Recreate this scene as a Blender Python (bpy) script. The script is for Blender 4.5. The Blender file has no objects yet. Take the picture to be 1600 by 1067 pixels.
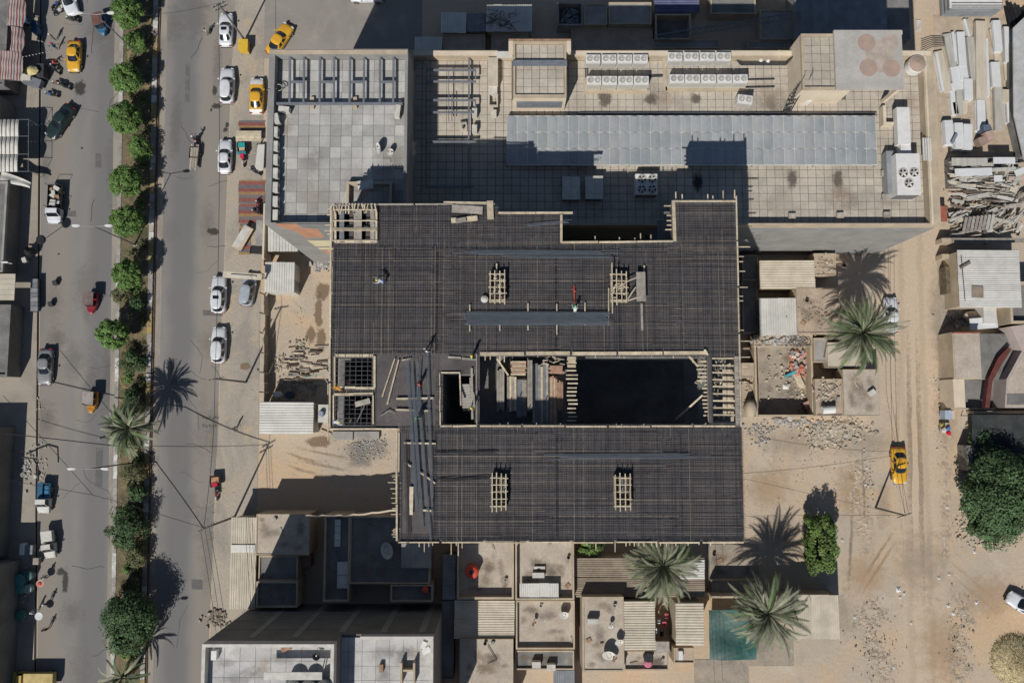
import bpy, math, random
from mathutils import Vector, Matrix
rnd = random.Random(11)

# ---------------------------------------------------------------- camera, sky, sun, exposure
SC = bpy.context.scene
COL = SC.collection
FPX, CAMH, TILT = 1245.0, 100.0, math.radians(5.1)
cam_d = bpy.data.cameras.new("camera")
cam = bpy.data.objects.new("camera", cam_d)
COL.objects.link(cam)
cam.location = (0, 0, CAMH)
cam.rotation_euler = (TILT, 0, 0)
cam_d.sensor_width = 36.0
cam_d.lens = 36.0 * FPX / 1600.0
cam_d.clip_end = 2000.0
SC.camera = cam

SUN_AZ, SUN_EL = math.radians(23.8), math.radians(45.0)      # shadows run 24 degrees right of straight up
S = Vector((-math.sin(SUN_AZ) * math.cos(SUN_EL), -math.cos(SUN_AZ) * math.cos(SUN_EL), math.sin(SUN_EL)))
world = bpy.data.worlds.new("World")
SC.world = world
world.use_nodes = True
wn = world.node_tree
sky = wn.nodes.new("ShaderNodeTexSky")
sky.sky_type = 'NISHITA'
sky.sun_disc = False
sky.sun_elevation = SUN_EL
sky.sun_rotation = math.atan2(S.x, S.y)
sky.dust_density = 0.4
sky.ozone_density = 2.0
wn.links.new(sky.outputs[0], wn.nodes["Background"].inputs[0])
wn.nodes["Background"].inputs[1].default_value = 0.062
sun_d = bpy.data.lights.new("sun", 'SUN')
sun_d.energy = 4.8
sun_d.angle = math.radians(0.5)
sun_d.color = (1.0, 0.965, 0.915)
sun = bpy.data.objects.new("sun", sun_d)
COL.objects.link(sun)
sun.rotation_euler = (-S).to_track_quat('-Z', 'Y').to_euler()
SC.view_settings.view_transform = 'Standard'
SC.view_settings.look = 'None'
SC.view_settings.gamma = 1.0
SC.view_settings.use_curve_mapping = False
SC.view_settings.exposure = -0.16
SC.cycles.transparent_max_bounces = 48

# ---------------------------------------------------------------- helpers
CT, ST = math.cos(TILT), math.sin(TILT)
def P(px, py, h=0.0):
    """point of the place at height h that the photograph shows at (px, py)"""
    dx, dy = (px - 800.0) / FPX, (533.5 - py) / FPX
    y, z = dy * CT + ST, dy * ST - CT
    t = (CAMH - h) / -z
    return Vector((t * dx, t * y, h))
def R(x0, y0, x1, y1, h=0.0):
    xm, ym = (x0 + x1) / 2, (y0 + y1) / 2
    return P(x0, ym, h).x, P(x1, ym, h).x, P(xm, y1, h).y, P(xm, y0, h).y

def basis(o):
    m = o.matrix_basis.copy()
    while o.parent:
        o = o.parent
        m = o.matrix_basis @ m
    return m

class MB:
    def __init__(s):
        s.v, s.f, s.m, s.cm = [], [], [], 0
    def add(s, vs, fs):
        o = len(s.v)
        s.v += [tuple(p) for p in vs]
        s.f += [tuple(i + o for i in f) for f in fs]
        s.m += [s.cm] * len(fs)
        return s
    def box(s, x0, x1, y0, y1, z0, z1):
        return s.add([(x0,y0,z0),(x1,y0,z0),(x1,y1,z0),(x0,y1,z0),(x0,y0,z1),(x1,y0,z1),(x1,y1,z1),(x0,y1,z1)],
              [(3,2,1,0),(4,5,6,7),(0,1,5,4),(1,2,6,5),(2,3,7,6),(3,0,4,7)])
    def cbox(s, c, size, rz=0.0, rx=0.0, ry=0.0):
        m = Matrix.Translation(c) @ Matrix.Rotation(rz,4,'Z') @ Matrix.Rotation(ry,4,'Y') @ Matrix.Rotation(rx,4,'X')
        a, b, d = size[0]/2, size[1]/2, size[2]/2
        vs = [m @ Vector(p) for p in [(-a,-b,-d),(a,-b,-d),(a,b,-d),(-a,b,-d),(-a,-b,d),(a,-b,d),(a,b,d),(-a,b,d)]]
        return s.add(vs, [(3,2,1,0),(4,5,6,7),(0,1,5,4),(1,2,6,5),(2,3,7,6),(3,0,4,7)])
    def bar(s, p, q, w, h=None):
        p, q = Vector(p), Vector(q); h = h or w
        d = (q - p).normalized()
        up = Vector((0,0,1)) if abs(d.z) < 0.95 else Vector((1,0,0))
        a = d.cross(up).normalized(); b = a.cross(d).normalized()
        vs = []
        for c in (p, q):
            for i, j in ((-1,-1),(1,-1),(1,1),(-1,1)):
                vs.append(c + a*(i*w/2) + b*(j*h/2))
        return s.add(vs, [(3,2,1,0),(4,5,6,7),(0,1,5,4),(1,2,6,5),(2,3,7,6),(3,0,4,7)])
    def tube(s, p, q, r, r2=None, n=7, cap=True):
        p, q = Vector(p), Vector(q); r2 = r if r2 is None else r2
        d = (q - p).normalized()
        up = Vector((0,0,1)) if abs(d.z) < 0.95 else Vector((1,0,0))
        a = d.cross(up).normalized(); b = a.cross(d).normalized()
        vs, fs = [], []
        for c, rr in ((p, r), (q, r2)):
            for i in range(n):
                t = 2*math.pi*i/n
                vs.append(c + a*(math.cos(t)*rr) + b*(math.sin(t)*rr))
        for i in range(n):
            j = (i+1) % n
            fs.append((i, j, n+j, n+i))
        if cap:
            fs += [tuple(range(n-1,-1,-1)), tuple(range(n, 2*n))]
        return s.add(vs, fs)
    def path(s, pts, r, n=5):
        for a, b in zip(pts, pts[1:]):
            s.tube(a, b, r, r, n, False)
        return s
    def prism(s, pts, z0, z1):
        n = len(pts)
        ar = sum(pts[i][0]*pts[(i+1)%n][1]-pts[(i+1)%n][0]*pts[i][1] for i in range(n))
        if ar < 0: pts = pts[::-1]
        vs = [(p[0],p[1],z0) for p in pts] + [(p[0],p[1],z1) for p in pts]
        return s.add(vs, [tuple(range(n-1,-1,-1)), tuple(range(n,2*n))] + [(i,(i+1)%n,n+(i+1)%n,n+i) for i in range(n)])
    def lathe(s, c, prof, n=16, sx=1.0, sy=1.0):
        vs, fs = [], []
        for r, z in prof:
            for i in range(n):
                t = 2*math.pi*i/n
                vs.append((c[0]+r*math.cos(t)*sx, c[1]+r*math.sin(t)*sy, c[2]+z))
        for k in range(len(prof)-1):
            for i in range(n):
                j = (i+1) % n
                fs.append((k*n+i, k*n+j, (k+1)*n+j, (k+1)*n+i))
        fs += [tuple(range(n-1,-1,-1)), tuple(range((len(prof)-1)*n, len(prof)*n))]
        return s.add(vs, fs)
    def loft(s, rings, cap=True):
        n = len(rings[0]); vs = [p for r in rings for p in r]; fs = []
        for k in range(len(rings)-1):
            for i in range(n):
                j = (i+1) % n
                fs.append((k*n+i, k*n+j, (k+1)*n+j, (k+1)*n+i))
        if cap:
            fs += [tuple(range(n-1,-1,-1)), tuple(range((len(rings)-1)*n, len(rings)*n))]
        return s.add(vs, fs)
    def sheet(s, fn, nu, nv):
        vs = [fn(i/nu, j/nv) for j in range(nv+1) for i in range(nu+1)]
        fs = [(j*(nu+1)+i, j*(nu+1)+i+1, (j+1)*(nu+1)+i+1, (j+1)*(nu+1)+i) for j in range(nv) for i in range(nu)]
        return s.add(vs, fs)
    def mesh(s, name, mat, M=None, off=None, smooth=False):
        me = bpy.data.meshes.new(name)
        vs = s.v
        if M is not None: vs = [tuple(M @ Vector(p)) for p in vs]
        elif off is not None: vs = [(p[0]-off[0], p[1]-off[1], p[2]-off[2]) for p in vs]
        me.from_pydata(vs, [], s.f)
        for m in (mat if isinstance(mat, (list, tuple)) else [mat]): me.materials.append(m)
        if any(s.m): me.polygons.foreach_set("material_index", s.m)
        if smooth: me.polygons.foreach_set("use_smooth", [True]*len(s.f))
        me.update()
        return me
    def build(s, name, mat, parent=None, smooth=False, local=False):
        if parent is not None:
            me = s.mesh(name, mat, None if local else basis(parent).inverted(), None, smooth)
            o = bpy.data.objects.new(name, me)
            COL.objects.link(o); o.parent = parent
            return o
        xs, ys, zs = zip(*s.v)
        off = ((min(xs)+max(xs))/2, (min(ys)+max(ys))/2, min(zs))
        me = s.mesh(name, mat, None, off, smooth)
        o = bpy.data.objects.new(name, me)
        o.location = off
        COL.objects.link(o)
        return o

def tag(o, label=None, cat=None, group=None, kind=None):
    if label: o["label"] = label
    if cat: o["category"] = cat
    if group: o["group"] = group
    if kind: o["kind"] = kind
    return o
def thing(name, label, cat, loc=(0,0,0), rz=0.0, group=None):
    o = bpy.data.objects.new(name, None)
    o.empty_display_size = 0.3
    COL.objects.link(o)
    o.location = loc; o.rotation_euler = (0, 0, rz)
    return tag(o, label, cat, group)
def put(me, name, parent, loc=(0,0,0), rot=(0,0,0), scale=(1,1,1)):
    o = bpy.data.objects.new(name, me)
    COL.objects.link(o); o.parent = parent
    o.location = loc; o.rotation_euler = rot; o.scale = scale
    return o
def copy_tree(o, parent=None):
    c = o.copy(); COL.objects.link(c); c.parent = parent
    for ch in list(o.children): copy_tree(ch, c)
    return c
ORD = ["first","second","third","fourth","fifth","sixth","seventh","eighth","ninth","tenth","eleventh","twelfth","thirteenth","fourteenth","fifteenth","sixteenth"]

# ---------------------------------------------------------------- materials
MATS = {}
def M(name, c, var=0.18, scale=1.5, rough=0.85, bump=0.0, bscale=12.0, metal=0.0, c2=None, objvar=0.0, fine=0.0, spec=0.3, stretch=None, patch=0.55):
    """procedural surface: two noises (broad and fine) vary the colour, optional bump and per-piece tone"""
    m = bpy.data.materials.new(name); m.use_nodes = True
    nt = m.node_tree; N, L = nt.nodes, nt.links
    b = N["Principled BSDF"]
    b.inputs["Roughness"].default_value = rough
    b.inputs["Metallic"].default_value = metal
    b.inputs["Specular IOR Level"].default_value = spec
    geo = N.new("ShaderNodeNewGeometry")
    vec = geo.outputs["Position"]
    if stretch:
        mp = N.new("ShaderNodeMapping"); mp.inputs["Scale"].default_value = stretch
        L.new(vec, mp.inputs[0]); vec = mp.outputs[0]
    n1 = N.new("ShaderNodeTexNoise"); n1.inputs["Scale"].default_value = scale; n1.inputs["Detail"].default_value = 6; n1.inputs["Roughness"].default_value = 0.62
    L.new(vec, n1.inputs["Vector"])
    rp = N.new("ShaderNodeValToRGB")
    lo = c2 if c2 else tuple(x*(1-var) for x in c)
    hi = c if c2 else tuple(min(1, x*(1+var)) for x in c)
    rp.color_ramp.elements[0].position = patch-0.2; rp.color_ramp.elements[1].position = patch+0.12
    rp.color_ramp.elements[0].color = (*lo, 1); rp.color_ramp.elements[1].color = (*hi, 1)
    L.new(n1.outputs["Fac"], rp.inputs[0])
    col = rp.outputs[0]
    if fine > 0:
        n2 = N.new("ShaderNodeTexNoise"); n2.inputs["Scale"].default_value = scale*9; n2.inputs["Detail"].default_value = 5
        L.new(vec, n2.inputs["Vector"])
        mr = N.new("ShaderNodeMapRange"); mr.inputs[1].default_value = 0.3; mr.inputs[2].default_value = 0.7
        mr.inputs[3].default_value = 1-fine; mr.inputs[4].default_value = 1+fine
        L.new(n2.outputs["Fac"], mr.inputs[0])
        mx = N.new("ShaderNodeVectorMath"); mx.operation = 'SCALE'
        L.new(col, mx.inputs[0]); L.new(mr.outputs[0], mx.inputs["Scale"]); col = mx.outputs[0]
    if objvar > 0:
        oi = N.new("ShaderNodeObjectInfo")
        mr2 = N.new("ShaderNodeMapRange"); mr2.inputs[3].default_value = 1-objvar; mr2.inputs[4].default_value = 1+objvar
        L.new(oi.outputs["Random"], mr2.inputs[0])
        mx2 = N.new("ShaderNodeVectorMath"); mx2.operation = 'SCALE'
        L.new(col, mx2.inputs[0]); L.new(mr2.outputs[0], mx2.inputs["Scale"]); col = mx2.outputs[0]
    L.new(col, b.inputs["Base Color"])
    if bump > 0:
        n3 = N.new("ShaderNodeTexNoise"); n3.inputs["Scale"].default_value = bscale; n3.inputs["Detail"].default_value = 6
        L.new(geo.outputs["Position"], n3.inputs["Vector"])
        bp = N.new("ShaderNodeBump"); bp.inputs["Strength"].default_value = bump; bp.inputs["Distance"].default_value = 0.05
        L.new(n3.outputs["Fac"], bp.inputs["Height"]); L.new(bp.outputs[0], b.inputs["Normal"])
    MATS[name] = m
    return m

def chain_ground(name, base, patches, rough=0.95, bump=0.6, bscale=2.5, fine=0.14, fscale=7.0, waves=None):
    """ground: base colour with any number of noise-shaped patches; waves = lanes worn along the y direction"""
    m = bpy.data.materials.new(name); m.use_nodes = True
    nt = m.node_tree; N, L = nt.nodes, nt.links
    b = N["Principled BSDF"]; b.inputs["Roughness"].default_value = rough; b.inputs["Specular IOR Level"].default_value = 0.2
    geo = N.new("ShaderNodeNewGeometry"); pos = geo.outputs["Position"]
    rgb = N.new("ShaderNodeRGB"); rgb.outputs[0].default_value = (*base, 1); col = rgb.outputs[0]
    for c, sc, lo, hi, st, seed in patches:
        mp = N.new("ShaderNodeMapping"); mp.inputs["Scale"].default_value = st; mp.inputs["Location"].default_value = (seed, seed*1.7, 0)
        L.new(pos, mp.inputs[0])
        n = N.new("ShaderNodeTexNoise"); n.inputs["Scale"].default_value = sc; n.inputs["Detail"].default_value = 7; n.inputs["Roughness"].default_value = 0.65; n.inputs["Distortion"].default_value = 0.6
        L.new(mp.outputs[0], n.inputs["Vector"])
        mr = N.new("ShaderNodeMapRange"); mr.inputs[1].default_value = lo; mr.inputs[2].default_value = hi
        L.new(n.outputs["Fac"], mr.inputs[0])
        mx = N.new("ShaderNodeMix"); mx.data_type = 'RGBA'
        L.new(mr.outputs[0], mx.inputs[0]); L.new(col, mx.inputs[6]); mx.inputs[7].default_value = (*c, 1)
        col = mx.outputs[2]
    if waves:
        for (x0, slope, width, c, amt) in waves:      # a worn band along the road: x - slope*y = x0
            sp = N.new("ShaderNodeSeparateXYZ"); L.new(pos, sp.inputs[0])
            nn = N.new("ShaderNodeTexNoise"); nn.inputs["Scale"].default_value = 0.25; nn.inputs["Detail"].default_value = 4
            L.new(pos, nn.inputs["Vector"])
            a = N.new("ShaderNodeMath"); a.operation = 'MULTIPLY_ADD'; L.new(sp.outputs[1], a.inputs[0]); a.inputs[1].default_value = -slope; L.new(sp.outputs[0], a.inputs[2])
            a2 = N.new("ShaderNodeMath"); a2.operation = 'MULTIPLY_ADD'; L.new(nn.outputs["Fac"], a2.inputs[0]); a2.inputs[1].default_value = 1.6; L.new(a.outputs[0], a2.inputs[2])
            d = N.new("ShaderNodeMath"); d.operation = 'SUBTRACT'; L.new(a2.outputs[0], d.inputs[0]); d.inputs[1].default_value = x0 + 0.8
            ab = N.new("ShaderNodeMath"); ab.operation = 'ABSOLUTE'; L.new(d.outputs[0], ab.inputs[0])
            mr = N.new("ShaderNodeMapRange"); mr.interpolation_type = 'SMOOTHSTEP'
            mr.inputs[1].default_value = width; mr.inputs[2].default_value = width*0.25; mr.inputs[3].default_value = 0; mr.inputs[4].default_value = amt
            L.new(ab.outputs[0], mr.inputs[0])
            mx = N.new("ShaderNodeMix"); mx.data_type = 'RGBA'
            L.new(mr.outputs[0], mx.inputs[0]); L.new(col, mx.inputs[6]); mx.inputs[7].default_value = (*c, 1); col = mx.outputs[2]
    n2 = N.new("ShaderNodeTexNoise"); n2.inputs["Scale"].default_value = fscale; n2.inputs["Detail"].default_value = 6; L.new(pos, n2.inputs["Vector"])
    mr = N.new("ShaderNodeMapRange"); mr.inputs[1].default_value = 0.3; mr.inputs[2].default_value = 0.7; mr.inputs[3].default_value = 1-fine; mr.inputs[4].default_value = 1+fine
    L.new(n2.outputs["Fac"], mr.inputs[0])
    mx = N.new("ShaderNodeVectorMath"); mx.operation = 'SCALE'; L.new(col, mx.inputs[0]); L.new(mr.outputs[0], mx.inputs["Scale"])
    L.new(mx.outputs[0], b.inputs["Base Color"])
    n3 = N.new("ShaderNodeTexNoise"); n3.inputs["Scale"].default_value = bscale; n3.inputs["Detail"].default_value = 8; L.new(pos, n3.inputs["Vector"])
    bp = N.new("ShaderNodeBump"); bp.inputs["Strength"].default_value = bump; bp.inputs["Distance"].default_value = 0.12
    L.new(n3.outputs["Fac"], bp.inputs["Height"]); L.new(bp.outputs[0], b.inputs["Normal"])
    return m

def soft_spot(name, c, amt=.9, rough=.9, scale=1.2, hard=.85):
    """stain with a ragged, fading rim"""
    m = bpy.data.materials.new(name); m.use_nodes = True
    nt = m.node_tree; N, L = nt.nodes, nt.links
    b = N["Principled BSDF"]; b.inputs["Base Color"].default_value = (*c, 1); b.inputs["Roughness"].default_value = rough; b.inputs["Specular IOR Level"].default_value = .2
    tc = N.new("ShaderNodeTexCoord"); geo = N.new("ShaderNodeNewGeometry")
    sb = N.new("ShaderNodeVectorMath"); sb.operation = 'SUBTRACT'; L.new(tc.outputs["Generated"], sb.inputs[0]); sb.inputs[1].default_value = (.5,.5,0)
    mu = N.new("ShaderNodeVectorMath"); mu.operation = 'MULTIPLY'; L.new(sb.outputs[0], mu.inputs[0]); mu.inputs[1].default_value = (2,2,0)
    ln = N.new("ShaderNodeVectorMath"); ln.operation = 'LENGTH'; L.new(mu.outputs[0], ln.inputs[0])
    n = N.new("ShaderNodeTexNoise"); n.inputs["Scale"].default_value = scale; n.inputs["Detail"].default_value = 7; n.inputs["Roughness"].default_value = .7; L.new(geo.outputs["Position"], n.inputs["Vector"])
    a = N.new("ShaderNodeMath"); a.operation = 'MULTIPLY_ADD'; L.new(n.outputs["Fac"], a.inputs[0]); a.inputs[1].default_value = 1.5
    s2 = N.new("ShaderNodeMath"); s2.operation = 'MULTIPLY'; L.new(ln.outputs["Value"], s2.inputs[0]); s2.inputs[1].default_value = -1.0; L.new(s2.outputs[0], a.inputs[2])
    mr = N.new("ShaderNodeMapRange"); mr.interpolation_type = 'SMOOTHSTEP'; mr.inputs[1].default_value = -.1; mr.inputs[2].default_value = hard; mr.inputs[3].default_value = 0; mr.inputs[4].default_value = amt
    L.new(a.outputs[0], mr.inputs[0]); L.new(mr.outputs[0], b.inputs["Alpha"])
    return m

def stripes(name, cols, axis, pitch, rough=0.8, local=True, dirt=0.25):
    """printed stripes in the cloth's own space"""
    m = bpy.data.materials.new(name); m.use_nodes = True
    nt = m.node_tree; N, L = nt.nodes, nt.links
    b = N["Principled BSDF"]; b.inputs["Roughness"].default_value = rough; b.inputs["Specular IOR Level"].default_value = 0.2
    tc = N.new("ShaderNodeTexCoord"); sp = N.new("ShaderNodeSeparateXYZ"); L.new(tc.outputs["Object"], sp.inputs[0])
    dv = N.new("ShaderNodeMath"); dv.operation = 'DIVIDE'; L.new(sp.outputs[axis], dv.inputs[0]); dv.inputs[1].default_value = pitch
    fr = N.new("ShaderNodeMath"); fr.operation = 'FRACT'; L.new(dv.outputs[0], fr.inputs[0])
    rp = N.new("ShaderNodeValToRGB"); rp.color_ramp.interpolation = 'CONSTANT'
    el = rp.color_ramp.elements
    el[0].position = cols[0][0]; el[0].color = (*cols[0][1], 1)
    el[1].position = cols[1][0]; el[1].color = (*cols[1][1], 1)
    for p, c in cols[2:]:
        e = el.new(p); e.color = (*c, 1)
    L.new(fr.outputs[0], rp.inputs[0])
    n = N.new("ShaderNodeTexNoise"); n.inputs["Scale"].default_value = 2.0; n.inputs["Detail"].default_value = 5; L.new(tc.outputs["Object"], n.inputs["Vector"])
    mr = N.new("ShaderNodeMapRange"); mr.inputs[1].default_value = 0.3; mr.inputs[2].default_value = 0.7; mr.inputs[3].default_value = 1-dirt; mr.inputs[4].default_value = 1.0
    L.new(n.outputs["Fac"], mr.inputs[0])
    mx = N.new("ShaderNodeVectorMath"); mx.operation = 'SCALE'; L.new(rp.outputs[0], mx.inputs[0]); L.new(mr.outputs[0], mx.inputs["Scale"])
    L.new(mx.outputs[0], b.inputs["Base Color"])
    return m

m_tile_grey = M("tile_grey", (.37,.36,.335), .14, .5, .9, objvar=.19, fine=.07)
m_tile_tan = M("tile_tan", (.41,.365,.30), .14, .35, .9, objvar=.09, fine=.08)
m_tile_white = M("tile_white", (.44,.43,.41), .15, .4, .9, objvar=.08, fine=.07)
m_mortar = M("mortar", (.12,.105,.09), .2, 3, .95)
m_conc = M("concrete", (.30,.285,.26), .18, .6, .92, bump=.15, fine=.08)
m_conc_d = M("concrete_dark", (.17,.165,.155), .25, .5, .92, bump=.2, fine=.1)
m_render_tan = M("render_tan", (.42,.345,.25), .15, .5, .92, bump=.15, fine=.07)
m_render_cream = M("render_cream", (.58,.495,.375), .10, .5, .9, fine=.05)
m_render_grey = M("render_grey", (.245,.24,.225), .15, .35, .9, fine=.06)
m_render_dark = M("render_dark", (.17,.16,.145), .2, .3, .9, fine=.08)
m_roof_mud = M("roof_mud", (.45,.355,.265), .22, .7, .95, bump=.3, bscale=5, fine=.14, c2=(.33,.265,.20))
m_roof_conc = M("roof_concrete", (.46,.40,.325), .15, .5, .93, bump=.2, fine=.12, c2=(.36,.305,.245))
m_brick = M("brick", (.30,.19,.125), .25, 2.5, .92, bump=.4, fine=.12)
m_steel = M("steel_grey", (.20,.215,.235), .15, 2, .5, metal=.3)
m_steel_d = M("steel_dark", (.055,.056,.06), .3, 3, .55, metal=.2)
m_white = M("white_metal", (.62,.61,.58), .08, 1.5, .55, fine=.04)
m_white_old = M("white_dirty", (.50,.48,.43), .16, 1.2, .7, fine=.06)
m_black = M("black", (.018,.018,.02), .3, 3, .6)
m_fan = M("fan_grey", (.13,.13,.13), .2, 8, .5)
m_wood = M("wood_new", (.50,.42,.30), .22, 2.2, .85, objvar=.16, fine=.12)
m_wood_g = M("wood_grey", (.30,.27,.23), .25, 2.0, .9, objvar=.2, fine=.12)
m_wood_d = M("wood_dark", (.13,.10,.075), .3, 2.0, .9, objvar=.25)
m_ply = M("ply_dark", (.115,.099,.092), .32, .8, .75, bump=.1, fine=.16, c2=(.066,.060,.060))
m_rebar = M("rebar_dark", (.055,.055,.060), .3, 2.0, .55, metal=.15)
m_rebar_m = M("rebar_mid", (.12,.12,.125), .3, 2.0, .55, metal=.15)
m_rebar_l = M("rebar_light", (.33,.28,.22), .3, 2.0, .6, metal=.2)
m_rebar_b = M("rebar_blue", (.135,.155,.18), .2, 1.0, .5, metal=.1, stretch=(1,18,1))
m_sheet_w = M("sheet_white", (.56,.545,.50), .10, .7, .55, objvar=.05, fine=.04, metal=.1)
m_sheet_c = M("sheet_cream", (.50,.445,.35), .12, .8, .6, objvar=.06, fine=.05)
m_sheet_d = M("sheet_rusty", (.31,.25,.185), .25, .8, .75, objvar=.1, fine=.1, c2=(.21,.17,.13))
m_sheet_g = M("sheet_grey", (.22,.23,.24), .18, .8, .55, objvar=.08, fine=.08)
m_glassroof = M("translucent_panel", (.245,.272,.285), .16, .35, .4, objvar=.08, fine=.05, c2=(.33,.34,.335), spec=.4)
m_red = M("red_plastic", (.55,.075,.045), .1, 2, .5)
m_skin = M("skin", (.30,.17,.105), .1, 8, .7)
m_hair = M("hair", (.02,.016,.013), .2, 8, .8)
m_rubber = M("rubber", (.02,.02,.021), .2, 6, .85)
m_glass = M("car_glass", (.012,.016,.02), .2, 2, .06, spec=.6)
m_chrome = M("chrome", (.45,.45,.46), .1, 4, .25, metal=.8)
m_lamp_w = M("lamp_lens", (.6,.6,.58), .1, 4, .2)
m_lamp_r = M("lamp_red", (.35,.02,.02), .1, 4, .25)
m_net = M("green_net", (.028,.10,.09), .25, .35, .9, fine=.2, c2=(.13,.17,.15), patch=.5)
m_dirt = M("dirt_light", (.40,.32,.235), .2, .6, .97, bump=.5, bscale=4, fine=.12)
m_stain = soft_spot("oil_stain", (.06,.053,.047), .9, .7, 2.0, .4)
m_paint_w = M("road_paint_white", (.50,.49,.46), .25, 1.2, .85, fine=.15)
m_paint_y = M("kerb_yellow", (.40,.29,.10), .3, 1.2, .85, fine=.15, c2=(.22,.18,.12))
m_kerb = M("kerb_stone", (.30,.28,.25), .2, 1.0, .92, fine=.1, objvar=.12)
m_cable = M("cable_black", (.022,.022,.024), .2, 4, .6)
m_pole = M("pole_grey", (.16,.15,.14), .2, 2, .7)
PAINT = {}
def paint(c):
    k = tuple(c)
    if k not in PAINT:
        PAINT[k] = M("paint_%02d" % len(PAINT), tuple(v*.96+.012 for v in c), .10, 1.6, .3, spec=.45, fine=.05)
    return PAINT[k]
CLOTH = {}
def cloth(c):
    k = tuple(c)
    if k not in CLOTH:
        CLOTH[k] = M("cloth_%02d" % len(CLOTH), c, .2, 3.0, .95, fine=.08)
    return CLOTH[k]
# ---------------------------------------------------------------- the setting: ground, road, median
def line_x(px0, px1, y):                       # x on the ground of a line that is at px0 at the photo's top and px1 at its bottom
    a, b = P(px0, 0), P(px1, 1067)
    return a.x + (b.x - a.x) * (y - a.y) / (b.y - a.y)
YT, YB = P(200, -260).y, P(200, 1330).y
SL = (line_x(250, 228, 10) - line_x(250, 228, 0)) / 10.0
xm = lambda px: P(px, 533).x
m_ground = chain_ground("ground_dirt", (.455,.365,.27), [
    ((.40,.34,.265), .055, .46, .60, (1,1,1), 3), ((.50,.36,.225), .09, .50, .64, (1,1,1), 11),
    ((.35,.30,.24), .25, .58, .72, (1,1,1), 27), ((.48,.41,.32), .16, .56, .70, (1,1,1), 41), ((.30,.25,.195), .8, .66, .78, (1,1,1), 55)],
    bump=.3, bscale=1.6, fine=.09, fscale=4,
    waves=[(xm(1424)+.2, 0.012, 4.2, (.50,.395,.285), .8), (xm(1408), 0.012, .55, (.36,.285,.205), .45), (xm(1440), 0.012, .55, (.36,.285,.205), .45)])
ground = tag(MB().sheet(lambda u, v: (-260+u*520, -260+v*520, 0), 8, 8).build("ground", m_ground), kind="structure")

m_road = chain_ground("road_asphalt", (.225,.210,.193), [
    ((.19,.182,.173), .08, .45, .62, (1,.35,1), 5), ((.25,.225,.195), .12, .55, .7, (1,.4,1), 15), ((.15,.145,.14), .9, .66, .76, (1,1,1), 33)],
    bump=.15, bscale=14, fine=.07, fscale=11,
    waves=[(xm(285), SL, 2.6, (.150,.148,.147), .8), (xm(160), SL, 2.6, (.150,.148,.147), .75), (xm(325), SL, 2.2, (.25,.222,.185), .75), (xm(88), SL, 2.4, (.25,.222,.185), .75), (xm(352), SL, 1.0, (.27,.235,.19), .7)])
def strip(name, l0, l1, r0, r1, z, mat, kind="structure", z0=None, parent=None, y0=None, y1=None):
    y0 = YB if y0 is None else y0; y1 = YT if y1 is None else y1
    mb = MB(); n = 24
    pts = []
    for i in range(n+1):
        y = y0 + (y1-y0)*i/n
        pts.append((line_x(l0, l1, y), line_x(r0, r1, y), y))
    if z0 is None:
        mb.add([p for a, b, y in pts for p in ((a,y,z),(b,y,z))], [(2*i,2*i+1,2*i+3,2*i+2) for i in range(n)])
    else:
        mb.prism([(a,y) for a,b,y in pts] + [(b,y) for a,b,y in reversed(pts)], z0, z)
    o = mb.build(name, mat, parent)
    return tag(o, kind=kind) if parent is None else o
road = strip("road", 66, 58, 366, 324, .012, m_road)
m_gutter = chain_ground("gutter_dust", (.30,.265,.22), [((.22,.20,.175), .5, .45, .65, (1,.3,1), 9), ((.37,.32,.25), .3, .55, .7, (1,.3,1), 2)], bump=.2)
strip("gutter", 252, 230, 262, 239, .016, m_gutter)
strip("gutter", 180, 166, 189, 174, .016, m_gutter)
m_walk = chain_ground("pavement_concrete", (.31,.275,.225), [((.25,.22,.185), .3, .45, .65, (1,1,1), 4), ((.37,.32,.255), .2, .55, .7, (1,1,1), 14)], bump=.2, fine=.1)
strip("pavement", -140, -140, 63, 54, .14, m_walk, z0=-.05)
m_shoulder = chain_ground("shoulder_dirt", (.36,.315,.255), [((.27,.245,.21), .25, .45, .62, (1,.5,1), 8), ((.42,.33,.225), .3, .55, .7, (1,1,1), 18), ((.23,.20,.165), .9, .62, .75, (1,1,1), 28)], bump=.35)
strip("roadside_verge", 367, 326, 414, 398, .03, m_shoulder)
# cross street at the top
a, b, c, d = R(362, -140, 660, 92)
m_cross = chain_ground("street_concrete", (.275,.25,.22), [((.235,.215,.19), .1, .45, .62, (1,1,1), 6), ((.31,.28,.24), .2, .55, .7, (1,1,1), 16)], bump=.15, fine=.06)
tag(MB().add([(a,c,.022),(b,c,.022),(b,d,.022),(a,d,.022)], [(0,1,2,3)]).build("side_street", m_cross), kind="structure")

# drain along the west pavement
strip("drain", 62.2, 53.4, 65.2, 56.6, .02, m_black)
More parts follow.
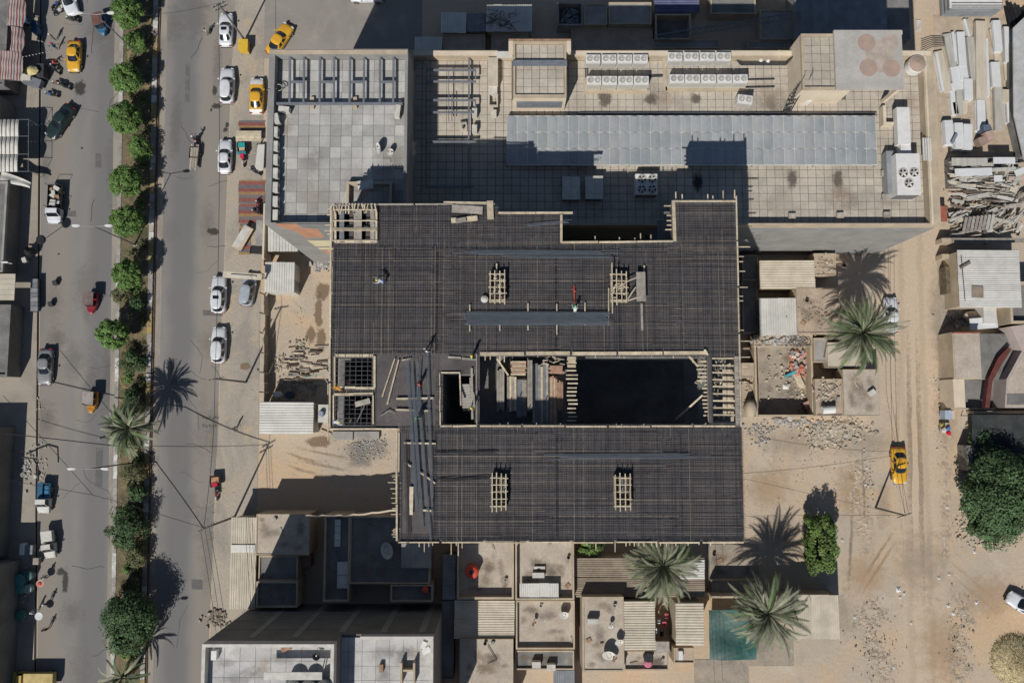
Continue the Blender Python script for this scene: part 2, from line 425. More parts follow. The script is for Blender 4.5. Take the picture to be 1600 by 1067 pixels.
# median bed, kerb stones one by one
m_bed = chain_ground("median_bed", (.17,.135,.08), [((.085,.08,.045), .4, .45, .6, (1,1,1), 7), ((.34,.25,.13), .6, .55, .68, (1,1,1), 17), ((.07,.085,.03), .7, .58, .72, (1,1,1), 37)], bump=.9, bscale=5, fine=.25)
strip("median_bed", 193, 178, 243, 222, .17, m_bed, z0=.0)
def kerb(l0, l1, r0, r1, pat):
    root = tag(MB().box(-.05,.05,-.05,.05,-.3,-.2).build("kerb", m_kerb), kind="structure")
    y = P(200, 1100).y; k = 0
    while y < P(200, -40).y:
        ln = .98
        xa, xb = line_x(l0, l1, y+.5), line_x(r0, r1, y+.5)
        c = ((xa+xb)/2, y+.5, .12)
        me = MB().cbox((0,0,0), (xb-xa, ln, .24 + rnd.uniform(-.015,.015)), -math.atan(-SL)+rnd.uniform(-.012,.012)).mesh("kerb_stone", pat(k))
        bi = basis(root).inverted()
        put(me, "kerb_stone", root, bi @ Vector(c)); y += 1.0; k += 1
kerb(189, 174, 195, 180, lambda k: m_paint_w if (k//3) % 4 == 1 else m_kerb)
kerb(241, 220, 248.5, 227, lambda k: m_paint_y if (k//3) % 3 == 0 else (m_paint_w if (k//3) % 3 == 1 and k % 2 else m_kerb))
mb = MB()
m_rustpipe = M("rust_pipe", (.16,.085,.05), .3, 1.5, .8, c2=(.10,.07,.05))
pts = [Vector((line_x(251,229.5,y)+rnd.uniform(-.05,.05), y, .09)) for y in [YB + (YT-YB)*i/60 for i in range(61)]]
tag(mb.path(pts, .09, 6).build("irrigation_pipe", m_rustpipe, smooth=True), "long rust brown pipe lying along the right kerb of the median", "pipe")

# stains and wet patches on the road: sheets with ragged outlines
def blotch(px, py, rx, ry, mat, name="stain", z=.02, seed=0, h=0.0, parent=None):
    r = random.Random(seed); c = P(px, py, h); s = 12.3
    n = 22; pts = []
    ph = [r.uniform(0,6.28) for _ in range(4)]
    for i in range(n):
        t = 2*math.pi*i/n
        k = 1 + .22*math.sin(2*t+ph[0]) + .18*math.sin(3*t+ph[1]) + .12*math.sin(5*t+ph[2]) + r.uniform(-.08,.08)
        pts.append((c.x + math.cos(t)*k*rx/s, c.y + math.sin(t)*k*ry/s, h+z))
    e = 1.35
    o = MB().add([(c.x-rx*e/s, c.y-ry*e/s, h+z), (c.x+rx*e/s, c.y-ry*e/s, h+z), (c.x+rx*e/s, c.y+ry*e/s, h+z), (c.x-rx*e/s, c.y+ry*e/s, h+z)], [(0,1,2,3)]).build(name, mat, parent or ground)
    return o
for i, (x, y, rx, ry) in enumerate([(125,138,10,13), (338,166,8,5), (333,362,10,6), (102,908,5,18), (95,893,7,6), (352,203,4,4), (336,142,4,8), (329,48,3,7), (355,195,3,5), (357,770,4,14), (368,785,8,6), (128,232,2,2), (384,650,8,12), (92,397,2,2), (345,128,3,5), (330,172,2,3)]):
    blotch(x, y, rx, ry, m_stain, "oil_stain", .017+i*.0006, 100+i, 0, road)
m_wet = soft_spot("wet_sand", (.22,.155,.10), .85, .8, .9, .35)
for i, (x, y, rx, ry) in enumerate([(504,455,12,14), (498,490,6,30), (486,522,8,14), (502,530,7,20), (500,690,22,9), (384,572,9,6)]):
    blotch(x, y, rx, ry, m_wet, "wet_patch", .035+i*.002, 200+i)
m_ash = soft_spot("ash_grey", (.25,.235,.215), .75, .95, .6)
for i, (x, y, rx, ry) in enumerate([(570,705,38,22), (560,720,25,14), (1380,790,14,40), (1330,745,18,10), (1345,690,60,30), (1330,770,30,46), (1300,960,50,40), (1480,640,22,60), (1240,690,70,26), (1200,760,40,40), (1440,880,50,60), (1350,900,40,40), (1465,500,16,90), (1545,930,60,40), (1215,830,40,30), (1470,1010,40,70)]):
    blotch(x, y, rx, ry, m_ash if i < 2 else soft_spot("dusty_soil_%d" % i, ((.47,.32,.195) if i % 2 else (.38,.32,.25)), .5, .95, .9), "soil_patch", .012+i*.002, 300+i)

for k, (c, x0, x1) in enumerate((((.36,.335,.30), 262, 345), ((.30,.28,.255), 70, 180))):
    for i in range(16):      # dust drifts and patched asphalt
        blotch(rnd.uniform(x0, x1), rnd.uniform(0,1067), rnd.uniform(8,26), rnd.uniform(20,70), soft_spot("road_dust_%d_%d" % (k, i), tuple(v*(.5+.02*i) for v in c), rnd.uniform(.25,.5)), "road_dust", .0135+i*.0002+k*.0001, 500+i, 0, road)
# cracks in the asphalt and faint worn marks
rc_ = random.Random(44)
for k in range(34):
    lo, hi = ((70,178) if k % 2 else (262,345))
    x, y = rc_.uniform(lo,hi), rc_.uniform(0,1067); an = rc_.choice((0,1.57))+rc_.uniform(-.3,.3); mbc = MB(); w = rc_.uniform(.012,.03)
    p = P(x,y,0)
    for j in range(rc_.randint(6,14)):
        an += rc_.uniform(-.45,.45); q = p+Vector((math.cos(an), math.sin(an), 0))*rc_.uniform(.25,.6); n_ = (q-p).normalized().cross(Vector((0,0,1)))*w
        mbc.add([(*(p-n_).xy,.0175),(*(p+n_).xy,.0175),(*(q+n_).xy,.0175),(*(q-n_).xy,.0175)], [(0,1,2,3)]); p = q
    mbc.build("crack", m_black, road)
m_mark = soft_spot("worn_mark", (.085,.08,.075), .6, .8, 5)
for r_i, yy in enumerate((652, 665)):
    for k in range(7): blotch(318+k*4.8, yy+(k%2), 2.4, 3.2, m_mark, "worn_mark", .0178+.0002*k, 700+k, 0, road)
# tyre ruts and old repairs
def rut(pts, w, mat, z, parent):
    n = len(pts); mbr = MB(); vs = []
    for i, p in enumerate(pts):
        d = (pts[min(n-1,i+1)]-pts[max(0,i-1)]).normalized(); s_ = Vector((-d.y,d.x,0))*w*(.8+.4*rc_.random())
        vs += [(p.x-s_.x,p.y-s_.y,z),(p.x+s_.x,p.y+s_.y,z)]
    mbr.add(vs, [(2*i,2*i+1,2*i+3,2*i+2) for i in range(n-1)]).build("tyre_rut", mat, parent)
m_rut = soft_spot("rut_soil", (.30,.235,.17), .55, .95, 1.6, .9); m_rut2 = soft_spot("rut_pale", (.53,.44,.335), .55, .95, 1.6, .9)
for k, path in enumerate((((1408,400),(1404,560),(1400,720),(1412,900),(1420,1066)),((1432,400),(1434,560),(1438,720),(1442,900),(1440,1066)),((1420,400),(1420,600),(1422,800),(1430,1066)),((1190,720),(1260,735),(1330,720),(1400,660)),((1190,745),(1270,760),(1340,745),(1405,690)),((1330,1000),(1345,930),(1390,860),(1430,800)),((1450,800),(1490,870),(1560,880),(1600,870)),((1320,690),(1335,780),(1330,860),(1320,1000)),((1345,690),(1352,780),(1350,860)),((1440,850),(1500,910),(1560,960),(1600,1000)),((430,700),(470,720),(540,735),(610,750)),((425,715),(470,735),(540,750)),((440,470),(470,500),(480,540)))):
    for off in (0, 1.5 if k > 2 else 0):
        pts = []
        for (a, b) in zip(path, path[1:]):
            for j in range(10): pts.append(P(a[0]+(b[0]-a[0])*j/10+rc_.uniform(-.8,.8), a[1]+(b[1]-a[1])*j/10, 0)+Vector((0,off,0)))
        rut(pts, .16 if k > 2 else .3, m_rut if k % 3 else m_rut2, .02+.001*k+(.0005 if off else 0), ground)
        if not off and k <= 2: break
m_patch = chain_ground("asphalt_patch", (.12,.118,.115), [((.16,.155,.15), .8, .5, .65, (1,1,1), 2)], bump=.2, fine=.1)
for k, (x0, y0, x1, y1) in enumerate(((318,485,352,493),(150,240,158,262),(268,560,276,600),(300,905,316,920),(100,330,118,338),(150,700,160,760),(290,100,296,160))):
    a, b, c, d = R(x0,y0,x1,y1); MB().add([(a,c,.0182),(b+.1,c-.05,.0182),(b,d,.0182),(a-.1,d+.05,.0182)], [(0,1,2,3)]).build("asphalt_patch", m_patch, road)
# dirt berms beside the track, with clods: stuff
def berm(name, label, x0, y0, x1, y1, hmax, seed, mat):
    a, b, c, d = R(x0, y0, x1, y1); r = random.Random(seed)
    from mathutils import noise
    nu, nv = 46, 90
    def fn(u, v):
        x, y = a+(b-a)*u, c+(d-c)*v
        e = min(u, 1-u)*2.2 + .5*noise.noise(Vector((y*.35, seed, u*2))); e2 = min(v*4+.4, (1-v)*4, 1)
        f = max(0, min(1, e))*max(0, e2)
        n = noise.noise(Vector((x*.8+seed, y*.8, 0)))*.5 + noise.noise(Vector((x*2.6, y*2.6, seed)))*.5 + noise.noise(Vector((x*6, y*6, seed)))*.35
        return (x, y, -.06 + f*hmax*(.35+.75*max(-.3, n)))
    o = MB().sheet(fn, nu, nv).build(name, mat)
    return tag(o, kind="structure")
m_clod = chain_ground("ploughed_dirt", (.42,.345,.26), [((.30,.245,.185), .9, .45, .6, (1,1,1), 3), ((.47,.375,.27), .5, .55, .7, (1,1,1), 13)], bump=.8, bscale=6, fine=.25, fscale=9)
berm("dirt_berm", "", 1318, 905, 1415, 1120, .26, 1, m_clod)
berm("dirt_berm", "", 1460, 895, 1538, 1120, .25, 2, m_clod)
berm("dirt_bank", "", 1310, 690, 1375, 870, .25, 5, m_dirt)
berm("dirt_bank", "", 1455, 560, 1500, 905, .22, 7, m_dirt)
# ---------------------------------------------------------------- the building under construction
ZD = 25.5
bld = thing("building_under_construction", "unfinished dark rebar-covered concrete building with timber formwork, largest structure in the centre", "building", P(850, 600, 0))
dx = lambda px, py=505: P(px, py, ZD).x
dy = lambda py: P(800, py, ZD).y
def DR(x0, y0, x1, y1):
    ym = (y0+y1)/2
    return [dx(x0, ym), dx(x1, ym), dy(y1), dy(y0)]
solid = [DR(519,322,778,385), DR(778,335,877,385), DR(1051,316,1150,385), DR(519,378,1155,551), DR(517,551,1157,669), DR(622,669,1161,845)]
holes = [DR(527,559,581,603), DR(525,618,581,663), DR(692,584,742,663), DR(749,556,1107,663), DR(1113,556,1149,661),
         DR(766,430,789,472), DR(954,430,977,472), DR(769,744,791,792), DR(959,744,983,790),
         DR(527,332,546,352), DR(552,332,572,352), DR(527,356,546,373), DR(552,356,572,373)]
trough = []
for x in (616, 683, 777, 870, 968, 1064): trough.append(DR(x-2.2, 386, x+2.2, 548))
for x in (682, 777, 870.5, 969, 1066): trough.append(DR(x-2.2, 673, x+2.2, 837))
trough += [DR(590,384,1050,387.5), DR(519,547,1155,550.5), DR(622,672,1160,676), DR(622,837,1160,842), DR(624.5,673,629,840), DR(1153,388,1156.5,660), DR(521,386,524.5,548), DR(1156,672,1159.5,838)]
allr = solid + holes + trough
def snap(vals, eps):
    vals = sorted(vals); out = []
    for v in vals:
        if not out or v - out[-1] > eps: out.append(v)
    return out
gx = snap([r[0] for r in allr]+[r[1] for r in allr], .12); gy = snap([r[2] for r in allr]+[r[3] for r in allr], .12)
near = lambda g, v: min(g, key=lambda t: abs(t-v))
for r in allr:
    r[0], r[1], r[2], r[3] = near(gx,r[0]), near(gx,r[1]), near(gy,r[2]), near(gy,r[3])
inside = lambda L, x, y: any(r[0] < x < r[1] and r[2] < y < r[3] for r in L)
def cls(i, j):
    if i < 0 or j < 0 or i >= len(gx)-1 or j >= len(gy)-1: return 0
    x, y = (gx[i]+gx[i+1])/2, (gy[j]+gy[j+1])/2
    if not inside(solid, x, y) or inside(holes, x, y): return 0
    return 2 if inside(trough, x, y) else 1
lvl = {0: ZD-.75, 1: ZD, 2: ZD-.5}
deck = MB(); under = MB()
for i in range(len(gx)-1):
    for j in range(len(gy)-1):
        c = cls(i, j)
        if not c: continue
        x0, x1, y0, y1 = gx[i], gx[i+1], gy[j], gy[j+1]; z = lvl[c]
        deck.add([(x0,y0,z),(x1,y0,z),(x1,y1,z),(x0,y1,z)], [(0,1,2,3)])
        under.add([(x0,y0,ZD-.75),(x1,y0,ZD-.75),(x1,y1,ZD-.75),(x0,y1,ZD-.75)], [(3,2,1,0)])
        for (di, dj, p, q) in ((-1,0,(x0,y1),(x0,y0)), (1,0,(x1,y0),(x1,y1)), (0,-1,(x0,y0),(x1,y0)), (0,1,(x1,y1),(x0,y1))):
            n = cls(i+di, j+dj)
            if lvl[n] < z:
                zz = lvl[n]
                deck.add([(*p,z),(*p,zz),(*q,zz),(*q,z)], [(0,1,2,3)])
deck.build("formwork_deck", m_ply, bld)
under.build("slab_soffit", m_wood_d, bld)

# rebar mats, in three tones
nomesh = [DR(588,553,682,668), DR(630,677,679,835), DR(687,553,748,582), DR(724,553,748,663), DR(524,325,588,380)]
openings = [DR(526,558,582,604), DR(524,617,582,664), DR(692,584,742,663), DR(749,556,1107,663), DR(1113,556,1149,661), DR(764,428,791,474), DR(952,428,979,474), DR(767,742,793,794), DR(957,742,985,792), DR(524,325,588,380)]
def runs(fixed, lo, hi, horiz, step=.12):
    out = []; st = None; t = lo
    while t <= hi:
        x, y = (t, fixed) if horiz else (fixed, t)
        ok = inside(solid, x, y) and not inside(openings, x, y) and not inside(nomesh, x, y)
        if ok and st is None: st = t
        if not ok and st is not None:
            if t - st > .5: out.append((st, t-step))
            st = None
        t += step
    if st is not None: out.append((st, hi))
    return out
reb = {0: MB(), 1: MB(), 2: MB()}
def tone(): 
    q = rnd.random(); return 2 if q < .06 else (1 if q < .45 else 0)
X0, X1, Y0, Y1 = gx[0], gx[-1], gy[0], gy[-1]
y = Y0 + .1
while y < Y1:
    for a, b in runs(y, X0, X1, True):
        s = a
        while s < b - .2:
            e = min(b, s + rnd.uniform(9, 12)); jy = rnd.uniform(-.03,.03); w = .022
            reb[tone()].bar((s-.15, y+jy, ZD+.055), (e+.15, y+jy+rnd.uniform(-.03,.03), ZD+.055), w, w)
            if rnd.random() < .45: reb[tone()].bar((s-.1, y+jy+.04, ZD+.15), (e+.1, y+jy+.04+rnd.uniform(-.04,.04), ZD+.15), w, w)
            s = e
    y += .165 if rnd.random() > .03 else .3
x = X0 + .1
while x < X1:
    for a, b in runs(x, Y0, Y1, False):
        s = a
        while s < b - .2:
            e = min(b, s + rnd.uniform(9, 12)); jx = rnd.uniform(-.03,.03); w = .022
            reb[tone()].bar((x+jx, s-.15, ZD+.082), (x+jx+rnd.uniform(-.03,.03), e+.15, ZD+.082), w, w)
            if rnd.random() < .3: reb[tone()].bar((x+jx+.05, s-.1, ZD+.175), (x+jx+.05, e+.1, ZD+.175), w, w)
            s = e
    x += .225
# beam cages: long bars and stirrups in the troughs
for r in trough:
    w, h = r[1]-r[0], r[3]-r[2]
    if w < h:
        for k in (.15,.5,.85): reb[k > .4].bar((r[0]+w*k, r[2], ZD-.03), (r[0]+w*k, r[3], ZD-.03), .035)
        t = r[2]+.1
        while t < r[3]:
            reb[0].bar((r[0]+.03, t, ZD-.01), (r[1]-.03, t, ZD-.01), .03); t += .22
    else:
        for k in (.15,.5,.85): reb[k > .4].bar((r[0], r[2]+h*k, ZD-.03), (r[1], r[2]+h*k, ZD-.03), .035)
        t = r[0]+.1
        while t < r[1]:
            reb[0].bar((t, r[2]+.03, ZD-.01), (t, r[3]-.03, ZD-.01), .03); t += .22
for k, m in ((0, m_rebar), (1, m_rebar_m), (2, m_rebar_l)):
    tag(reb[k].build("rebar_mat", m, bld), kind="stuff")
# sparse crossing bars over the two small west openings
for r in (holes[0], holes[1]):
    mb = MB(); t = r[0]+.15
    while t < r[1]:
        mb.bar((t, r[2]-.3, ZD+.05), (t, r[3]+.3, ZD+.05), .035); t += .55
    t = r[2]+.15
    while t < r[3]:
        mb.bar((r[0]-.3, t, ZD+.08), (r[1]+.3, t, ZD+.08), .035); t += .42
    tag(mb.build("rebar_grid", m_rebar_m, bld), kind="stuff")

# floors below the deck and the columns that carry them
def floor_slab(z, cut):
    mb = MB(); hs = [DR(*c) for c in cut]
    xs = snap([r[0] for r in solid+hs]+[r[1] for r in solid+hs], .12); ys = snap([r[2] for r in solid+hs]+[r[3] for r in solid+hs], .12)
    for i in range(len(xs)-1):
        for j in range(len(ys)-1):
            x, y = (xs[i]+xs[i+1])/2, (ys[j]+ys[j+1])/2
            if inside(solid, x, y) and not inside(hs, x, y):
                mb.box(xs[i], xs[i+1], ys[j], ys[j+1], z-.25, z)
    mb.build("floor_slab", m_conc_d, bld)
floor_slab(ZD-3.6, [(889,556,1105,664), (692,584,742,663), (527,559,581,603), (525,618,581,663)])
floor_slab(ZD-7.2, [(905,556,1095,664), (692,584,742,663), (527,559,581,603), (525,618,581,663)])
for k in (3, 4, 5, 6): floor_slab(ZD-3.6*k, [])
cm = MB().box(-.3,.3,-.3,.3,0,3.3).mesh("column", m_conc_d)
binv = basis(bld).inverted()
for px in (532, 616, 683, 777, 870, 968, 1064, 1145):
    for py in (400, 540, 680, 830):
        if py > 600 and px < 640: continue
        for fl in range(7):
            if fl < 6 and px not in (532, 1145) and py != 540: continue
            put(cm, "column", bld, binv @ Vector((dx(px, py), dy(py), ZD-.75-3.3-3.6*(6-fl) if fl < 6 else ZD-.75-3.3)))

# unseen block walls added to keep the sun off the pit floors
for (x0, y0, x1, y1) in ((520,325,523.5,664),(628,835,1150,838.5),(626,675,629.5,835),(523.5,661,626,664)):
    a_, b_, c_, d_ = DR(x0, y0, x1, y1); MB().box(a_, b_, c_, d_, 0, ZD-3.9).build("infill_wall", m_conc_d, bld)

for (x0, y0, x1, y1) in ((520,326,521.6,550),(521.6,324.5,690,326)):  # panels added below the deck corner to stop sun leaking through the bays
    a_, b_, c_, d_ = DR(x0, y0, x1, y1); MB().box(a_, b_, c_, d_, ZD-3.88, ZD-.76).build("light_stop_panel", m_ply, bld)
for (x0, y0, x1, y1) in ((520,325.5,521.4,378),(521.4,324.2,588,325.6)):  # upper panels added to close the same light leak
    a_, b_, c_, d_ = DR(x0, y0, x1, y1); MB().box(a_, b_, c_, d_, ZD-.75, ZD+.2).build("light_stop_panel", m_wood_g, bld)
# edge boards of the formwork
def plank(p, q, w, t, mat, name="edge_board", parent=bld):
    return MB().bar(p, q, w, t).build(name, mat, parent)
def boards(x0, y0, x1, y1, w=.18, t=.3, mat=m_wood, seg=4.0, z=ZD+.06, j=.03):
    a, b = P(x0, y0, ZD), P(x1, y1, ZD); L = (b-a).length; n = max(1, round(L/seg))
    for i in range(n):
        p, q = a.lerp(b, i/n+.004), a.lerp(b, (i+1)/n-.004)
        o = Vector((rnd.uniform(-j,j), rnd.uniform(-j,j), z+rnd.uniform(-.02,.03)-ZD))
        plank(p+o, q+o, w*rnd.uniform(.85,1.1), t, mat)
boards(520,320,775,319.5, .12, .25, m_wood_g); boards(778,333,895,333, .16); boards(876.5,336,876.5,380, .2)
boards(877,379.5,1052,377.5, .16); boards(1052,314,1054,378, .28, .3, m_wood, 2.5); boards(1053,315,1149,315, .16)
boards(1149.5,306,1157.5,668, .13, .3, m_wood, 4); boards(1158,669,1162,845, .08, .25, m_wood_d)
boards(621,847,1163,846.5, .13); boards(620.5,672,620.5,845, .17); boards(517.5,322,515.5,668, .16); boards(516,670,621,670, .14)
boards(749,553,1107,551.5, .36, .12, m_wood, 4.5, ZD+.17); boards(749,665.5,1150,666, .16, .2)
boards(745.5,553,745.5,665, .1, .25, m_wood_g); boards(688,665.5,745,665, .16, .25, m_wood, 1.2); boards(687.5,583,687.5,664, .1, .2, m_wood, 1.2); boards(718.5,584,720,634, .12, .3, m_wood, 1.5); boards(689,582.5,719,582.5, .12)
boards(524,556,584,556, .3, .12, m_wood, 2.6); boards(585.5,556,585.5,606, .18, .2, m_wood, 2.5); boards(525,606,586,606, .22, .12, m_wood, 2.2); boards(523,557,523,606, .14); boards(522,616,584,615, .2, .15, m_wood, 2.2); boards(584,617,584,662, .14); boards(522,617,522,662, .12)
boards(1109.5,556,1111,664, .45, .15, m_wood_g, 6, ZD-.2); boards(1150,556,1152.5,664, .4, .12, m_wood_g, 6, ZD+.1)
# joists and props that stick out past the edge
def joist(x0, y0, x1, y1, w=.1, z=ZD-.12, mat=m_wood):
    plank(P(x0,y0,z), P(x1,y1,z), w, .12, mat, "joist")
for x, l in ((655,6),(663,14),(670,6),(676,4),(705,18),(713,4),(716,20),(722,8),(808,3),(835,4),(855,3),(878,3),(917,4),(931,10),(961,14),(978,5),(984,4),(991,5),(998,4),(1006,5),(1018,4),(1026,6),(1032,4),(1041,6),(1056,5),(1075,4),(1092,3),(1110,4),(1131,3)):
    joist(x, 840, x, 848+l, .07)
for y, l in ((745,6),(749,4),(754,13),(763,9),(771,6),(778,8),(786,7),(794,6),(803,8),(826,4),(829,6),(832,5),(835,7),(838,5)):
    joist(628, y, 619-l, y+rnd.uniform(-.5,.5), .07)
for y, l in ((386,14),(401,4),(409,3),(424,6),(449,10),(463,3),(470,3),(516,4),(533,15),(558,14),(573,10),(597,9),(640,4),(690,3),(760,3)):
    joist(1148, y, 1158+l, y, .07)
for x, l in ((930,8),(968,6),(992,5),(1001,12),(1017,10),(1056,12),(1066,8),(1106,8),(1114,6),(1130,14),(1148,15)):
    joist(x, (380 if x < 1050 else 320), x-.3, (377 if x < 1050 else 312)-l, .09)
for y in (322,337,345,352,359): joist(1056, y, 1040+rnd.uniform(-3,3), y, .1)
for y, l in ((327,3),(336,4),(352,7),(361,8),(366,4),(392,3),(410,3)): joist(524, y, 515-l, y, .07)
for k, x in enumerate((530,537,546,556,563,571,579)): joist(x, 333, x-5+rnd.uniform(-4,8), 319, .09, ZD+.05, m_wood)
for x, l in ((758,9),(766,8),(781,10),(788,12),(840,4),(864,5),(888,8),(930,5),(968,5),(975,6),(1018,4),(1052,6)): joist(x, 551, x, 554+l, .09, ZD-.2)
for y in (559,562,565,567,571,573,579,586,592,599,606,612,618,625,631,638,645,651,657): joist(886+rnd.uniform(-2,2), y, 899+rnd.uniform(0,4), y, .14, ZD-1.2)
for y in range(565, 652, 6): joist(1090+ (8 if y > 600 else 0) + rnd.uniform(-2,3), y, 1112, y, .14, ZD-.6)
for y in range(560, 660, 11): joist(1112, y, 1152, y+rnd.uniform(-1,1), .14, ZD-.35)
for x in (1130,1132.5,1135,1137.5,1140,1142.5,1145): plank(P(x,566+rnd.uniform(0,14),ZD-.9), P(x+1,652+rnd.uniform(-8,4),ZD-.9), .16, .06, m_wood if x != 1135 else m_wood_g, "joist")
for x in (781,794,816,838,875,962,970,1004,1080,1100): 
    p = P(x, 664, ZD-.3); MB().tube(p, p+Vector((0,rnd.uniform(.05,.25),rnd.uniform(.5,.9))), .05).build("starter_bar", m_wood_g, bld)
plank(P(1056,655,ZD-3.3), P(1098,617,ZD-.2), .16, .1, m_wood, "brace"); plank(P(1075,555,ZD-.4), P(1090,572,ZD-1.8), .16, .1, m_wood, "brace"); plank(P(776,560,ZD-1), P(794,586,ZD-2.6), .16, .08, m_wood, "brace")
plank(P(1101,546,ZD+.3), P(1106,555,ZD+.3), .16, .12, m_wood, "brace")

# column boxes: timber cages standing up through the mat
def column_box(x0, y0, x1, y1, long_left, mat=m_wood, fill=True):
    a, b, c, d = DR(x0, y0, x1, y1); zt = ZD+.85
    mb = MB()
    for (x, y) in ((a,c),(b,c),(a,d),(b,d)): mb.box(x-.06,x+.06,y-.06,y+.06,ZD-.3,zt)
    for y in (c, d): mb.box(a+.06,b-.06,y-.03,y+.03,ZD,zt-.1)
    for x in (a, b): mb.box(x-.03,x+.03,c+.06,d-.06,ZD,zt-.1)
    box = mb.build("column_formwork", mat, bld)
    n = 5
    for i in range(n):
        y = c+(d-c)*(i+.1)/(n-.8)
        plank((a-.1+rnd.uniform(-.1,.1),y,zt+.04),(b+.1+rnd.uniform(-.1,.1),y+rnd.uniform(-.06,.06),zt+.04), .09, .08, mat, "batten", box)
    for k in (.02,.32,.66,.98):
        x = a+(b-a)*k
        e = rnd.uniform(.0,.25)
        plank((x,c-.2-(long_left if k < .1 else e),zt+.12),(x,d+.2+(long_left*.8 if k < .1 else e),zt+.12), .09, .08, mat, "batten", box)
    st = MB()
    for i in range(7):
        x = a+.2+(b-a-.4)*(i%3)/2; y = c+.3+(d-c-.6)*(i//3)/2
        st.tube((x,y,ZD-.4),(x+rnd.uniform(-.1,.1),y+rnd.uniform(-.1,.1),ZD+1.3),.03,n=5)
    tag(st.build("starter_bars", m_rebar_m, bld), kind="stuff")
    sl = MB().box(a+.05,b-.05,c+.05,d-.05,ZD-.45,ZD-.4).build("column_base", m_conc_d, bld)
    return box
b1 = column_box(766,430,789,472, 0.0); b2 = column_box(954,430,977,472, 1.0); b3 = column_box(769,744,791,790, .25); b4 = column_box(959,744,983,790, .05)
for i in range(14):       # off-cuts jammed in the second box
    x, y = rnd.uniform(955,974), rnd.uniform(440,470)
    plank(P(x,y,ZD+.6+i*.02), P(x+rnd.uniform(3,12),y-rnd.uniform(-3,8),ZD+.75+i*.02), .09, .06, m_wood, "batten", b2)
# the corner box in the north west: frame of boards with four open bays
cb = MB().box(dx(524,352),dx(588,352),dy(380),dy(377),ZD,ZD+.25).build("corner_formwork", m_wood, bld)
for x, w, m in ((524,.2,m_wood),(534,.45,m_steel),(559,.75,m_wood_g),(582,.4,m_wood_g),(588,.18,m_wood)):
    plank(P(x,326,ZD+.35), P(x,379,ZD+.35), w, .08, m, "board", cb)
for y in (328,345,357,360,376): plank(P(520,y,ZD+.45), P(588,y,ZD+.45), .09, .08, m_wood, "batten", cb)
for i in range(14):
    x = 520+i*5; plank(P(x,320+rnd.uniform(-2,2),ZD+.5), P(x+rnd.uniform(-4,5),333+rnd.uniform(-3,3),ZD+.5), .1, .08, m_wood, "batten", cb)
# stair flight sinking from the deck beside the stair opening, and the boarded landing
st = MB()
for i in range(10):
    xx0, xx1, yy0, yy1 = DR(721, 600+i*4.2, 741, 604.2+i*4.2)
    st.box(xx0, xx1, yy0+.02, yy1, ZD-.1-.17*i-.3, ZD-.1-.17*i)
st.build("stair_flight", m_conc, bld)
for k, (x0, y0, x1, y1) in enumerate(((722,560,744,562),(700,558,720,559),(735,590,737,640),(737,575,738,655))):
    plank(P(x0,y0,ZD+.12+k*.03), P(x1,y1,ZD+.12+k*.03), .2, .05, m_wood_g, "board")

rj = random.Random(9)
for i in range(26):      # off-cuts and short props caught between the joists at the right end
    x, y = rj.uniform(1114,1128), rj.uniform(560,655); plank(P(x,y,ZD-1.4+i*.01), P(x+rj.uniform(-5,6),y+rj.uniform(-9,9),ZD-1.1+i*.01), .1, .07, (m_wood,m_wood_g,m_wood_d)[i%3], "batten")
for i in range(18):
    x, y = rj.uniform(1082,1104), rj.uniform(558,600); plank(P(x,y,ZD-2.0+i*.01), P(x+rj.uniform(-4,5),y+rj.uniform(-8,8),ZD-1.7+i*.01), .1, .07, (m_wood,m_wood_g)[i%2], "batten")
# ---------------------------------------------------------------- buildings
def building(name, label, rect, ztop, zroof, wall, roof, cap=None, th=.25, cat="building", group=None, world=False, ths=None, z0=0.0):
    """walls to the roof slab, parapet round it; rect = outer edge of the parapet as the photo shows it"""
    a, b, c, d = rect if world else R(*rect, ztop)
    t = thing(name, label, cat, ((a+b)/2, (c+d)/2, z0), 0, group)
    tl, tr, tb, tt = ths or (th, th, th, th)
    MB().box(a, b, c, d, z0, zroof-.12).build("wall", wall, t)
    MB().box(a+tl, b-tr, c+tb, d-tt, zroof-.12, zroof).build("roof_slab", roof, t)
    if ztop > zroof:
        mb = MB()
        mb.box(a, a+tl, c, d, zroof-.12, ztop).box(b-tr, b, c, d, zroof-.12, ztop)
        mb.box(a+tl, b-tr, c, c+tb, zroof-.12, ztop-.004).box(a+tl, b-tr, d-tt, d, zroof-.12, ztop-.004)
        mb.build("parapet", cap or wall, t)
    return t, (a+tl, b-tr, c+tb, d-tt)
def tiles(parent, rc, z, size, mat, skip=lambda x, y: False, gap=.05, cap=300, key=lambda x, y: -y):
    """paving slabs on a roof; the first 300 are objects, the rest one joined part"""
    a, b, c, d = rc
    nx, ny = max(1, round((b-a)/size)), max(1, round((d-c)/size)); sx, sy = (b-a)/nx, (d-c)/ny
    cells = [(a+(i+.5)*sx, c+(j+.5)*sy) for i in range(nx) for j in range(ny)]
    cells = sorted([p for p in cells if not skip(*p)], key=lambda p: key(*p), reverse=True)
    me = MB().box(-(sx-gap)/2, (sx-gap)/2, -(sy-gap)/2, (sy-gap)/2, -.03, .03).mesh("paving_slab", mat)
    inv = basis(parent).inverted()
    for x, y in cells[:cap]:
        put(me, "paving_slab", parent, inv @ Vector((x, y, z+.01+rnd.uniform(-.006,.008))), (rnd.uniform(-.004,.004), rnd.uniform(-.004,.004), rnd.uniform(-.006,.006)))
    if cells[cap:]:
        mb = MB()
        for x, y in cells[cap:]:
            mb.box(x-(sx-gap)/2, x+(sx-gap)/2, y-(sy-gap)/2, y+(sy-gap)/2, z-.02, z+.04+rnd.uniform(-.006,.008))
        tag(mb.build("paving_slabs", mat, parent), kind="stuff")
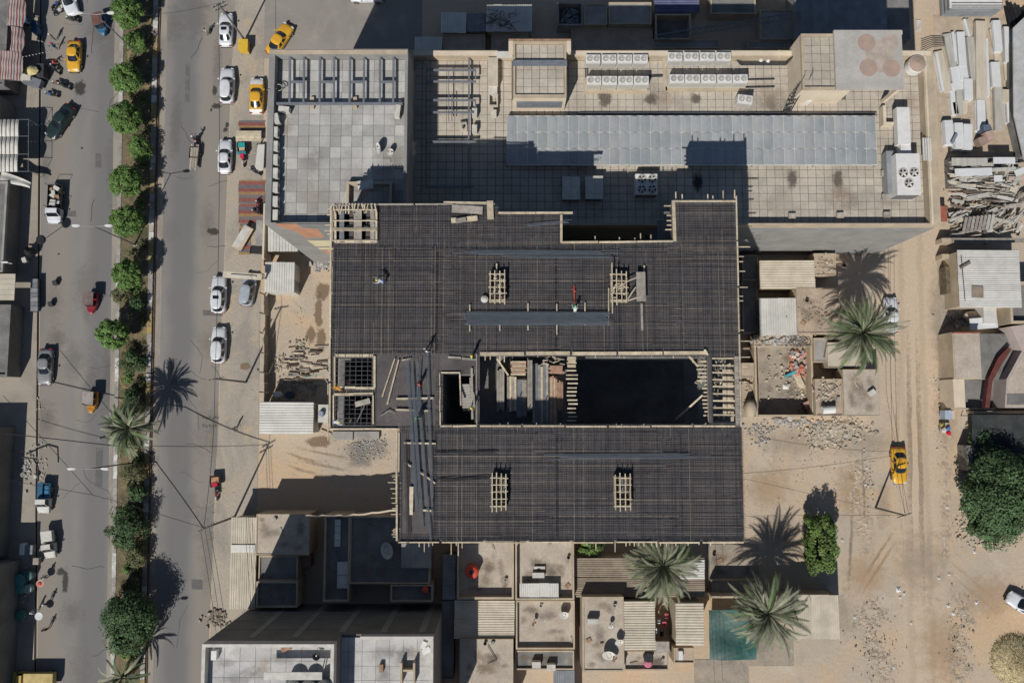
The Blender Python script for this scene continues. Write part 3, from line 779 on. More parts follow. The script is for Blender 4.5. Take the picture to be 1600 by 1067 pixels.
def corr_sheet(w, l, pitch, amp, along_x):
    """one ribbed roofing sheet, centred; ribs run along x or y"""
    n = max(2, round(w/pitch)); pr = []
    for i in range(n):
        o = -w/2 + i*w/n; p = w/n
        pr += [(o, 0), (o+p*.35, 0), (o+p*.5, amp), (o+p*.85, amp)]
    pr.append((w/2, 0))
    mb = MB(); vs = []
    for s in (-l/2, l/2):
        for q, z in pr: vs.append((s, q, z) if along_x else (q, s, z))
    k = len(pr)
    mb.add(vs, [(i, i+1, k+i+1, k+i) for i in range(k-1)])
    vs2 = [(v[0], v[1], v[2]-.012) for v in vs]
    mb.add(vs2, [(k+i, k+i+1, i+1, i) for i in range(k-1)])
    return mb
def corr_roof(parent, rc, z, along_x, mat, pitch=.24, amp=.05, sheet=1.05, slope=0.0, name="roof_sheet"):
    a, b, c, d = rc
    W = (d-c) if along_x else (b-a); Ln = (b-a) if along_x else (d-c)
    n = max(1, round(W/sheet)); w = W/n
    me = corr_sheet(w+.05, Ln, pitch, amp, along_x).mesh(name, mat)
    inv = basis(parent).inverted()
    for i in range(n):
        q = (i+.5)*w; dz = slope*(q - W/2)
        loc = ((a+b)/2, c+q, z+dz) if along_x else (a+q, (c+d)/2, z+dz)
        rot = (math.atan(slope), 0, 0) if along_x else (0, -math.atan(slope), 0)
        put(me, name, parent, inv @ Vector(loc) + Vector((rnd.uniform(-.03,.03), rnd.uniform(-.03,.03), (i%2)*.014)), (rot[0], rot[1], rnd.uniform(-.006,.006)))
def shed(name, label, rect, z, along_x, mat, wall=m_sheet_g, cat="shed", pitch=.24, slope=0.0, inset=.15, group=None, z0=0, amp=.05):
    a, b, c, d = R(*rect, z)
    t = thing(name, label, cat, ((a+b)/2, (c+d)/2, z0), 0, group)
    if wall: 
        w = MB(); i = inset
        for q in ((a+i,b-i,c+i,c+i+.1),(a+i,b-i,d-i-.1,d-i),(a+i,a+i+.1,c+i+.1,d-i-.1),(b-i-.1,b-i,c+i+.1,d-i-.1)): w.box(*q, z0, z-.12-abs(slope)*max(b-a,d-c)/2)
        w.build("wall", wall, t)
    corr_roof(t, (a,b,c,d), z, along_x, mat, pitch, amp, slope=slope)
    return t

# ---- north-west block: paved roof, pergola of steel beams
nw, rc = building("office_block", "tall block with grey paved roof and steel beam frame, left of the condenser roof", (417, 77, 636, 350), 20.8, 19.6, m_render_grey, m_mortar, m_render_grey, ths=(.62,.3,.16,.62))
NWZ = 19.6
tiles(nw, (rc[0]+.02, rc[1]-.02, rc[2]+.02, rc[3]-.02), NWZ, 1.16, m_tile_grey, cap=300, gap=.035)
MB().box(rc[0]-.58, rc[1]+.26, rc[3]+.07, rc[3]+.5, 20.79, 20.86).build("coping", m_render_tan, nw)
def plane_y(px, py, Y):
    dx_, dy_ = (px-800)/FPX, (533.5-py)/FPX
    y, z = dy_*CT+ST, dy_*ST-CT; t = Y/y
    return Vector((t*dx_, Y, CAMH+t*z))
Ys = R(417,77,636,350,20.8)[2]
for k, (c, pts) in enumerate((((.44,.225,.14), [(430,349.5),(463,350),(473,357),(496,357.5),(507,371),(478,372),(462,362),(436,354)]), ((.56,.50,.32), [(480,376),(522,376),(522,385),(493,385)]), ((.58,.50,.30), [(496,387),(522,387),(522,390),(500,390)]), ((.44,.21,.14), [(503,391.5),(522,391.5),(522,396),(509,396)]), ((.20,.205,.20), [(463,350),(520,350),(520,372),(508,371),(497,357),(474,356.5)]))):
    Y = Ys - .006 - k*.003
    vs = [plane_y(x, y, Y) for x, y in pts]
    MB().add(vs, [tuple(range(len(vs)))]).build("painted_band", M("mural_%d" % k, c, .12, .8, .9, fine=.08), nw)
# pergola
pg = thing("steel_pergola", "grey steel beam frame standing over the paved roof of the tall left block", "pergola", P(530, 125, NWZ))
ZP = NWZ + .75
def beam(p, q, w=.2, h=.22, mat=m_steel, name="beam", parent=pg): return MB().bar(p, q, w, h).build(name, mat, parent)
xs = (453, 475, 500, 522, 547, 569, 594, 615)
for i, x in enumerate(xs): beam(P(x, 87, ZP), P(x-.6, 161, ZP))
beam(P(429, 162.5, ZP), P(629, 162.5, ZP), .24, .24); beam(P(429, 86, ZP+.24), P(629, 85.5, ZP+.24), .16)
for i in (0, 2, 4, 6): beam(P(xs[i]+1.6, 128.5, ZP), P(xs[i+1]-1.6, 128.5, ZP))
for x in (455, 522, 594, 626):
    for y in (90, 162):
        p = P(x, y, NWZ+.04); MB().box(p.x-.1,p.x+.1,p.y-.1,p.y+.1,NWZ+.04,ZP-.12).build("post", m_steel, pg)
for k, (x, y) in enumerate(((488,155),(488,168),(555,155),(555,168),(557,90),(490,90),(620,164))):
    tag(MB().cbox(P(x,y,NWZ+.2), (.42,.28,.4), rnd.uniform(-.2,.2)).build("concrete_block", m_render_tan), "tan block on the grey roof, %s" % ["left, just inside the steel frame's front beam","left, just outside the steel frame's front beam","central, just inside the steel frame's front beam","central, just outside the steel frame's front beam","central, by the back parapet","left, by the back parapet","at the right end of the frame's front beam"][k], "block", "blocks under the steel frame")

# air conditioners -------------------------------------------------
def ac_split(loc, rz, label, group, w=.95, dpt=.45, h=.8):
    t = thing("air_conditioner", label, "air conditioner", loc, rz, group)
    MB().box(-w/2,w/2,-dpt/2,dpt/2,.1,h).build("casing", m_white_old, t, local=True)
    g = MB(); 
    for i in range(14):
        a0, a1 = 2*math.pi*i/14, 2*math.pi*(i+1)/14
        p = lambda a, r: (-.12+r*math.cos(a), -dpt/2-.015, h*.55+r*math.sin(a))
        g.add([p(a0,.29),p(a1,.29),p(a1,.05),p(a0,.05)], [(0,1,2,3)])
    g.build("fan_grille", m_fan, t, local=True)
    f = MB().box(-w/2+.08,-w/2+.14,-dpt/2,dpt/2,0,.1).box(w/2-.14,w/2-.08,-dpt/2,dpt/2,0,.1).build("foot", m_steel_d, t, local=True)
    return t
grp = "air conditioners along the left parapet"
for i, y in enumerate((187, 208, 230, 251, 272, 294, 316, 337)):
    x = P(431.5 + (i==0)*1.5, y, NWZ+.7)
    o = ac_split((x.x, x.y, NWZ+.12), math.pi/2 + (0.25 if i == 0 else 0), "cream air conditioner on the left parapet of the grey paved roof, %s from the top" % ORD[i], grp, 1.05, .5, .95)
o = ac_split(P(447, 175, NWZ+.05), -.1, "cream air conditioner on the grey roof just below the left end of the steel frame", grp, 1.1, .5, .9)
o = ac_split(P(623, 178, NWZ+.05), math.pi/2-.1, "cream air conditioner at the right edge of the grey roof below the steel frame", grp, 1.3, .5, .8)
# satellite dishes
def dish(loc, r, az, el, label, mat=m_white_old, mast=.5, group="satellite dishes"):
    t = thing("satellite_dish", label, "satellite dish", loc, 0, group)
    d = Vector((math.cos(az)*math.cos(el), math.sin(az)*math.cos(el), math.sin(el)))
    c = Vector((0,0,mast+.25)); a = d.orthogonal().normalized(); b = d.cross(a).normalized()
    mb = MB(); rings = []
    for k in range(5):
        q = r*k/4 if k else .01
        rings.append([c - d*(.22*r) + d*(.35*q*q/r) + a*(math.cos(t_)*q) + b*(math.sin(t_)*q) for t_ in [2*math.pi*i/18 for i in range(18)]])
    mb.loft(rings, cap=False).build("reflector", mat, t, smooth=True, local=True)
    MB().tube((0,0,0), c - d*.22*r, .035).build("mast", m_steel_d, t, local=True)
    arm = MB().tube(c - d*.2*r + b*(-r*.7), c + d*r*.75, .02).tube(c - d*.2*r + b*(r*.7), c + d*r*.75, .02).build("feed_arm", m_steel_d, t, local=True)
    MB().cbox(c + d*r*.78, (.12,.12,.16)).build("receiver", m_white, arm, local=True)
    return t
dish(P(594,236,NWZ), .62, math.radians(-165), .45, "white satellite dish on the grey roof, at the edge of the shadow")
dish(P(610,241,NWZ), .42, math.radians(-60), .6, "smaller white satellite dish half in shadow near the right parapet of the grey roof")
tag(MB().box(*R(598,248,610,254,NWZ+.1), NWZ+.04, NWZ+.14).build("concrete_pad", m_conc), "pale flat pad beside the dishes on the grey roof", "pad")
# bicycle-like hoop on the parapet
tag(MB().path([P(436+5*math.cos(t), 137+5*math.sin(t), NWZ+.12+.02*i) for i, t in enumerate([k*.35 for k in range(40)])], .05).path([P(432,139,NWZ+.9),P(417,141,21.0)], .04).build("hose_coil", m_wood_g, smooth=True), "coil of tan hose near the left parapet of the grey roof", "hose")
# stair head in the south, L-shaped upstand
mb = MB()
a_, b_, c_, d_ = R(541,284,612,330,NWZ+.9)
mb.box(a_, a_+.25, c_, d_, NWZ+.04, NWZ+.9).box(a_+.25, b_, d_-.25, d_, NWZ+.04, NWZ+.9).box(b_-.25, b_, c_, d_-.25, NWZ+.04, NWZ+.9)
tag(mb.build("stair_upstand", m_render_tan), "low tan upstand wall round a stair on the grey roof, mostly shaded", "wall")
tag(MB().cbox(P(571,289,NWZ+1.0), (1.6,.9,.12), .1).build("cover_sheet", m_white_old), "crumpled pale sheet lying over the stair upstand", "sheet")

# ---- north-east block with the condensers
NEZ = 14.5
ne, rc = building("hospital_block", "wide tan block with condensers and long glazed canopy on a paved roof", (639, 79, 1464, 352), 15.6, NEZ, m_render_grey, m_mortar, m_render_tan, ths=(.35,1.15,.22,.7))
twA, twB = R(800,60,886,165,NEZ), R(1236,50,1330,165,NEZ)
tiles(ne, (rc[0]+.02, rc[1]-.02, rc[2]+.02, rc[3]-.02), NEZ, .9, m_tile_tan, skip=lambda x, y: any(r[0]+.4 < x < r[1]-.4 and r[2]+.4 < y < r[3]-.4 for r in (twA, twB)), key=lambda x, y: -abs(y-R(1300,300,1301,310,NEZ)[2])-(abs(x-40)*.35))
MB().box(*[v for v in (rc[0]+.1, rc[1]+.9, rc[3]+.1, rc[3]+.62)], 15.6, 15.66).build("coping", m_render_cream, ne)
MB().box(rc[1]+.12, rc[1]+.32, rc[2]-.1, rc[3], 15.6, 15.7).build("coping", m_render_cream, ne)
def tower(name, label, rect, ztop, roofmat, par=.25, z0=NEZ):
    a, b, c, d = R(*rect, ztop)
    t = thing(name, label, "stair tower", ((a+b)/2, (c+d)/2, z0))
    MB().box(a, b, c, d, z0+.02, ztop-.45).build("wall", m_render_cream, t)
    MB().box(a+.22, b-.22, c+.22, d-.22, ztop-.45, ztop-.33).build("roof_slab", m_mortar, t)
    MB().box(a, a+.22, c, d, ztop-.45, ztop).box(b-.22, b, c, d, ztop-.45, ztop).box(a+.22, b-.22, c, c+.22, ztop-.45, ztop-.003).box(a+.22, b-.22, d-.22, d, ztop-.45, ztop-.003).build("parapet", m_render_tan, t)
    tiles(t, (a+.24, b-.24, c+.24, d-.24), ztop-.33, .88, roofmat)
    return t, (a, b, c, d)
tA, ra = tower("stair_tower", "small cream stair tower with paved top at the upper left of the condenser roof", (802, 65, 885, 151), 18.4, m_tile_tan)
MB().box(ra[0]-.05, ra[1]+.05, ra[2]+3.3, ra[2]+3.9, 18.42, 18.6).build("roof_beam", m_steel, tA)
win = MB().box(ra[0]+.35, ra[1]-.35, ra[2]-.05, ra[2]-.012, NEZ+.9, NEZ+2.6).build("window", m_sheet_g, tA)
for k in range(6): MB().box(ra[0]+.4, ra[1]-.4, ra[2]-.1, ra[2]-.055, NEZ+1.0+k*.26, NEZ+1.12+k*.26).build("louvre", m_steel, win)
MB().box(ra[0]-.35, ra[1]+.35, ra[3]-1.6, ra[3]+.25, 18.41, 18.47).build("canopy_edge", m_render_cream, tA) if False else None
for sx in (ra[0]-.5, ra[1]+.02): MB().box(sx, sx+.48, ra[3]-1.1, ra[3]+.2, 17.6, 18.38).build("corner_bracket", m_render_cream, tA)
MB().box(ra[0]-.5, ra[1]+.5, ra[3]+.03, ra[3]+.2, 18.4, 18.55).build("coping", m_brick, tA)
tB, rb = tower("stair_tower", "cream stair tower with iron steps at the upper right of the condenser roof", (1253, 53, 1330, 139), 18.6, m_tile_tan)
a, b, c, d = R(1305, 47, 1411, 139, 19.1)
MB().box(a, b, c, d, 18.75, 19.05).build("tank_slab", M("slab_pale", (.40,.375,.34), .12, .5, .9, fine=.06), tB)
m_rust = M("rust_stain", (.40,.28,.215), .18, 1.2, .9, fine=.1, c2=(.31,.245,.205))
m_rust2 = M("rust_pale", (.39,.325,.27), .15, 1.0, .9, fine=.08)
for k, (x, y) in enumerate(((1354,67),(1391,67),(1357,106),(1393,107))):
    p = P(x, y, 19.05); MB().lathe((p.x, p.y, 19.046), [(.95,.0),(.95,.012)], 26).build("tank_ring", m_rust if k != 1 else m_rust2, tB)
p = P(1374, 88, 19.05); MB().lathe((p.x,p.y,19.046), [(1.5,0),(1.5,.006)], 20, 1, 1.2).build("rust_wash", m_rust2, tB)
for x, y in ((1407,51),(1407,136)):
    p = P(x, y, 18.75); MB().box(p.x-.2,p.x+.2,p.y-.2,p.y+.2,NEZ+.05,18.75).build("column", m_render_cream, tB)
# iron steps up the tower's west side
for k in range(11):
    q = P(1222+k*3.2, 183-k*6.2, 0); z = NEZ+.1+k*.34
    p = P(1221+k*3.1, 182-k*6.0, z); MB().bar(p, p+Vector((.75,.25,0)), .22, .04).build("step", m_steel_d, tB)
for o in (0, .85):
    p, q = P(1220,183,NEZ+.1), P(1255,120,NEZ+3.9)
    MB().bar(p+Vector((o,o*.3,.5)), q+Vector((o,o*.3,.7)), .05).bar(p+Vector((o,o*.3,0)), q+Vector((o,o*.3,0)), .06).build("handrail", m_steel_d, tB)
# gap-side duct between lower left wing and tower, red coping line
MB().box(*R(776,81,801,90,15.9), 15.62, 15.95).build("coping", m_sheet_w, ne)

# glazed canopy of tented panels
gc = thing("glazed_canopy", "long grey-blue translucent panel canopy running across the condenser roof", "canopy", P(1080, 220, NEZ))
GZ = 15.4
a, b, c, d = R(792, 182, 1369, 258, GZ)
nc, rows = 36, 3
sx, sy = (b-a)/nc, (d-c)/rows
pm = MB().sheet(lambda u, v: ((u-.5)*(sx-.05), (v-.5)*(sy-.06), .09*(1-abs(2*u-1))**.8*(.35+.65*v)), 6, 2)
pme = pm.mesh("canopy_panel", m_glassroof)
inv = basis(gc).inverted()
for i in range(nc):
    for j in range(rows):
        put(pme, "canopy_panel", gc, inv @ Vector((a+(i+.5)*sx, c+(j+.5)*sy, GZ+.05+rnd.uniform(-.01,.01))), (rnd.uniform(-.02,.02), rnd.uniform(-.03,.03), 0))
fm = MB()
for j in range(rows+1): fm.box(a, b, c+j*sy-.05, c+j*sy+.05, GZ-.1, GZ+.07)
for i in range(nc+1): fm.box(a+i*sx-.025, a+i*sx+.025, c, d, GZ-.04, GZ+.045)
fm.build("frame", m_white_old, gc)
for i in range(0, nc+1, 6):
    for y in (c+.1, d-.1): MB().box(a+i*sx-.06, a+i*sx+.06, y-.06, y+.06, NEZ+.03, GZ-.1).build("post", m_steel, gc)
tag(MB().box(*R(905,176,1370,181,NEZ+.3), NEZ+.03, NEZ+.35).build("shadow_strip", m_conc_d), "long dark strip standing in for the shadow above the glazed canopy", "gutter")  # dark box laid where only the canopy edge's shadow falls

# condensers with two top fans
def condenser():
    t = thing("condenser_unit", "x", "condenser")
    w, dp, h = 1.6, .92, 1.5
    MB().box(-w/2,w/2,-dp/2,dp/2,.12,h).build("casing", m_white, t, local=True)
    MB().box(-w/2+.05,w/2-.05,-dp/2-.015,-dp/2-.002,.2,h-.22).build("grille", M_GRL, t, local=True)
    for sx in (-.37,.37):
        f = MB().lathe((sx,0,h), [(.335,.0),(.335,.07),(.29,.07),(.29,.012)], 18).build("fan_ring", m_white_old, t, local=True)
        MB().lathe((sx,0,h+.012), [(.285,0),(.285,.006)], 16).build("fan_disc", M_FAN2, f, local=True)
        bl = MB()
        for k in range(5):
            an = k*2*math.pi/5; bl.cbox((sx+.14*math.cos(an), .14*math.sin(an), h+.04), (.24,.1,.012), an, .25)
        bl.lathe((sx,0,h+.03), [(.06,0),(.06,.04)], 8)
        bl.build("fan_blades", m_white_old, f, local=True)
    for sx in (-.6,.6): MB().box(sx-.06,sx+.06,-dp/2,dp/2,0,.12).build("foot", m_steel_d, t, local=True)
    return t
M_GRL = M("grille_beige", (.40,.385,.345), .1, 6, .7)
M_FAN2 = M("fan_mesh", (.30,.29,.27), .15, 8, .6)
proto = condenser()
banks = [("left bank", "back", 97, (926.5,951.5,976,1000.5)), ("left bank", "front", 130.5, (928,952.5,977.5,1002)), ("right bank", "back", 93.5, (1054.5,1080,1105,1130.5)), ("right bank", "front", 128, (1057.5,1082,1107,1132,1156.5))]
first = True
for bank, row, y, xs in banks:
    for i, x in enumerate(xs):
        o = proto if first else copy_tree(proto); first = False
        p = P(x, y-4.5, NEZ+1.5); o.location = (p.x, p.y, NEZ+.06); o.rotation_euler = (0,0,rnd.uniform(-.02,.02))
        o["label"] = "white twin-fan condenser, %s from left in the %s row of the %s" % (ORD[i], row, bank); o["group"] = "condensers in rows"
o = copy_tree(proto); p = P(1163, 157, NEZ+1.25); o.location = (p.x, p.y, NEZ+.06); o.rotation_euler = (0,0,-.12); o["label"] = "white twin-fan condenser standing alone just above the glazed canopy"; o["group"] = "condensers in rows"
for i, (x0, y0, x1, y1) in enumerate(((912,140,1016,146),(912,108,916,140),(1040,136,1170,143),(1036,86,1042,142))):
    tag(MB().box(*R(x0,y0,x1,y1,NEZ+.2), NEZ+.04, NEZ+.18).build("concrete_plinth", m_render_tan), "low tan plinth %s of the condensers" % ["below the left bank","at the left end of the left bank","below the right bank","at the left end of the right bank"][i], "plinth", "condenser plinths")
mb = MB()
for k in range(2): mb.path([P(915+k*3,96,NEZ+.25),P(915+k*3,121+k*2,NEZ+.25),P(1035,118+k*2,NEZ+.25)], .05, 6)
tag(mb.build("refrigerant_pipes", m_steel_d), "dark pipes between the two rows of the left condenser bank", "pipes")
mb = MB()
for k in range(3): mb.path([P(1150+k,92+k*2,NEZ+.25),P(1158,98+k*2,NEZ+.25),P(1228,98+k*2,NEZ+.25),P(1242,86,NEZ+1.8)], .06, 6)
mb.path([P(1165,125,NEZ+.2),P(1210,124,NEZ+.2)], .08).path([P(1165,137,NEZ+.2),P(1210,136,NEZ+.2)], .08)
tag(mb.build("refrigerant_pipes", m_steel_d), "dark pipes from the right condenser bank to the stair tower", "pipes")
dish(P(1211,90,NEZ), .62, math.radians(-70), .6, "grey satellite dish at the upper edge of the condenser roof left of the tank tower", m_wood_g, .4)
for i, (x, y) in enumerate(((1188,96),(1199,97))):
    tag(MB().lathe(P(x,y,NEZ+.05), [(.22,0),(.22,.3),(.12,.42)], 10).build("roof_vent", m_white), "small white roof vent, the %s of a pair by the dark pipes" % ("left" if i == 0 else "right"), "vent", "roof vents")
# boxes and machines on the shaded half of the roof
for i, (x, y, w, h_, z) in enumerate(((892.5,294,28,36,1.3),(928.5,293,28,36,1.3))):
    a, b, c, d = R(x-w/2,y-h_/2,x+w/2,y+h_/2,NEZ+z)
    t = thing("roof_hatch", "pale flat-topped box on the shaded condenser roof, the %s of two" % ("left" if i == 0 else "right"), "box", ((a+b)/2,(c+d)/2,NEZ), 0, "boxes on the shaded roof")
    MB().box(a+.1,b-.1,c+.1,d-.1,NEZ+.03,NEZ+z-.08).build("body", m_steel, t)
    for k in range(2): MB().box(a+(b-a)*k/2+.01,a+(b-a)*(k+1)/2-.01,c,d,NEZ+z-.08+.003*k,NEZ+z).build("lid", m_white_old, t)
def big_unit(label, rect, z, fans, fr, mat=m_white):
    a, b, c, d = R(*rect, NEZ+z); t = thing("air_handling_unit", label, "air conditioner", ((a+b)/2,(c+d)/2,NEZ), 0, "large roof machines")
    MB().box(a,b,c,d,NEZ+.1,NEZ+z).build("casing", mat, t)
    MB().box(a+.05,b-.05,c-.03,c-.005,NEZ+.3,NEZ+z-.3).build("grille", m_fan, t)
    for x, y in fans:
        p = P(x, y, NEZ+z)
        f = MB().lathe((p.x,p.y,NEZ+z), [(fr,0),(fr,.09),(fr*.88,.09),(fr*.88,.02)], 20).build("fan_ring", m_white_old, t)
        MB().lathe((p.x,p.y,NEZ+z+.02), [(fr*.87,0),(fr*.87,.006)], 18).build("fan_disc", m_black, f)
        bl = MB()
        for k in range(5):
            an = k*2*math.pi/5+.4; bl.cbox((p.x+fr*.45*math.cos(an), p.y+fr*.45*math.sin(an), NEZ+z+.06), (fr*.75,fr*.34,.02), an, .3)
        bl.lathe((p.x,p.y,NEZ+z+.04), [(fr*.16,0),(fr*.16,.06)], 10); bl.build("fan_blades", m_white_old, f)
    return t
big_unit("white roof machine with two pairs of fans in the shade of the deck", (993,272,1027,304), 1.4, ((1003,280),(1019,280),(1003,296),(1019,296)), .48)
big_unit("large white machine with three fans at the right edge of the paved roof", (1401,240,1438,304), 2.2, ((1411,271),(1428,270),(1420,287)), .52)
tag(MB().box(*R(1386,236,1401,302,NEZ+1.2), NEZ+.05, NEZ+1.2).build("duct_box", m_sheet_g), "grey box joined to the left side of the three-fan machine", "duct")
mb = MB()
a, b, c, d = R(1402,168,1422,238,NEZ+1.7); mb.box(a,b,c+.9,d,NEZ+.9,NEZ+1.75).box(a+.35,b+.05,c-.2,c+.9,NEZ+.6,NEZ+1.6)
tag(mb.build("air_duct", m_white), "white sheet-metal duct running down to the three-fan machine", "duct")
mb = MB(); a, b, c, d = R(1380,165,1402,195,NEZ+.9); mb.box(a,a+.3,c,d,NEZ+.03,NEZ+.9).box(a+.3,b,c,c+.3,NEZ+.03,NEZ+.9)
tag(mb.build("low_wall", m_render_cream), "L-shaped cream wall beside the white duct", "wall")
t = thing("water_tank", "round tank with rusty conical lid beside the tank slab", "tank", P(1424, 103, NEZ))
p = P(1424, 108, NEZ); MB().lathe((p.x,p.y,NEZ+.3), [(.95,0),(.98,.3),(.98,.95),(.95,1.05)], 24).build("shell", m_white, t, smooth=False)
MB().lathe((p.x,p.y,NEZ+1.35), [(.93,0),(.55,.12),(.18,.2),(.16,.26)], 24).build("lid", m_rust, t)
for k in range(4): MB().box(p.x+(.5 if k%2 else -.6), p.x+(.6 if k%2 else -.5), p.y+(.5 if k//2 else -.6), p.y+(.6 if k//2 else -.5), NEZ+.03, NEZ+.3).build("foot", m_conc, t)
tag(MB().cbox(P(1263,155,NEZ+.5), (.9,.9,.9), .7).build("metal_cabinet", m_white), "white square cabinet turned on its corner below the right stair tower", "cabinet")
for i, (x, y, rx, ry) in enumerate(((1237,281,8,14),(1309,280,8,14),(1017,155,10,9),(1087,155,9,8),(945,156,10,14),(1090,285,8,16))):
    blotch(x, y, rx, ry, soft_spot("roof_grime_%d" % i, (.14,.115,.095) if i < 5 else (.03,.03,.03), .75, .9, 1.5, .5), "stain", .07, 400+i, NEZ, ne)
for i, (x, y) in enumerate(((1237,338),(1312,337),(1385,336),(1382,271),(1383,308),(1420,307))):
    tag(MB().cbox(P(x,y,NEZ+.2), (.75,.6,.4)).build("ventilator", m_wood_g), "low square roof vent, %s" % ["left of three along the bottom parapet","middle of three along the bottom parapet","right of three along the bottom parapet","just left of the three-fan machine","at the lower left of the three-fan machine","below the three-fan machine"][i], "vent", "square roof vents")
mb = MB(); a, b, c, d = R(1443,215,1456,250,15.9)
for k in range(4): mb.box(a+k*.25, a+k*.25+.15, c, d, 15.62, 15.8)
tag(mb.build("slat_bundle", m_sheet_w), "few pale metal slats lying on the right parapet", "slats")
# lower-left wing of that block: pergola, tanks, boxes
pg2 = thing("steel_pergola", "grey steel frame on the sunlit left end of the tan roof, half in shade", "pergola", P(705, 170, NEZ))
Z2 = NEZ+.8
for x, y0, y1 in ((666.5,92,290),(733,90,290)): MB().bar(P(x,y0,Z2), P(x-1,y1,Z2), .18, .2).build("beam", m_steel, pg2)
for y, x1 in ((110,744),(128,744),(157,744),(176,740),(222,744),(292,740)): MB().bar(P(665,y,Z2+.2), P(x1,y,Z2+.2), .2, .2).build("beam", m_steel, pg2)
MB().bar(P(743,110,Z2+.4), P(743,124,Z2+.4), .14).build("beam", m_steel, pg2); MB().bar(P(743,158,Z2+.4), P(743,170,Z2+.4), .14).build("beam", m_steel, pg2)
MB().bar(P(701,112,Z2+.35), P(701,190,Z2+.35), .08).build("beam", m_steel, pg2); MB().bar(P(706,150,Z2+.35), P(706,190,Z2+.35), .08).build("beam", m_steel, pg2)
for x in (667,733):
    for y in (94,157,222,290):
        p = P(x,y,NEZ); MB().box(p.x-.08,p.x+.08,p.y-.08,p.y+.08,NEZ+.03,Z2-.1).build("post", m_steel, pg2)
for i, (x, y, w, dp_, h_, m) in enumerate(((643,118,.9,.7,.8,m_white),(643,137,.9,.7,.8,m_white),(643,205,.7,.9,.8,m_white),(742,180,.8,1.6,.8,m_sheet_c),(742,205,.7,1.2,.7,m_sheet_c),(772,181,1.0,1.0,.6,m_white_old))):
    ac_split(P(x,y,NEZ+.05), math.pi/2, "cream air conditioner on the tan roof, %s" % ["by the grey block's wall, upper of two together","by the grey block's wall, lower of two together","by the grey block's wall, the lowest","right of the steel frame, upper","right of the steel frame, lower","right of the steel frame beside the shaft"][i], "air conditioners on the tan roof", h_*1.1, .55, .9)
t = thing("lift_shaft_cover", "narrow cream box row with a white hatch between the frame and the stair tower", "shaft", P(770, 130, NEZ))
MB().box(*R(762,90,778,133,NEZ+1.3), NEZ+.03, NEZ+1.3).build("body", m_sheet_c, t); MB().box(*R(764,133,777,147,NEZ+.9), NEZ+.03, NEZ+.9).build("hatch", m_white_old, t)
mb = MB(); a, b, c, d = R(763,147,778,166,NEZ+.8); mb.box(a,a+.15,c,d,NEZ+.03,NEZ+.8).box(b-.15,b,c,d,NEZ+.03,NEZ+.8).box(a+.15,b-.15,c,c+.15,NEZ+.03,NEZ+.78).build("well_wall", m_sheet_c, t)
t = thing("water_pump", "tan pump and motor on a stand below the steel frame of the tan roof", "pump", P(724, 197, NEZ))
MB().box(*R(718,188,730,204,NEZ+.5), NEZ+.03, NEZ+.3).build("base", m_sheet_c, t); p = P(724,194,NEZ+.5); MB().tube(p-Vector((.3,0,0)), p+Vector((.35,.1,0)), .22, n=10).build("motor", m_wood_g, t); MB().tube(p+Vector((0,-.4,-.1)), p+Vector((0,-.4,.4)), .12, n=8).build("inlet", m_steel_d, t)

# grime drifts and puddle marks over the paved roofs
rg = random.Random(51)
for i in range(34):
    if i < 9: x, y, z, c = rg.uniform(445,620), rg.uniform(180,330), NWZ, rg.choice(((.22,.20,.18),(.50,.48,.44),(.40,.33,.25)))
    else: x, y, z, c = rg.choice((rg.uniform(900,1225), rg.uniform(1175,1440))), rg.choice((rg.uniform(145,172), rg.uniform(265,335))), NEZ, rg.choice(((.24,.20,.16),(.50,.45,.38),(.36,.27,.19)))
    blotch(x, y, rg.uniform(10,30), rg.uniform(10,26), soft_spot("roof_drift_%d" % i, c, rg.uniform(.2,.42), .9, 1.1), "stain", .062+.0006*i, 800+i, z, nw if i < 9 else ne)
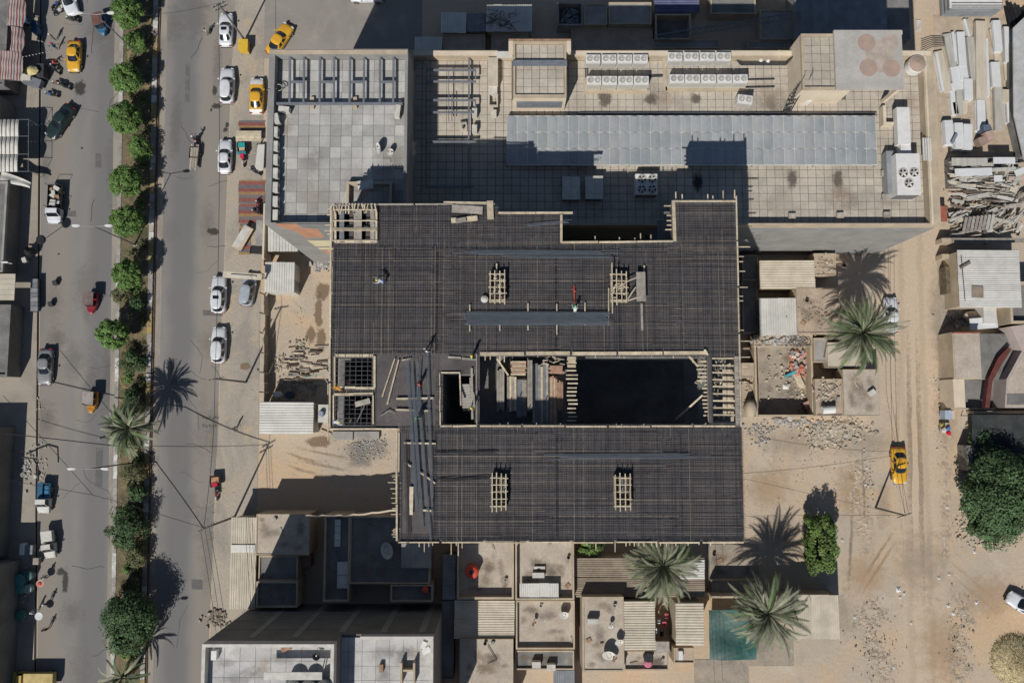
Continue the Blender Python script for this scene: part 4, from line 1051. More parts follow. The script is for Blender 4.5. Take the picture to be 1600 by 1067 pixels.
# ---- southern block
def south_block():
    z, zr = 17.0, 15.9
    a, b, c, d = R(312, 1006, 520, 1200, z)
    t, rc = building("apartment_block", "white-walled block with tiled roof in two levels at the bottom edge", (312, 1006, 520, 1230), z, zr, m_render_dark, m_mortar, m_white_old, ths=(.35,.35,.3,.3))
    tiles(t, (rc[0]+.02, rc[1]-.02, P(400,1110,zr).y, rc[3]-.02), zr, 1.55, m_tile_white, gap=.035)
    # second, slightly lower wing to the right, part of the same block
    zl, z, zr = z, 14.2, 13.9
    a2, b2, c2, d2 = R(523, 994, 676, 1230, z)
    MB().box(a2-.3, b2, c2, d2, 0, zr-.62).build("wall", m_render_dark, t)
    MB().box(a2-.3, b2-.3, c2, d2-.3, zr-.62, zr-.5).build("roof_slab", m_mortar, t)
    MB().box(b2-.3, b2, c2, d2, zr-.62, z).box(a2+2.5, b2-.3, d2-.28, d2, zr-.62, z-.004).build("parapet", m_white_old, t)
    tiles(t, (a2-.28, b2-.32, P(600,1110,zr).y, d2-.3), zr-.5, 1.5, m_tile_white, gap=.03)
    zq = zr; zr = 15.9; z = 17.0
    for x in (405, 470, 535, 600, 660):
        p = plane_y(x, 985, d); MB().box(p.x-.35, p.x+.35, (d if x < 520 else d2), (d if x < 520 else d2)+.04, .1, (zr if x < 520 else zq)-1.2).build("pilaster", m_render_grey, t)
    for zz in (4.2, 7.8, 11.4): MB().box(a+.05, b-.05, d, d+.05, zz, zz+.12).build("string_course", m_render_grey, t)
    # things on its roof
    blk = t
    for i, (x, w) in enumerate(((459,26),(484,26),(508,16))):
        q = P(x, 1062, zr)
        tk = thing("water_tank", "white roof tank cut by the bottom edge, %s of three on the tiled block" % ["left","middle","right"][i], "tank", (q.x, q.y-.6, zr), 0, "tanks on the bottom block")
        MB().lathe((q.x, q.y-.6, zr+.35), [(.8,0),(.82,.3),(.82,1.3),(.6,1.5),(.2,1.6)], 20).build("shell", m_white, tk); MB().box(q.x-.7,q.x+.7,q.y-1.3,q.y+.1,zr+.04,zr+.35).build("stand", m_steel, tk)
    tag(MB().box(*R(412,1050,503,1062,zr+1.9), zr+1.75, zr+1.85).build("shade_plate", m_white_old), "pale flat plate above the tanks of the tiled block", "plate")
    tag(MB().cbox(P(336,1022,zr+.4), (.55,.9,.75)).build("metal_cabinet", m_white), "white cabinet in the upper left corner of the tiled roof", "cabinet")
    tag(MB().cbox(P(447,1012,zr+.2), (1.0,.4,.3), .2).cbox(P(444,1014,zr+.15), (.5,.5,.2), .5).build("scrap_heap", m_brick), "brown scrap by the upper parapet of the tiled roof", "scrap")
    tag(MB().path([P(508,1028,zr+1.2),P(505,1042,zr+.6),P(504,1060,zr+.1)], .05).build("pipe", m_steel_d), "bent dark pipe at the right of the left tiled roof", "pipe")
    dish(P(497,1022,zr), .4, 1.2, .95, "small dark dish near the right parapet of the left tiled roof", m_steel_d)
    zr = zq
    tag(MB().cbox(P(596,1043,zr-.2), (.4,.8,.4)).build("chimney_stub", m_brick), "short brown stub in the middle of the right tiled roof", "stub")
    mb = MB(); a_, b_, c_, d_ = R(625,1036,648,1070,zr+.6)
    mb.box(a_,a_+.2,c_,d_,zr-.45,zr+.5).box(b_-.2,b_,c_,d_,zr-.45,zr+.5).box(a_+.2,b_-.2,d_-.9,d_-.7,zr-.45,zr+.35)
    tag(mb.build("stair_upstand", m_render_tan), "H-shaped tan upstand on the right tiled roof", "wall")
    tag(MB().cbox(P(666,1016,zr-.4), (.9,.6,.06), .5).cbox(P(662,1008,zr-.3), (.5,.8,.05), -.4).build("plastic_bags", m_white), "white scraps in the upper right corner of the right tiled roof", "scraps")
    mb = MB(); a_, b_, c_, d_ = R(522,1010,533,1027,zr-.3); mb.box(a_,b_,c_,c_+.15,zr-.48,zr-.2).box(a_,b_,d_-.15,d_,zr-.48,zr-.2).box(a_,a_+.15,c_+.15,d_-.15,zr-.48,zr-.2).box(b_-.15,b_,c_+.15,d_-.15,zr-.48,zr-.2)
    tag(mb.build("roof_hatch", m_conc_d), "small square hatch curb in the shaded strip between the two tiled roofs", "hatch")
    return blk
SB = south_block()

# ---- south-west houses, mostly in the block's shadow
G = "low houses south west of the site"
t = shed("lean_to", "narrow cream ribbed roof by the road above the tiled block", (360,808,400,951), 3.4, False, m_sheet_c, m_render_tan, "shed", .28, group=G)
MB().box(*R(361,851,398,863,3.55), 3.5, 3.56).build("patch_sheet", m_sheet_w, t)
building("house", "flat tan roof crossed by a diagonal shadow, left of the dark alley", (400,803,483,867), 4.2, 4.1, m_render_tan, m_roof_conc, None, .12, "house", G)
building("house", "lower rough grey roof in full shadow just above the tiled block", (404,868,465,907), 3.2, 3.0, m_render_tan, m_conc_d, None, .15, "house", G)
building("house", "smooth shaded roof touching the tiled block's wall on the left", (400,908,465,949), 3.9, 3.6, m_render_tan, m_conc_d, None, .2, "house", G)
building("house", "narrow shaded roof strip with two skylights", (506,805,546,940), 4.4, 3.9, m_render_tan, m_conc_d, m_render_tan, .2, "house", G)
for i, (x0, y0, x1, y1) in enumerate(((523,811,532,854),(527,877,544,919))):
    a, b, c, d = R(x0,y0,x1,y1,4.1); sk = thing("skylight", "pale grey skylight on the narrow shaded roof, the %s one" % ("upper" if i == 0 else "lower"), "skylight", ((a+b)/2,(c+d)/2,3.9), 0, "skylights")
    n = 4 if i == 0 else 2
    for k in range(n): MB().box(a,b,c+(d-c)*k/n+.03,c+(d-c)*(k+1)/n-.03,4.05,4.13).build("pane", m_sheet_w, sk)
    MB().box(a-.05,b+.05,c-.05,d+.05,3.92,4.05).build("curb", m_steel, sk)
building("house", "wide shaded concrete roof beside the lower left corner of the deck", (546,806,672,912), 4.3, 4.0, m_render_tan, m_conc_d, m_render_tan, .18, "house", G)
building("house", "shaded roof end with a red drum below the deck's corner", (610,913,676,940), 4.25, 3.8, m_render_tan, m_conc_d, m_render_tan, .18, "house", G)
tag(MB().box(*R(627,849,673,887,4.9), 4.02, 4.9).build("roof_room", m_conc), "pale boxy roof room under the lower left corner of the deck", "room")
tag(MB().lathe(P(665,919,3.85), [(.35,0),(.37,.2),(.37,.9),(.2,1.0)], 14).build("drum", m_red), "dark red drum on the shaded roof end", "drum")
dish(P(607,858,4.0), 1.0, math.radians(-175), .95, "large pale satellite dish on the wide shaded roof")
tag(MB().box(*R(466,866,485,885,1.6), 0, 1.6).build("water_tank_box", m_brick), "reddish box in the dark alley between the shaded houses", "box")
for i, (x0, x1, y0, y1) in enumerate(((478,535,806,805),(533,619,806,797))):
    mb = MB(); n = 9; zz = 4.6
    pts = [P(x0+(x1-x0)*k/n, y0+(y1-y0)*k/n+rnd.uniform(-1.2,1.2), zz) for k in range(n+1)]
    tag(mb.path(pts, .13, 6).build("coping_wall", m_render_cream), "thin wavy cream coping above the %s shaded roofs" % ("left" if i == 0 else "right"), "coping", "cream copings")

# ---- houses south of the deck
G2 = "low houses south of the site"
building("house", "tan roof with the red water tank on it", (714,838,803,936), 4.6, 3.6, m_render_tan, m_roof_conc, m_render_tan, .25, "house", G2)
t = thing("water_tank", "bright red round water tank on a tan roof just below the deck", "tank", P(738, 886, 3.6))
p = P(738, 890, 3.6); MB().lathe((p.x,p.y,3.85), [(.75,0),(.8,.1),(.8,.95),(.62,1.15),(.25,1.28)], 24).build("shell", m_red, t); MB().lathe((p.x,p.y,5.1), [(.26,0),(.26,.1),(.1,.14)], 14).build("lid", m_black, t)
for k in range(4): MB().box(p.x+(.35 if k%2 else -.5), p.x+(.5 if k%2 else -.35), p.y+(.35 if k//2 else -.5), p.y+(.5 if k//2 else -.35), 3.6, 3.85).build("foot", m_conc, t)
shed("shed", "cream ribbed roof directly below the red tank's house", (710,938,804,997), 3.6, True, m_sheet_c, m_render_tan, "shed", .3, group=G2)
building("house", "plain tan roof at the bottom edge left of the narrow gap", (718,998,802,1120), 4.0, 3.95, m_render_tan, m_roof_conc, None, .1, "house", G2)
tag(MB().path([P(762,1008,4.1),P(776,1031,4.1),P(763,1036,4.1)], .04).build("rod", m_wood_d), "bent thin rod lying on the plain tan roof at the bottom", "rod")
building("house", "tan roof with a wall shadow at left, right of the red tank's house", (805,838,897,937), 4.5, 3.6, m_render_tan, m_roof_conc, m_render_tan, .2, "house", G2)
t = ac_split(P(841,897,3.65), 0, "white air conditioner on the tan roof below the deck's middle", "house air conditioners", 1.4, .6, .6)
t = ac_split(P(843,886,3.62), 0, "brown flat unit on the tan roof just above the white air conditioner", "house air conditioners", 1.3, .3, .3)
a, b, c, d = R(812,911,873,937,4.4); t = thing("sheet_awning", "small white ribbed sheet roof between two tan roofs", "awning", ((a+b)/2,(c+d)/2,3.6)); corr_roof(t, (a,b,c,d), 4.35, False, m_sheet_w, .22)
for x in (a+.1,b-.1): MB().box(x-.05,x+.05,c+.1,c+.2,3.6,4.33).build("post", m_steel, t)
building("house", "smooth pale tan roof with a white dish, lower middle", (806,938,898,1014), 3.9, 3.3, m_render_tan, m_roof_conc, m_render_tan, .18, "house", G2)
dish(P(880,958,3.3), .6, math.radians(-80), .95, "white satellite dish on the smooth pale tan roof")
dish(P(834,971,3.3), .3, math.radians(-30), .95, "small dish with a red bracket on the smooth pale tan roof", m_brick)
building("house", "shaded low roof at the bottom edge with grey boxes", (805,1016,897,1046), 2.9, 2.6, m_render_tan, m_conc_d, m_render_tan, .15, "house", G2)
for i, (x, y) in enumerate(((838,1037),(861,1041))): tag(MB().cbox(P(x,y,3.0), (1.0,.7,.8)).build("roof_box", m_white_old), "pale box on the shaded low roof at the bottom, the %s one" % ("left" if i == 0 else "right"), "box", "pale roof boxes")
shed("shed", "grey ribbed roof cut by the bottom edge right of the shaded low roof", (865,1047,898,1120), 2.8, False, m_sheet_g, m_render_tan, "shed", .25, group=G2)
# alley sheds between block and these houses
shed("shed", "dark ribbed roof in the alley right of the tiled block", (692,866,712,936), 3.0, True, m_sheet_g, m_render_dark, "shed", .25, group=G2)
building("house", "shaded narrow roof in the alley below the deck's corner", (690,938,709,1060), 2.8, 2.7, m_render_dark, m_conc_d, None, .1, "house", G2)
# long ribbed roof under the palm
shed("shed", "long ribbed roof partly shaded beneath the palm below the deck", (898,871,1101,932), 3.3, True, m_sheet_d, m_render_tan, "shed", .26, group=G2)
a, b, c, d = R(1062,874,1101,904,3.45); t = thing("roof_patch", "brighter white ribbed patch at the right end of the long roof", "sheet", ((a+b)/2,(c+d)/2,3.38)); corr_roof(t, (a,b,c,d), 3.42, True, m_sheet_w, .26)
t, _ = building("house", "tan roof with several dishes and a white box below the long ribbed roof", (910,932,975,1049), 4.88, 4.75, m_render_tan, m_roof_conc, m_render_tan, .2, "house", G2)
dish(P(950,1020,4.75), .75, math.radians(-100), .95, "large white dish near the bottom of the dish-covered tan roof", m_white_old)
dish(P(966,1000,4.75), .5, math.radians(-80), .95, "second white dish at the right parapet of the dish-covered tan roof", m_white_old)
dish(P(953,976,4.75), .28, math.radians(-80), .95, "tiny dish in the middle of the dish-covered tan roof", m_white)
dish(P(959,1026,4.75), .35, math.radians(-40), .95, "small brown dish beside the large one on the tan roof", m_brick)
t = ac_split(P(925,968,4.8), 0, "white box unit at the upper left of the dish-covered tan roof", "house air conditioners", 1.2, .55, .8)
a, b, c, d = R(975,940,1024,1016,4.95); t = thing("sheet_roof", "cream ribbed roof between the dish-covered roof and the courtyard", "roof", ((a+b)/2,(c+d)/2,0), 0, G2); corr_roof(t, (a,b,c,d), 4.75, True, m_sheet_c, .3); MB().box(a+.1,b-.1,c+.1,d-.1,0,4.4).build("wall", m_render_tan, t)
a, b, c, d = R(1056,942,1100,1008,4.6); t = thing("sheet_roof", "cream ribbed roof right of the courtyard with laundry", "roof", ((a+b)/2,(c+d)/2,0), 0, G2); corr_roof(t, (a,b,c,d), 4.5, True, m_sheet_c, .3); MB().box(a+.1,b-.1,c+.1,d-.1,0,4.2).build("wall", m_render_tan, t)
building("house", "low tan terrace in front of the cream ribbed roof", (975,1017,1045,1047), 3.6, 3.2, m_render_tan, m_roof_conc, m_render_tan, .15, "house", G2)
building("house", "tan box room at the courtyard's lower corner", (1053,1012,1085,1036), 3.2, 3.0, m_render_tan, m_roof_mud, None, .12, "house", G2)
tag(MB().box(*R(1024,1002,1046,1020,3.7), 3.2, 3.65).build("cardboard_sheet", m_wood_g), "brown board over the corner of the courtyard", "board")
tag(MB().cbox(P(1063,1023,3.4), (.5,1.0,.5)).build("metal_cabinet", m_white), "white cabinet on the tan box room", "cabinet")
lc = [(.55,.1,.16),(.6,.6,.6),(.04,.04,.05),(.3,.08,.1),(.5,.5,.52)]
for i, (x, y) in enumerate(((1038,975),(1029,970),(1034,990),(1041,962),(1028,985))):
    tag(MB().sheet(lambda u, v, x=x, y=y: tuple(P(x-3+u*6, y-4+v*8, 1.9+.1*math.sin(u*9+i)+.1*math.cos(v*7))), 6, 6).build("laundry", cloth(lc[i])), "%s washing hung in the narrow courtyard" % ["pink","white","black","maroon","pale grey"][i], "laundry", "washing in the courtyard")
mb = MB(); q = P(1012,1034,3.25); mb.lathe((q.x,q.y,3.25), [(.5,0),(.55,.3),(.35,.6)], 14)
tag(mb.build("cloth_heap", cloth((.5,.16,.22))), "pink heap of cloth on the low tan terrace", "heap")
tag(MB().lathe(P(1012,1024,3.25), [(.55,0),(.6,.6),(.55,.75)], 16).build("tub", m_black), "black tub beside the pink heap", "tub")
# green net and sheet by the lower palm
n_ = 24; a, b, c, d = R(1108,953,1182,1031,2.6)
o = MB().sheet(lambda u, v: (a+(b-a)*u, c+(d-c)*v, 2.5+.18*math.sin(u*5+v*3)+.12*math.sin(v*9)-.25*math.sin(math.pi*u)*math.sin(math.pi*v)), n_, n_).build("shade_net", m_net, smooth=True)
tag(o, "green shade net stretched beside the lower palm", "net")
t = shed("carport", "pale ribbed roof at the right of the lower palm", (1236,929,1311,998), 3.5, False, m_sheet_c, None, "shed", .26)
a, b, c, d = R(1236,929,1311,998,3.5)
for x in (a+.15,b-.15):
    for y in (c+.15,d-.15): MB().box(x-.05,x+.05,y-.05,y+.05,0,3.48).build("post", m_steel, t)
MB().box(a+.2,b-.1,d-.25,d-.15,0,3.4).build("back_wall", m_render_tan, t)
m_yard = chain_ground("yard_concrete", (.33,.28,.22), [((.24,.21,.17), .5, .45, .62, (1,1,1), 4), ((.38,.32,.24), .3, .55, .7, (1,1,1), 14)], bump=.2, fine=.1)
def slab(name, rect, z, mat):
    a, b, c, d = R(*rect); return tag(MB().box(a,b,c,d,-.05,z).build(name, mat), kind="structure")
slab("yard_floor", (1105,850,1185,905), .06, m_yard); slab("yard_floor", (1085,1030,1170,1110), .05, m_yard); slab("yard_floor", (1110,985,1240,1040), .045, m_yard)
building("garden_room", "dark-shaded low room behind the lower palm", (1112,906,1180,929), 1.2, 1.1, m_render_tan, m_roof_mud, None, .12, "room")
tag(MB().box(*R(1112,931,1239,934,3.3), 0, 3.3).build("boundary_wall", m_render_tan), "tall tan boundary wall behind the lower palm shading the yard", "wall")
tag(MB().box(*R(1180,888,1309,891,2.9), 0, 2.9).build("boundary_wall", m_render_tan), "tan boundary wall whose shadow fills the yard above the pale carport", "wall") if False else None

# ---- houses east of the deck
G3 = "low houses east of the site"
shed("shed", "cream ribbed roof just below the grey wall of the condenser block", (1187,407,1273,451), 3.6, True, m_sheet_c, m_render_tan, "shed", .3, group=G3)
shed("shed", "pale ribbed roof with ribs running down, beside the mud roof", (1187,466,1245,524), 3.4, False, m_sheet_w, m_render_tan, "shed", .3, group=G3)
building("house", "flat mud roof left of the big right palm", (1245,450,1312,521), 3.7, 3.6, m_render_tan, m_roof_mud, m_roof_mud, .12, "house", G3)
building("house", "small bright mud roof with a white patch below the grey wall", (1272,396,1306,430), 3.0, 2.9, m_render_tan, m_roof_mud, None, .1, "house", G3)
building("yard_wall", "low mud-walled yard block with scrap wheels", (1178,523,1270,541), 2.2, 2.1, m_render_tan, m_roof_mud, None, .12, "wall", G3)
mb = MB(); a, b, c, d = R(1180,541,1271,651,2.0)
mb.box(a,a+.25,c,d,0,1.9).box(b-.25,b,c,d,0,2.0).box(a+.25,b-.25,c,c+.25,0,2.3)
tag(mb.build("yard_wall", m_render_tan), "mud wall round the littered yard right of the deck", "wall", G3)
slab("yard_floor", (1186,541,1270,648), .05, m_yard)
building("house", "grey flat roof under the foot of the right palm", (1318,577,1374,650), 3.0, 2.95, m_render_tan, m_roof_conc, None, .1, "house", G3)
building("house", "mud roof with a white tank at the yard's lower right", (1274,592,1317,650), 2.9, 2.75, m_render_tan, m_roof_mud, m_roof_mud, .12, "house", G3)
building("house", "small grey roof with a plank against the right palm", (1272,528,1292,565), 2.7, 2.6, m_render_tan, m_conc, None, .1, "house", G3)
building("house", "ribbed tan hut roof hidden half under the right palm", (1293,535,1345,574), 2.6, 2.5, m_render_tan, m_sheet_c, None, .05, "house", G3)
t = thing("water_tank", "white lying tank on the mud roof at the yard's lower right", "tank", P(1294,641,2.8)); p = P(1294,640,3.3); MB().tube(p-Vector((.75,.05,0)), p+Vector((.75,.05,0)), .48, n=14).build("shell", m_white, t); MB().cbox(p+Vector((0,0,-.4)), (1.2,.7,.25)).build("cradle", m_conc, t)
t = thing("water_tank", "tan rounded tank in the shade strip beside the deck", "tank", P(1175,640,0)); p = P(1175,638,2.6); MB().lathe((p.x,p.y,1.0), [(.7,0),(.8,.2),(.8,1.3),(.5,1.65),(.1,1.75)], 18, .85, 1.35).build("shell", m_render_tan, t, smooth=True); MB().cbox((p.x,p.y,.5), (1.3,1.6,1.0)).build("stand", m_conc, t)
building("outhouse", "tan flat outhouse beside the tan tank, right of the deck", (1159,600,1185,652), 1.0, .95, m_render_tan, m_roof_mud, None, .1, "house", G3)
building("outhouse", "small tan outhouse in the strip beside the deck's opening", (1158,567,1178,590), 2.0, 1.9, m_render_tan, m_roof_mud, None, .1, "house", G3)
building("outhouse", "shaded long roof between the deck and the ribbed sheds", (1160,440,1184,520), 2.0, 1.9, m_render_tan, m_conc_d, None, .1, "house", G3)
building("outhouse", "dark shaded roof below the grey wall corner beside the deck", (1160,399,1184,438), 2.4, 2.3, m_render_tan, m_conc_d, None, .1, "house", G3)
# things in the littered yard
rb_ = random.Random(5)
mb = [MB() for _ in range(4)]
for i in range(70):
    p = P(rb_.uniform(1236,1262), rb_.uniform(548,588), rb_.uniform(.1,.6)); mb[i%4].cbox(p, (rb_.uniform(.2,.6),rb_.uniform(.15,.5),rb_.uniform(.05,.2)), rb_.uniform(0,3), rb_.uniform(-.4,.4))
for k, c in enumerate(((.50,.17,.11),(.48,.42,.36),(.55,.25,.18),(.25,.25,.27))):
    tag(mb[k].build("rag_heap", cloth(c)), "heap of %s rags in the littered yard" % ["red","pale","salmon","dark grey"][k], "rags", kind="stuff")
tag(MB().cbox(P(1236,584,.4), (1.5,.35,.35), .45).build("metal_channel", M("turquoise", (.08,.33,.38), .15, 2, .6)), "turquoise metal trough in the littered yard", "trough")
tag(MB().cbox(P(1248,594,.3), (.75,2.2,.35), .42).build("wooden_plank", m_wood), "tan wooden door plank lying in the littered yard", "plank")
tag(MB().sheet(lambda u, v: tuple(P(1223+u*10, 600+v*8, .12+.2*math.sin(u*3.1)*math.sin(v*3.1))), 5, 5).build("plastic_bag", m_white), "white plastic bag on the yard's floor", "bag")
tag(MB().cbox(P(1262,632,.5), (1.1,.9,.8), .4).build("carton", M("faded_pink", (.36,.22,.19), .15, 2, .9)), "faded pink box in the yard's lower right corner", "box")
m_scrap = M("scrap_mix", (.20,.175,.15), .4, 3, .9, fine=.2)
mb = MB()
for i in range(10):
    p = P(rb_.uniform(1236,1262), rb_.uniform(526,540), 2.3); r_ = rb_.uniform(.3,.5)
    mb.path([p+Vector((math.cos(t)*r_, math.sin(t)*r_, .02*i)) for t in [k*math.pi/6 for k in range(13)]], .05, 5)
tag(mb.build("wheel_rims", m_scrap), "tangle of old wheel rims on the mud-walled yard block", "scrap", kind="stuff")
tag(MB().cbox(P(1290,545,2.75), (.14,2.2,.05), -.2).build("plank", m_wood_d), "dark plank on the small grey roof by the right palm", "plank")
tag(MB().cbox(P(1362,613,3.2), (.75,.6,.5), .6).build("cooler", m_white_old), "small square cooler on the grey flat roof right", "cooler")
tag(MB().path([P(1335,585,3.05),P(1338,605,3.05)], .05).path([P(1338,600,3.05),P(1342,606,3.05)], .05).build("rod", m_wood), "pale rod lying on the grey flat roof right", "rod")

# stains, patches and small clutter on the low roofs
STAIN = [soft_spot("house_stain_%d" % k, c, .45, .95, 1.4) for k, c in enumerate(((.24,.19,.145),(.50,.45,.38),(.30,.22,.155),(.20,.17,.14)))]
def weather(rect, z, n, seed):
    a, b, c, d = R(*rect, z); r = random.Random(seed); best = None
    cx, cy = (a+b)/2, (c+d)/2
    for o in bpy.data.objects:
        if o.parent is None and o.type == 'EMPTY' and abs(o.location.x-cx) < .8 and abs(o.location.y-cy) < .8: best = o
    for k in range(n):
        x, y = r.uniform(a+.5,b-.5), r.uniform(c+.5,d-.5); rx, ry = min(r.uniform(.5,2.2), x-a, b-x), min(r.uniform(.5,2.2), y-c, d-y)
        o = MB().add([(x-rx,y-ry,z+.006+k*.002),(x+rx,y-ry,z+.006+k*.002),(x+rx,y+ry,z+.006+k*.002),(x-rx,y+ry,z+.006+k*.002)], [(0,1,2,3)]).build("stain", STAIN[k%4], best)
        if best is None: o.name = "yard_stain"; tag(o, kind="structure")
for i, (rect, z) in enumerate((((716,842,800,930),3.6),((720,1000,800,1067),3.95),((808,842,894,934),3.6),((809,942,894,1010),3.3),((913,936,972,1045),4.75),((978,1020,1042,1044),3.2),((402,805,481,865),4.1),((404,912,462,946),3.6),((549,810,668,908),4.0),((1247,453,1309,518),3.6),((1321,580,1371,647),2.95),((1277,595,1314,647),2.75),((1188,545,1266,640),.05),((1107,852,1183,903),.06),((808,1019,894,1043),2.6))):
    weather(rect, z, 9, 900+i)
rk = random.Random(12)
CL = [("brick", m_brick, (.35,.2,.15), "red brick"), ("bucket", m_white_old, None, "pale bucket"), ("board_scrap", m_wood_g, (.9,.2,.05), "grey board"), ("stone", m_conc, (.35,.3,.25), "grey block"), ("can", m_steel_d, None, "dark can"), ("rag", m_brick, (.6,.5,.06), "brown rag")]
for i, (x, y, z, where) in enumerate(((720,850,3.65,"the red tank's roof, top left"),(790,905,3.65,"the red tank's roof, right side"),(770,853,3.65,"the red tank's roof, upper edge"),(858,850,3.65,"the roof right of the red tank, upper part"),(888,870,3.65,"the roof right of the red tank, right parapet"),(887,915,3.65,"the corner beside the small white sheet roof"),(876,930,3.65,"the dark nook beside the small white sheet roof"),(845,945,3.35,"the smooth pale roof, upper edge"),(893,1000,3.35,"the smooth pale roof, right edge"),(770,1003,4.0,"the plain tan roof, upper edge"),(758,1004,4.0,"the plain tan roof, upper left"),(920,1000,4.8,"the dish-covered roof, left edge"),(940,1005,4.8,"the dish-covered roof, near the dishes"),(960,945,4.8,"the dish-covered roof, upper right"),(990,1035,3.25,"the low tan terrace, left"),(1035,1030,3.25,"the low tan terrace, right"),(1260,470,3.65,"the mud roof by the right palm, upper part"),(1255,505,3.65,"the mud roof by the right palm, lower left"),(1290,490,3.65,"the mud roof by the right palm, right part"),(1303,610,2.8,"the mud roof with the white tank, right side"),(1285,605,2.8,"the mud roof with the white tank, upper left"),(1309,622,2.8,"the mud roof with the white tank, right edge"),(1115,865,.1,"the yard floor below the deck's right end"),(1125,876,.1,"the yard floor beside the ribbed roof"),(1205,625,.1,"the littered yard, lower left"),(1200,560,.1,"the littered yard, upper left"),(440,830,4.15,"the diagonal-shadow roof, left"),(430,810,4.15,"the diagonal-shadow roof, upper edge"),(1318,415,.1,"the palm's shadow below the grey wall"),(1290,410,2.95,"the small bright mud roof"))):
    nm, m, sz, word = CL[i % 6]; q = P(x, y, z)
    if sz: o = MB().cbox((q.x,q.y,z+sz[2]/2), sz, rk.uniform(0,3), rk.uniform(-.1,.1)).build(nm, m)
    else: o = MB().lathe((q.x,q.y,z), [(.16,0),(.2,.3),(.17,.3),(.14,.05)], 12).build(nm, m)
    tag(o, "small %s on %s" % (word, where), nm.replace("_", " "), "small clutter on roofs and yards")

# ---- north strip, in the blocks' shade
G4 = "shaded roofs at the top edge"
for i, (lab, rect, z, kind, wall) in enumerate((
    ("shaded pale ribbed roof left of the dark court", (648,58,690,86), 3.2, 'w', m_render_tan),
    ("shaded pale roof upper left of the dark court", (689,20,728,52), 3.4, 'w', m_render_tan),
    ("narrow shaded roof between two pale roofs", (730,22,760,50), 3.2, 'g', m_render_tan),
    ("shaded roof scattered with dry twigs", (760,8,831,50), 3.6, 'w', m_render_tan),
    ("shaded flat roof over the dark court", (692,54,758,84), 2.6, 'm', m_render_tan),
    ("shaded narrow roof above the left stair tower", (768,52,826,80), 2.4, 'm', m_render_tan),
    ("open shaded room full of scrap, top edge", (871,4,911,40), 3.4, 'o', m_conc),
    ("smooth shaded roof right of the scrap room", (912,6,949,39), 3.6, 'c', m_render_tan),
    ("wider smooth shaded roof beside it, top edge", (951,4,1018,38), 3.7, 'c', m_render_tan),
    ("shaded terrace above the left condensers", (893,44,1020,78), 2.2, 'm', m_render_tan),
    ("dark walled court above the right condensers", (1024,22,1080,62), 3.3, 'o', m_render_tan),
    ("low grey roof strip above the right condensers", (1020,62,1124,76), 2.4, 'c', m_render_tan),
    ("shaded roof with lattice mast lying over it", (1168,64,1245,76), 2.2, 'c', m_render_tan),
    ("shaded pale room corner left of the blue roof", (1188,16,1246,62), 3.0, 'c', m_render_tan))):
    z = z*.62
    if kind in 'wg':
        shed("shed", lab, rect, z, False, m_sheet_w if kind == 'w' else m_sheet_g, wall, "shed", .26, group=G4)
    elif kind == 'o':
        a, b, c, d = R(*rect, z); mb = MB().box(a,a+.2,c,d,0,z).box(b-.2,b,c,d,0,z).box(a+.2,b-.2,c,c+.2,0,z-.003).box(a+.2,b-.2,d-.2,d,0,z-.003)
        t = thing("roofless_room", lab, "room", ((a+b)/2,(c+d)/2,0), 0, G4); mb.build("wall", wall, t); MB().box(a+.2,b-.2,c+.2,d-.2,.0,.6).build("floor", m_conc_d, t)
        if i == 6:
            mb = MB()
            for k in range(60): mb.cbox((rb_.uniform(a+.5,b-.5), rb_.uniform(c+.5,d-.5), .6+rb_.uniform(.1,.8)), (rb_.uniform(.2,.9),rb_.uniform(.1,.4),rb_.uniform(.05,.3)), rb_.uniform(0,3), rb_.uniform(-.5,.5))
            tag(mb.build("scrap_pile", m_steel), "pile of metal scrap inside the open shaded room", "scrap", kind="stuff")
    else:
        building("house", lab, rect, z, z-.12, wall, m_roof_mud if kind == 'm' else m_conc, None, .15, "house", G4)
a, b, c, d = R(1242,-90,1384,60,3.4); t = thing("warehouse", "large blue-grey ribbed roof in shade above the tank tower", "warehouse", ((a+b)/2,(c+d)/2,0)); MB().box(a+.1,b-.1,c+.1,d-.1,0,3.3).build("wall", m_render_grey, t); corr_roof(t, (a,b,c,d), 3.37, False, m_sheet_g, .24)
a, b, c, d = R(1382,-40,1420,62,3.0); t = thing("annex", "dark narrow roof right of the large blue-grey ribbed roof", "annex", ((a+b)/2,(c+d)/2,0)); MB().box(a+.1,b,c,d,0,3.0).build("wall", m_conc_d, t)
mb = MB(); p0, p1 = P(1022,64,2.6), P(1252,27,3.6)
n_ = 26
for off in (Vector((0,0,0)), Vector((.1,.75,0)), Vector((.05,.38,.6))): mb.bar(p0+off, p1+off, .07)
for k in range(n_):
    a_, b_ = p0.lerp(p1, k/n_), p0.lerp(p1, (k+1)/n_); o_ = (Vector((.1,.75,0)), Vector((0,0,0)))
    mb.bar(a_+o_[k%2], b_+o_[1-k%2], .04); mb.bar(a_, a_+Vector((.05,.38,.6)), .04)
tag(mb.build("lattice_mast", m_steel), "fallen steel lattice mast lying across the shaded roofs", "mast")
shed("shed", "ribbed dark blue roof at the top edge above the right condensers", (1022,-60,1092,20), 1.8, True, M("sheet_blue", (.10,.11,.19), .2, 1, .6), m_render_tan, "shed", .3, group=G4)
building("house", "dark roof at the top edge left of the pale room corner", (1110,-60,1180,22), 1.8, 1.6, m_render_tan, m_conc_d, None, .15, "house", G4)
tag(MB().box(*R(1028,33,1040,60,1.8), 1.6, 2.2).build("tarp_heap", m_brick), "brown heap inside the dark walled court", "heap") if False else None
mb = MB()
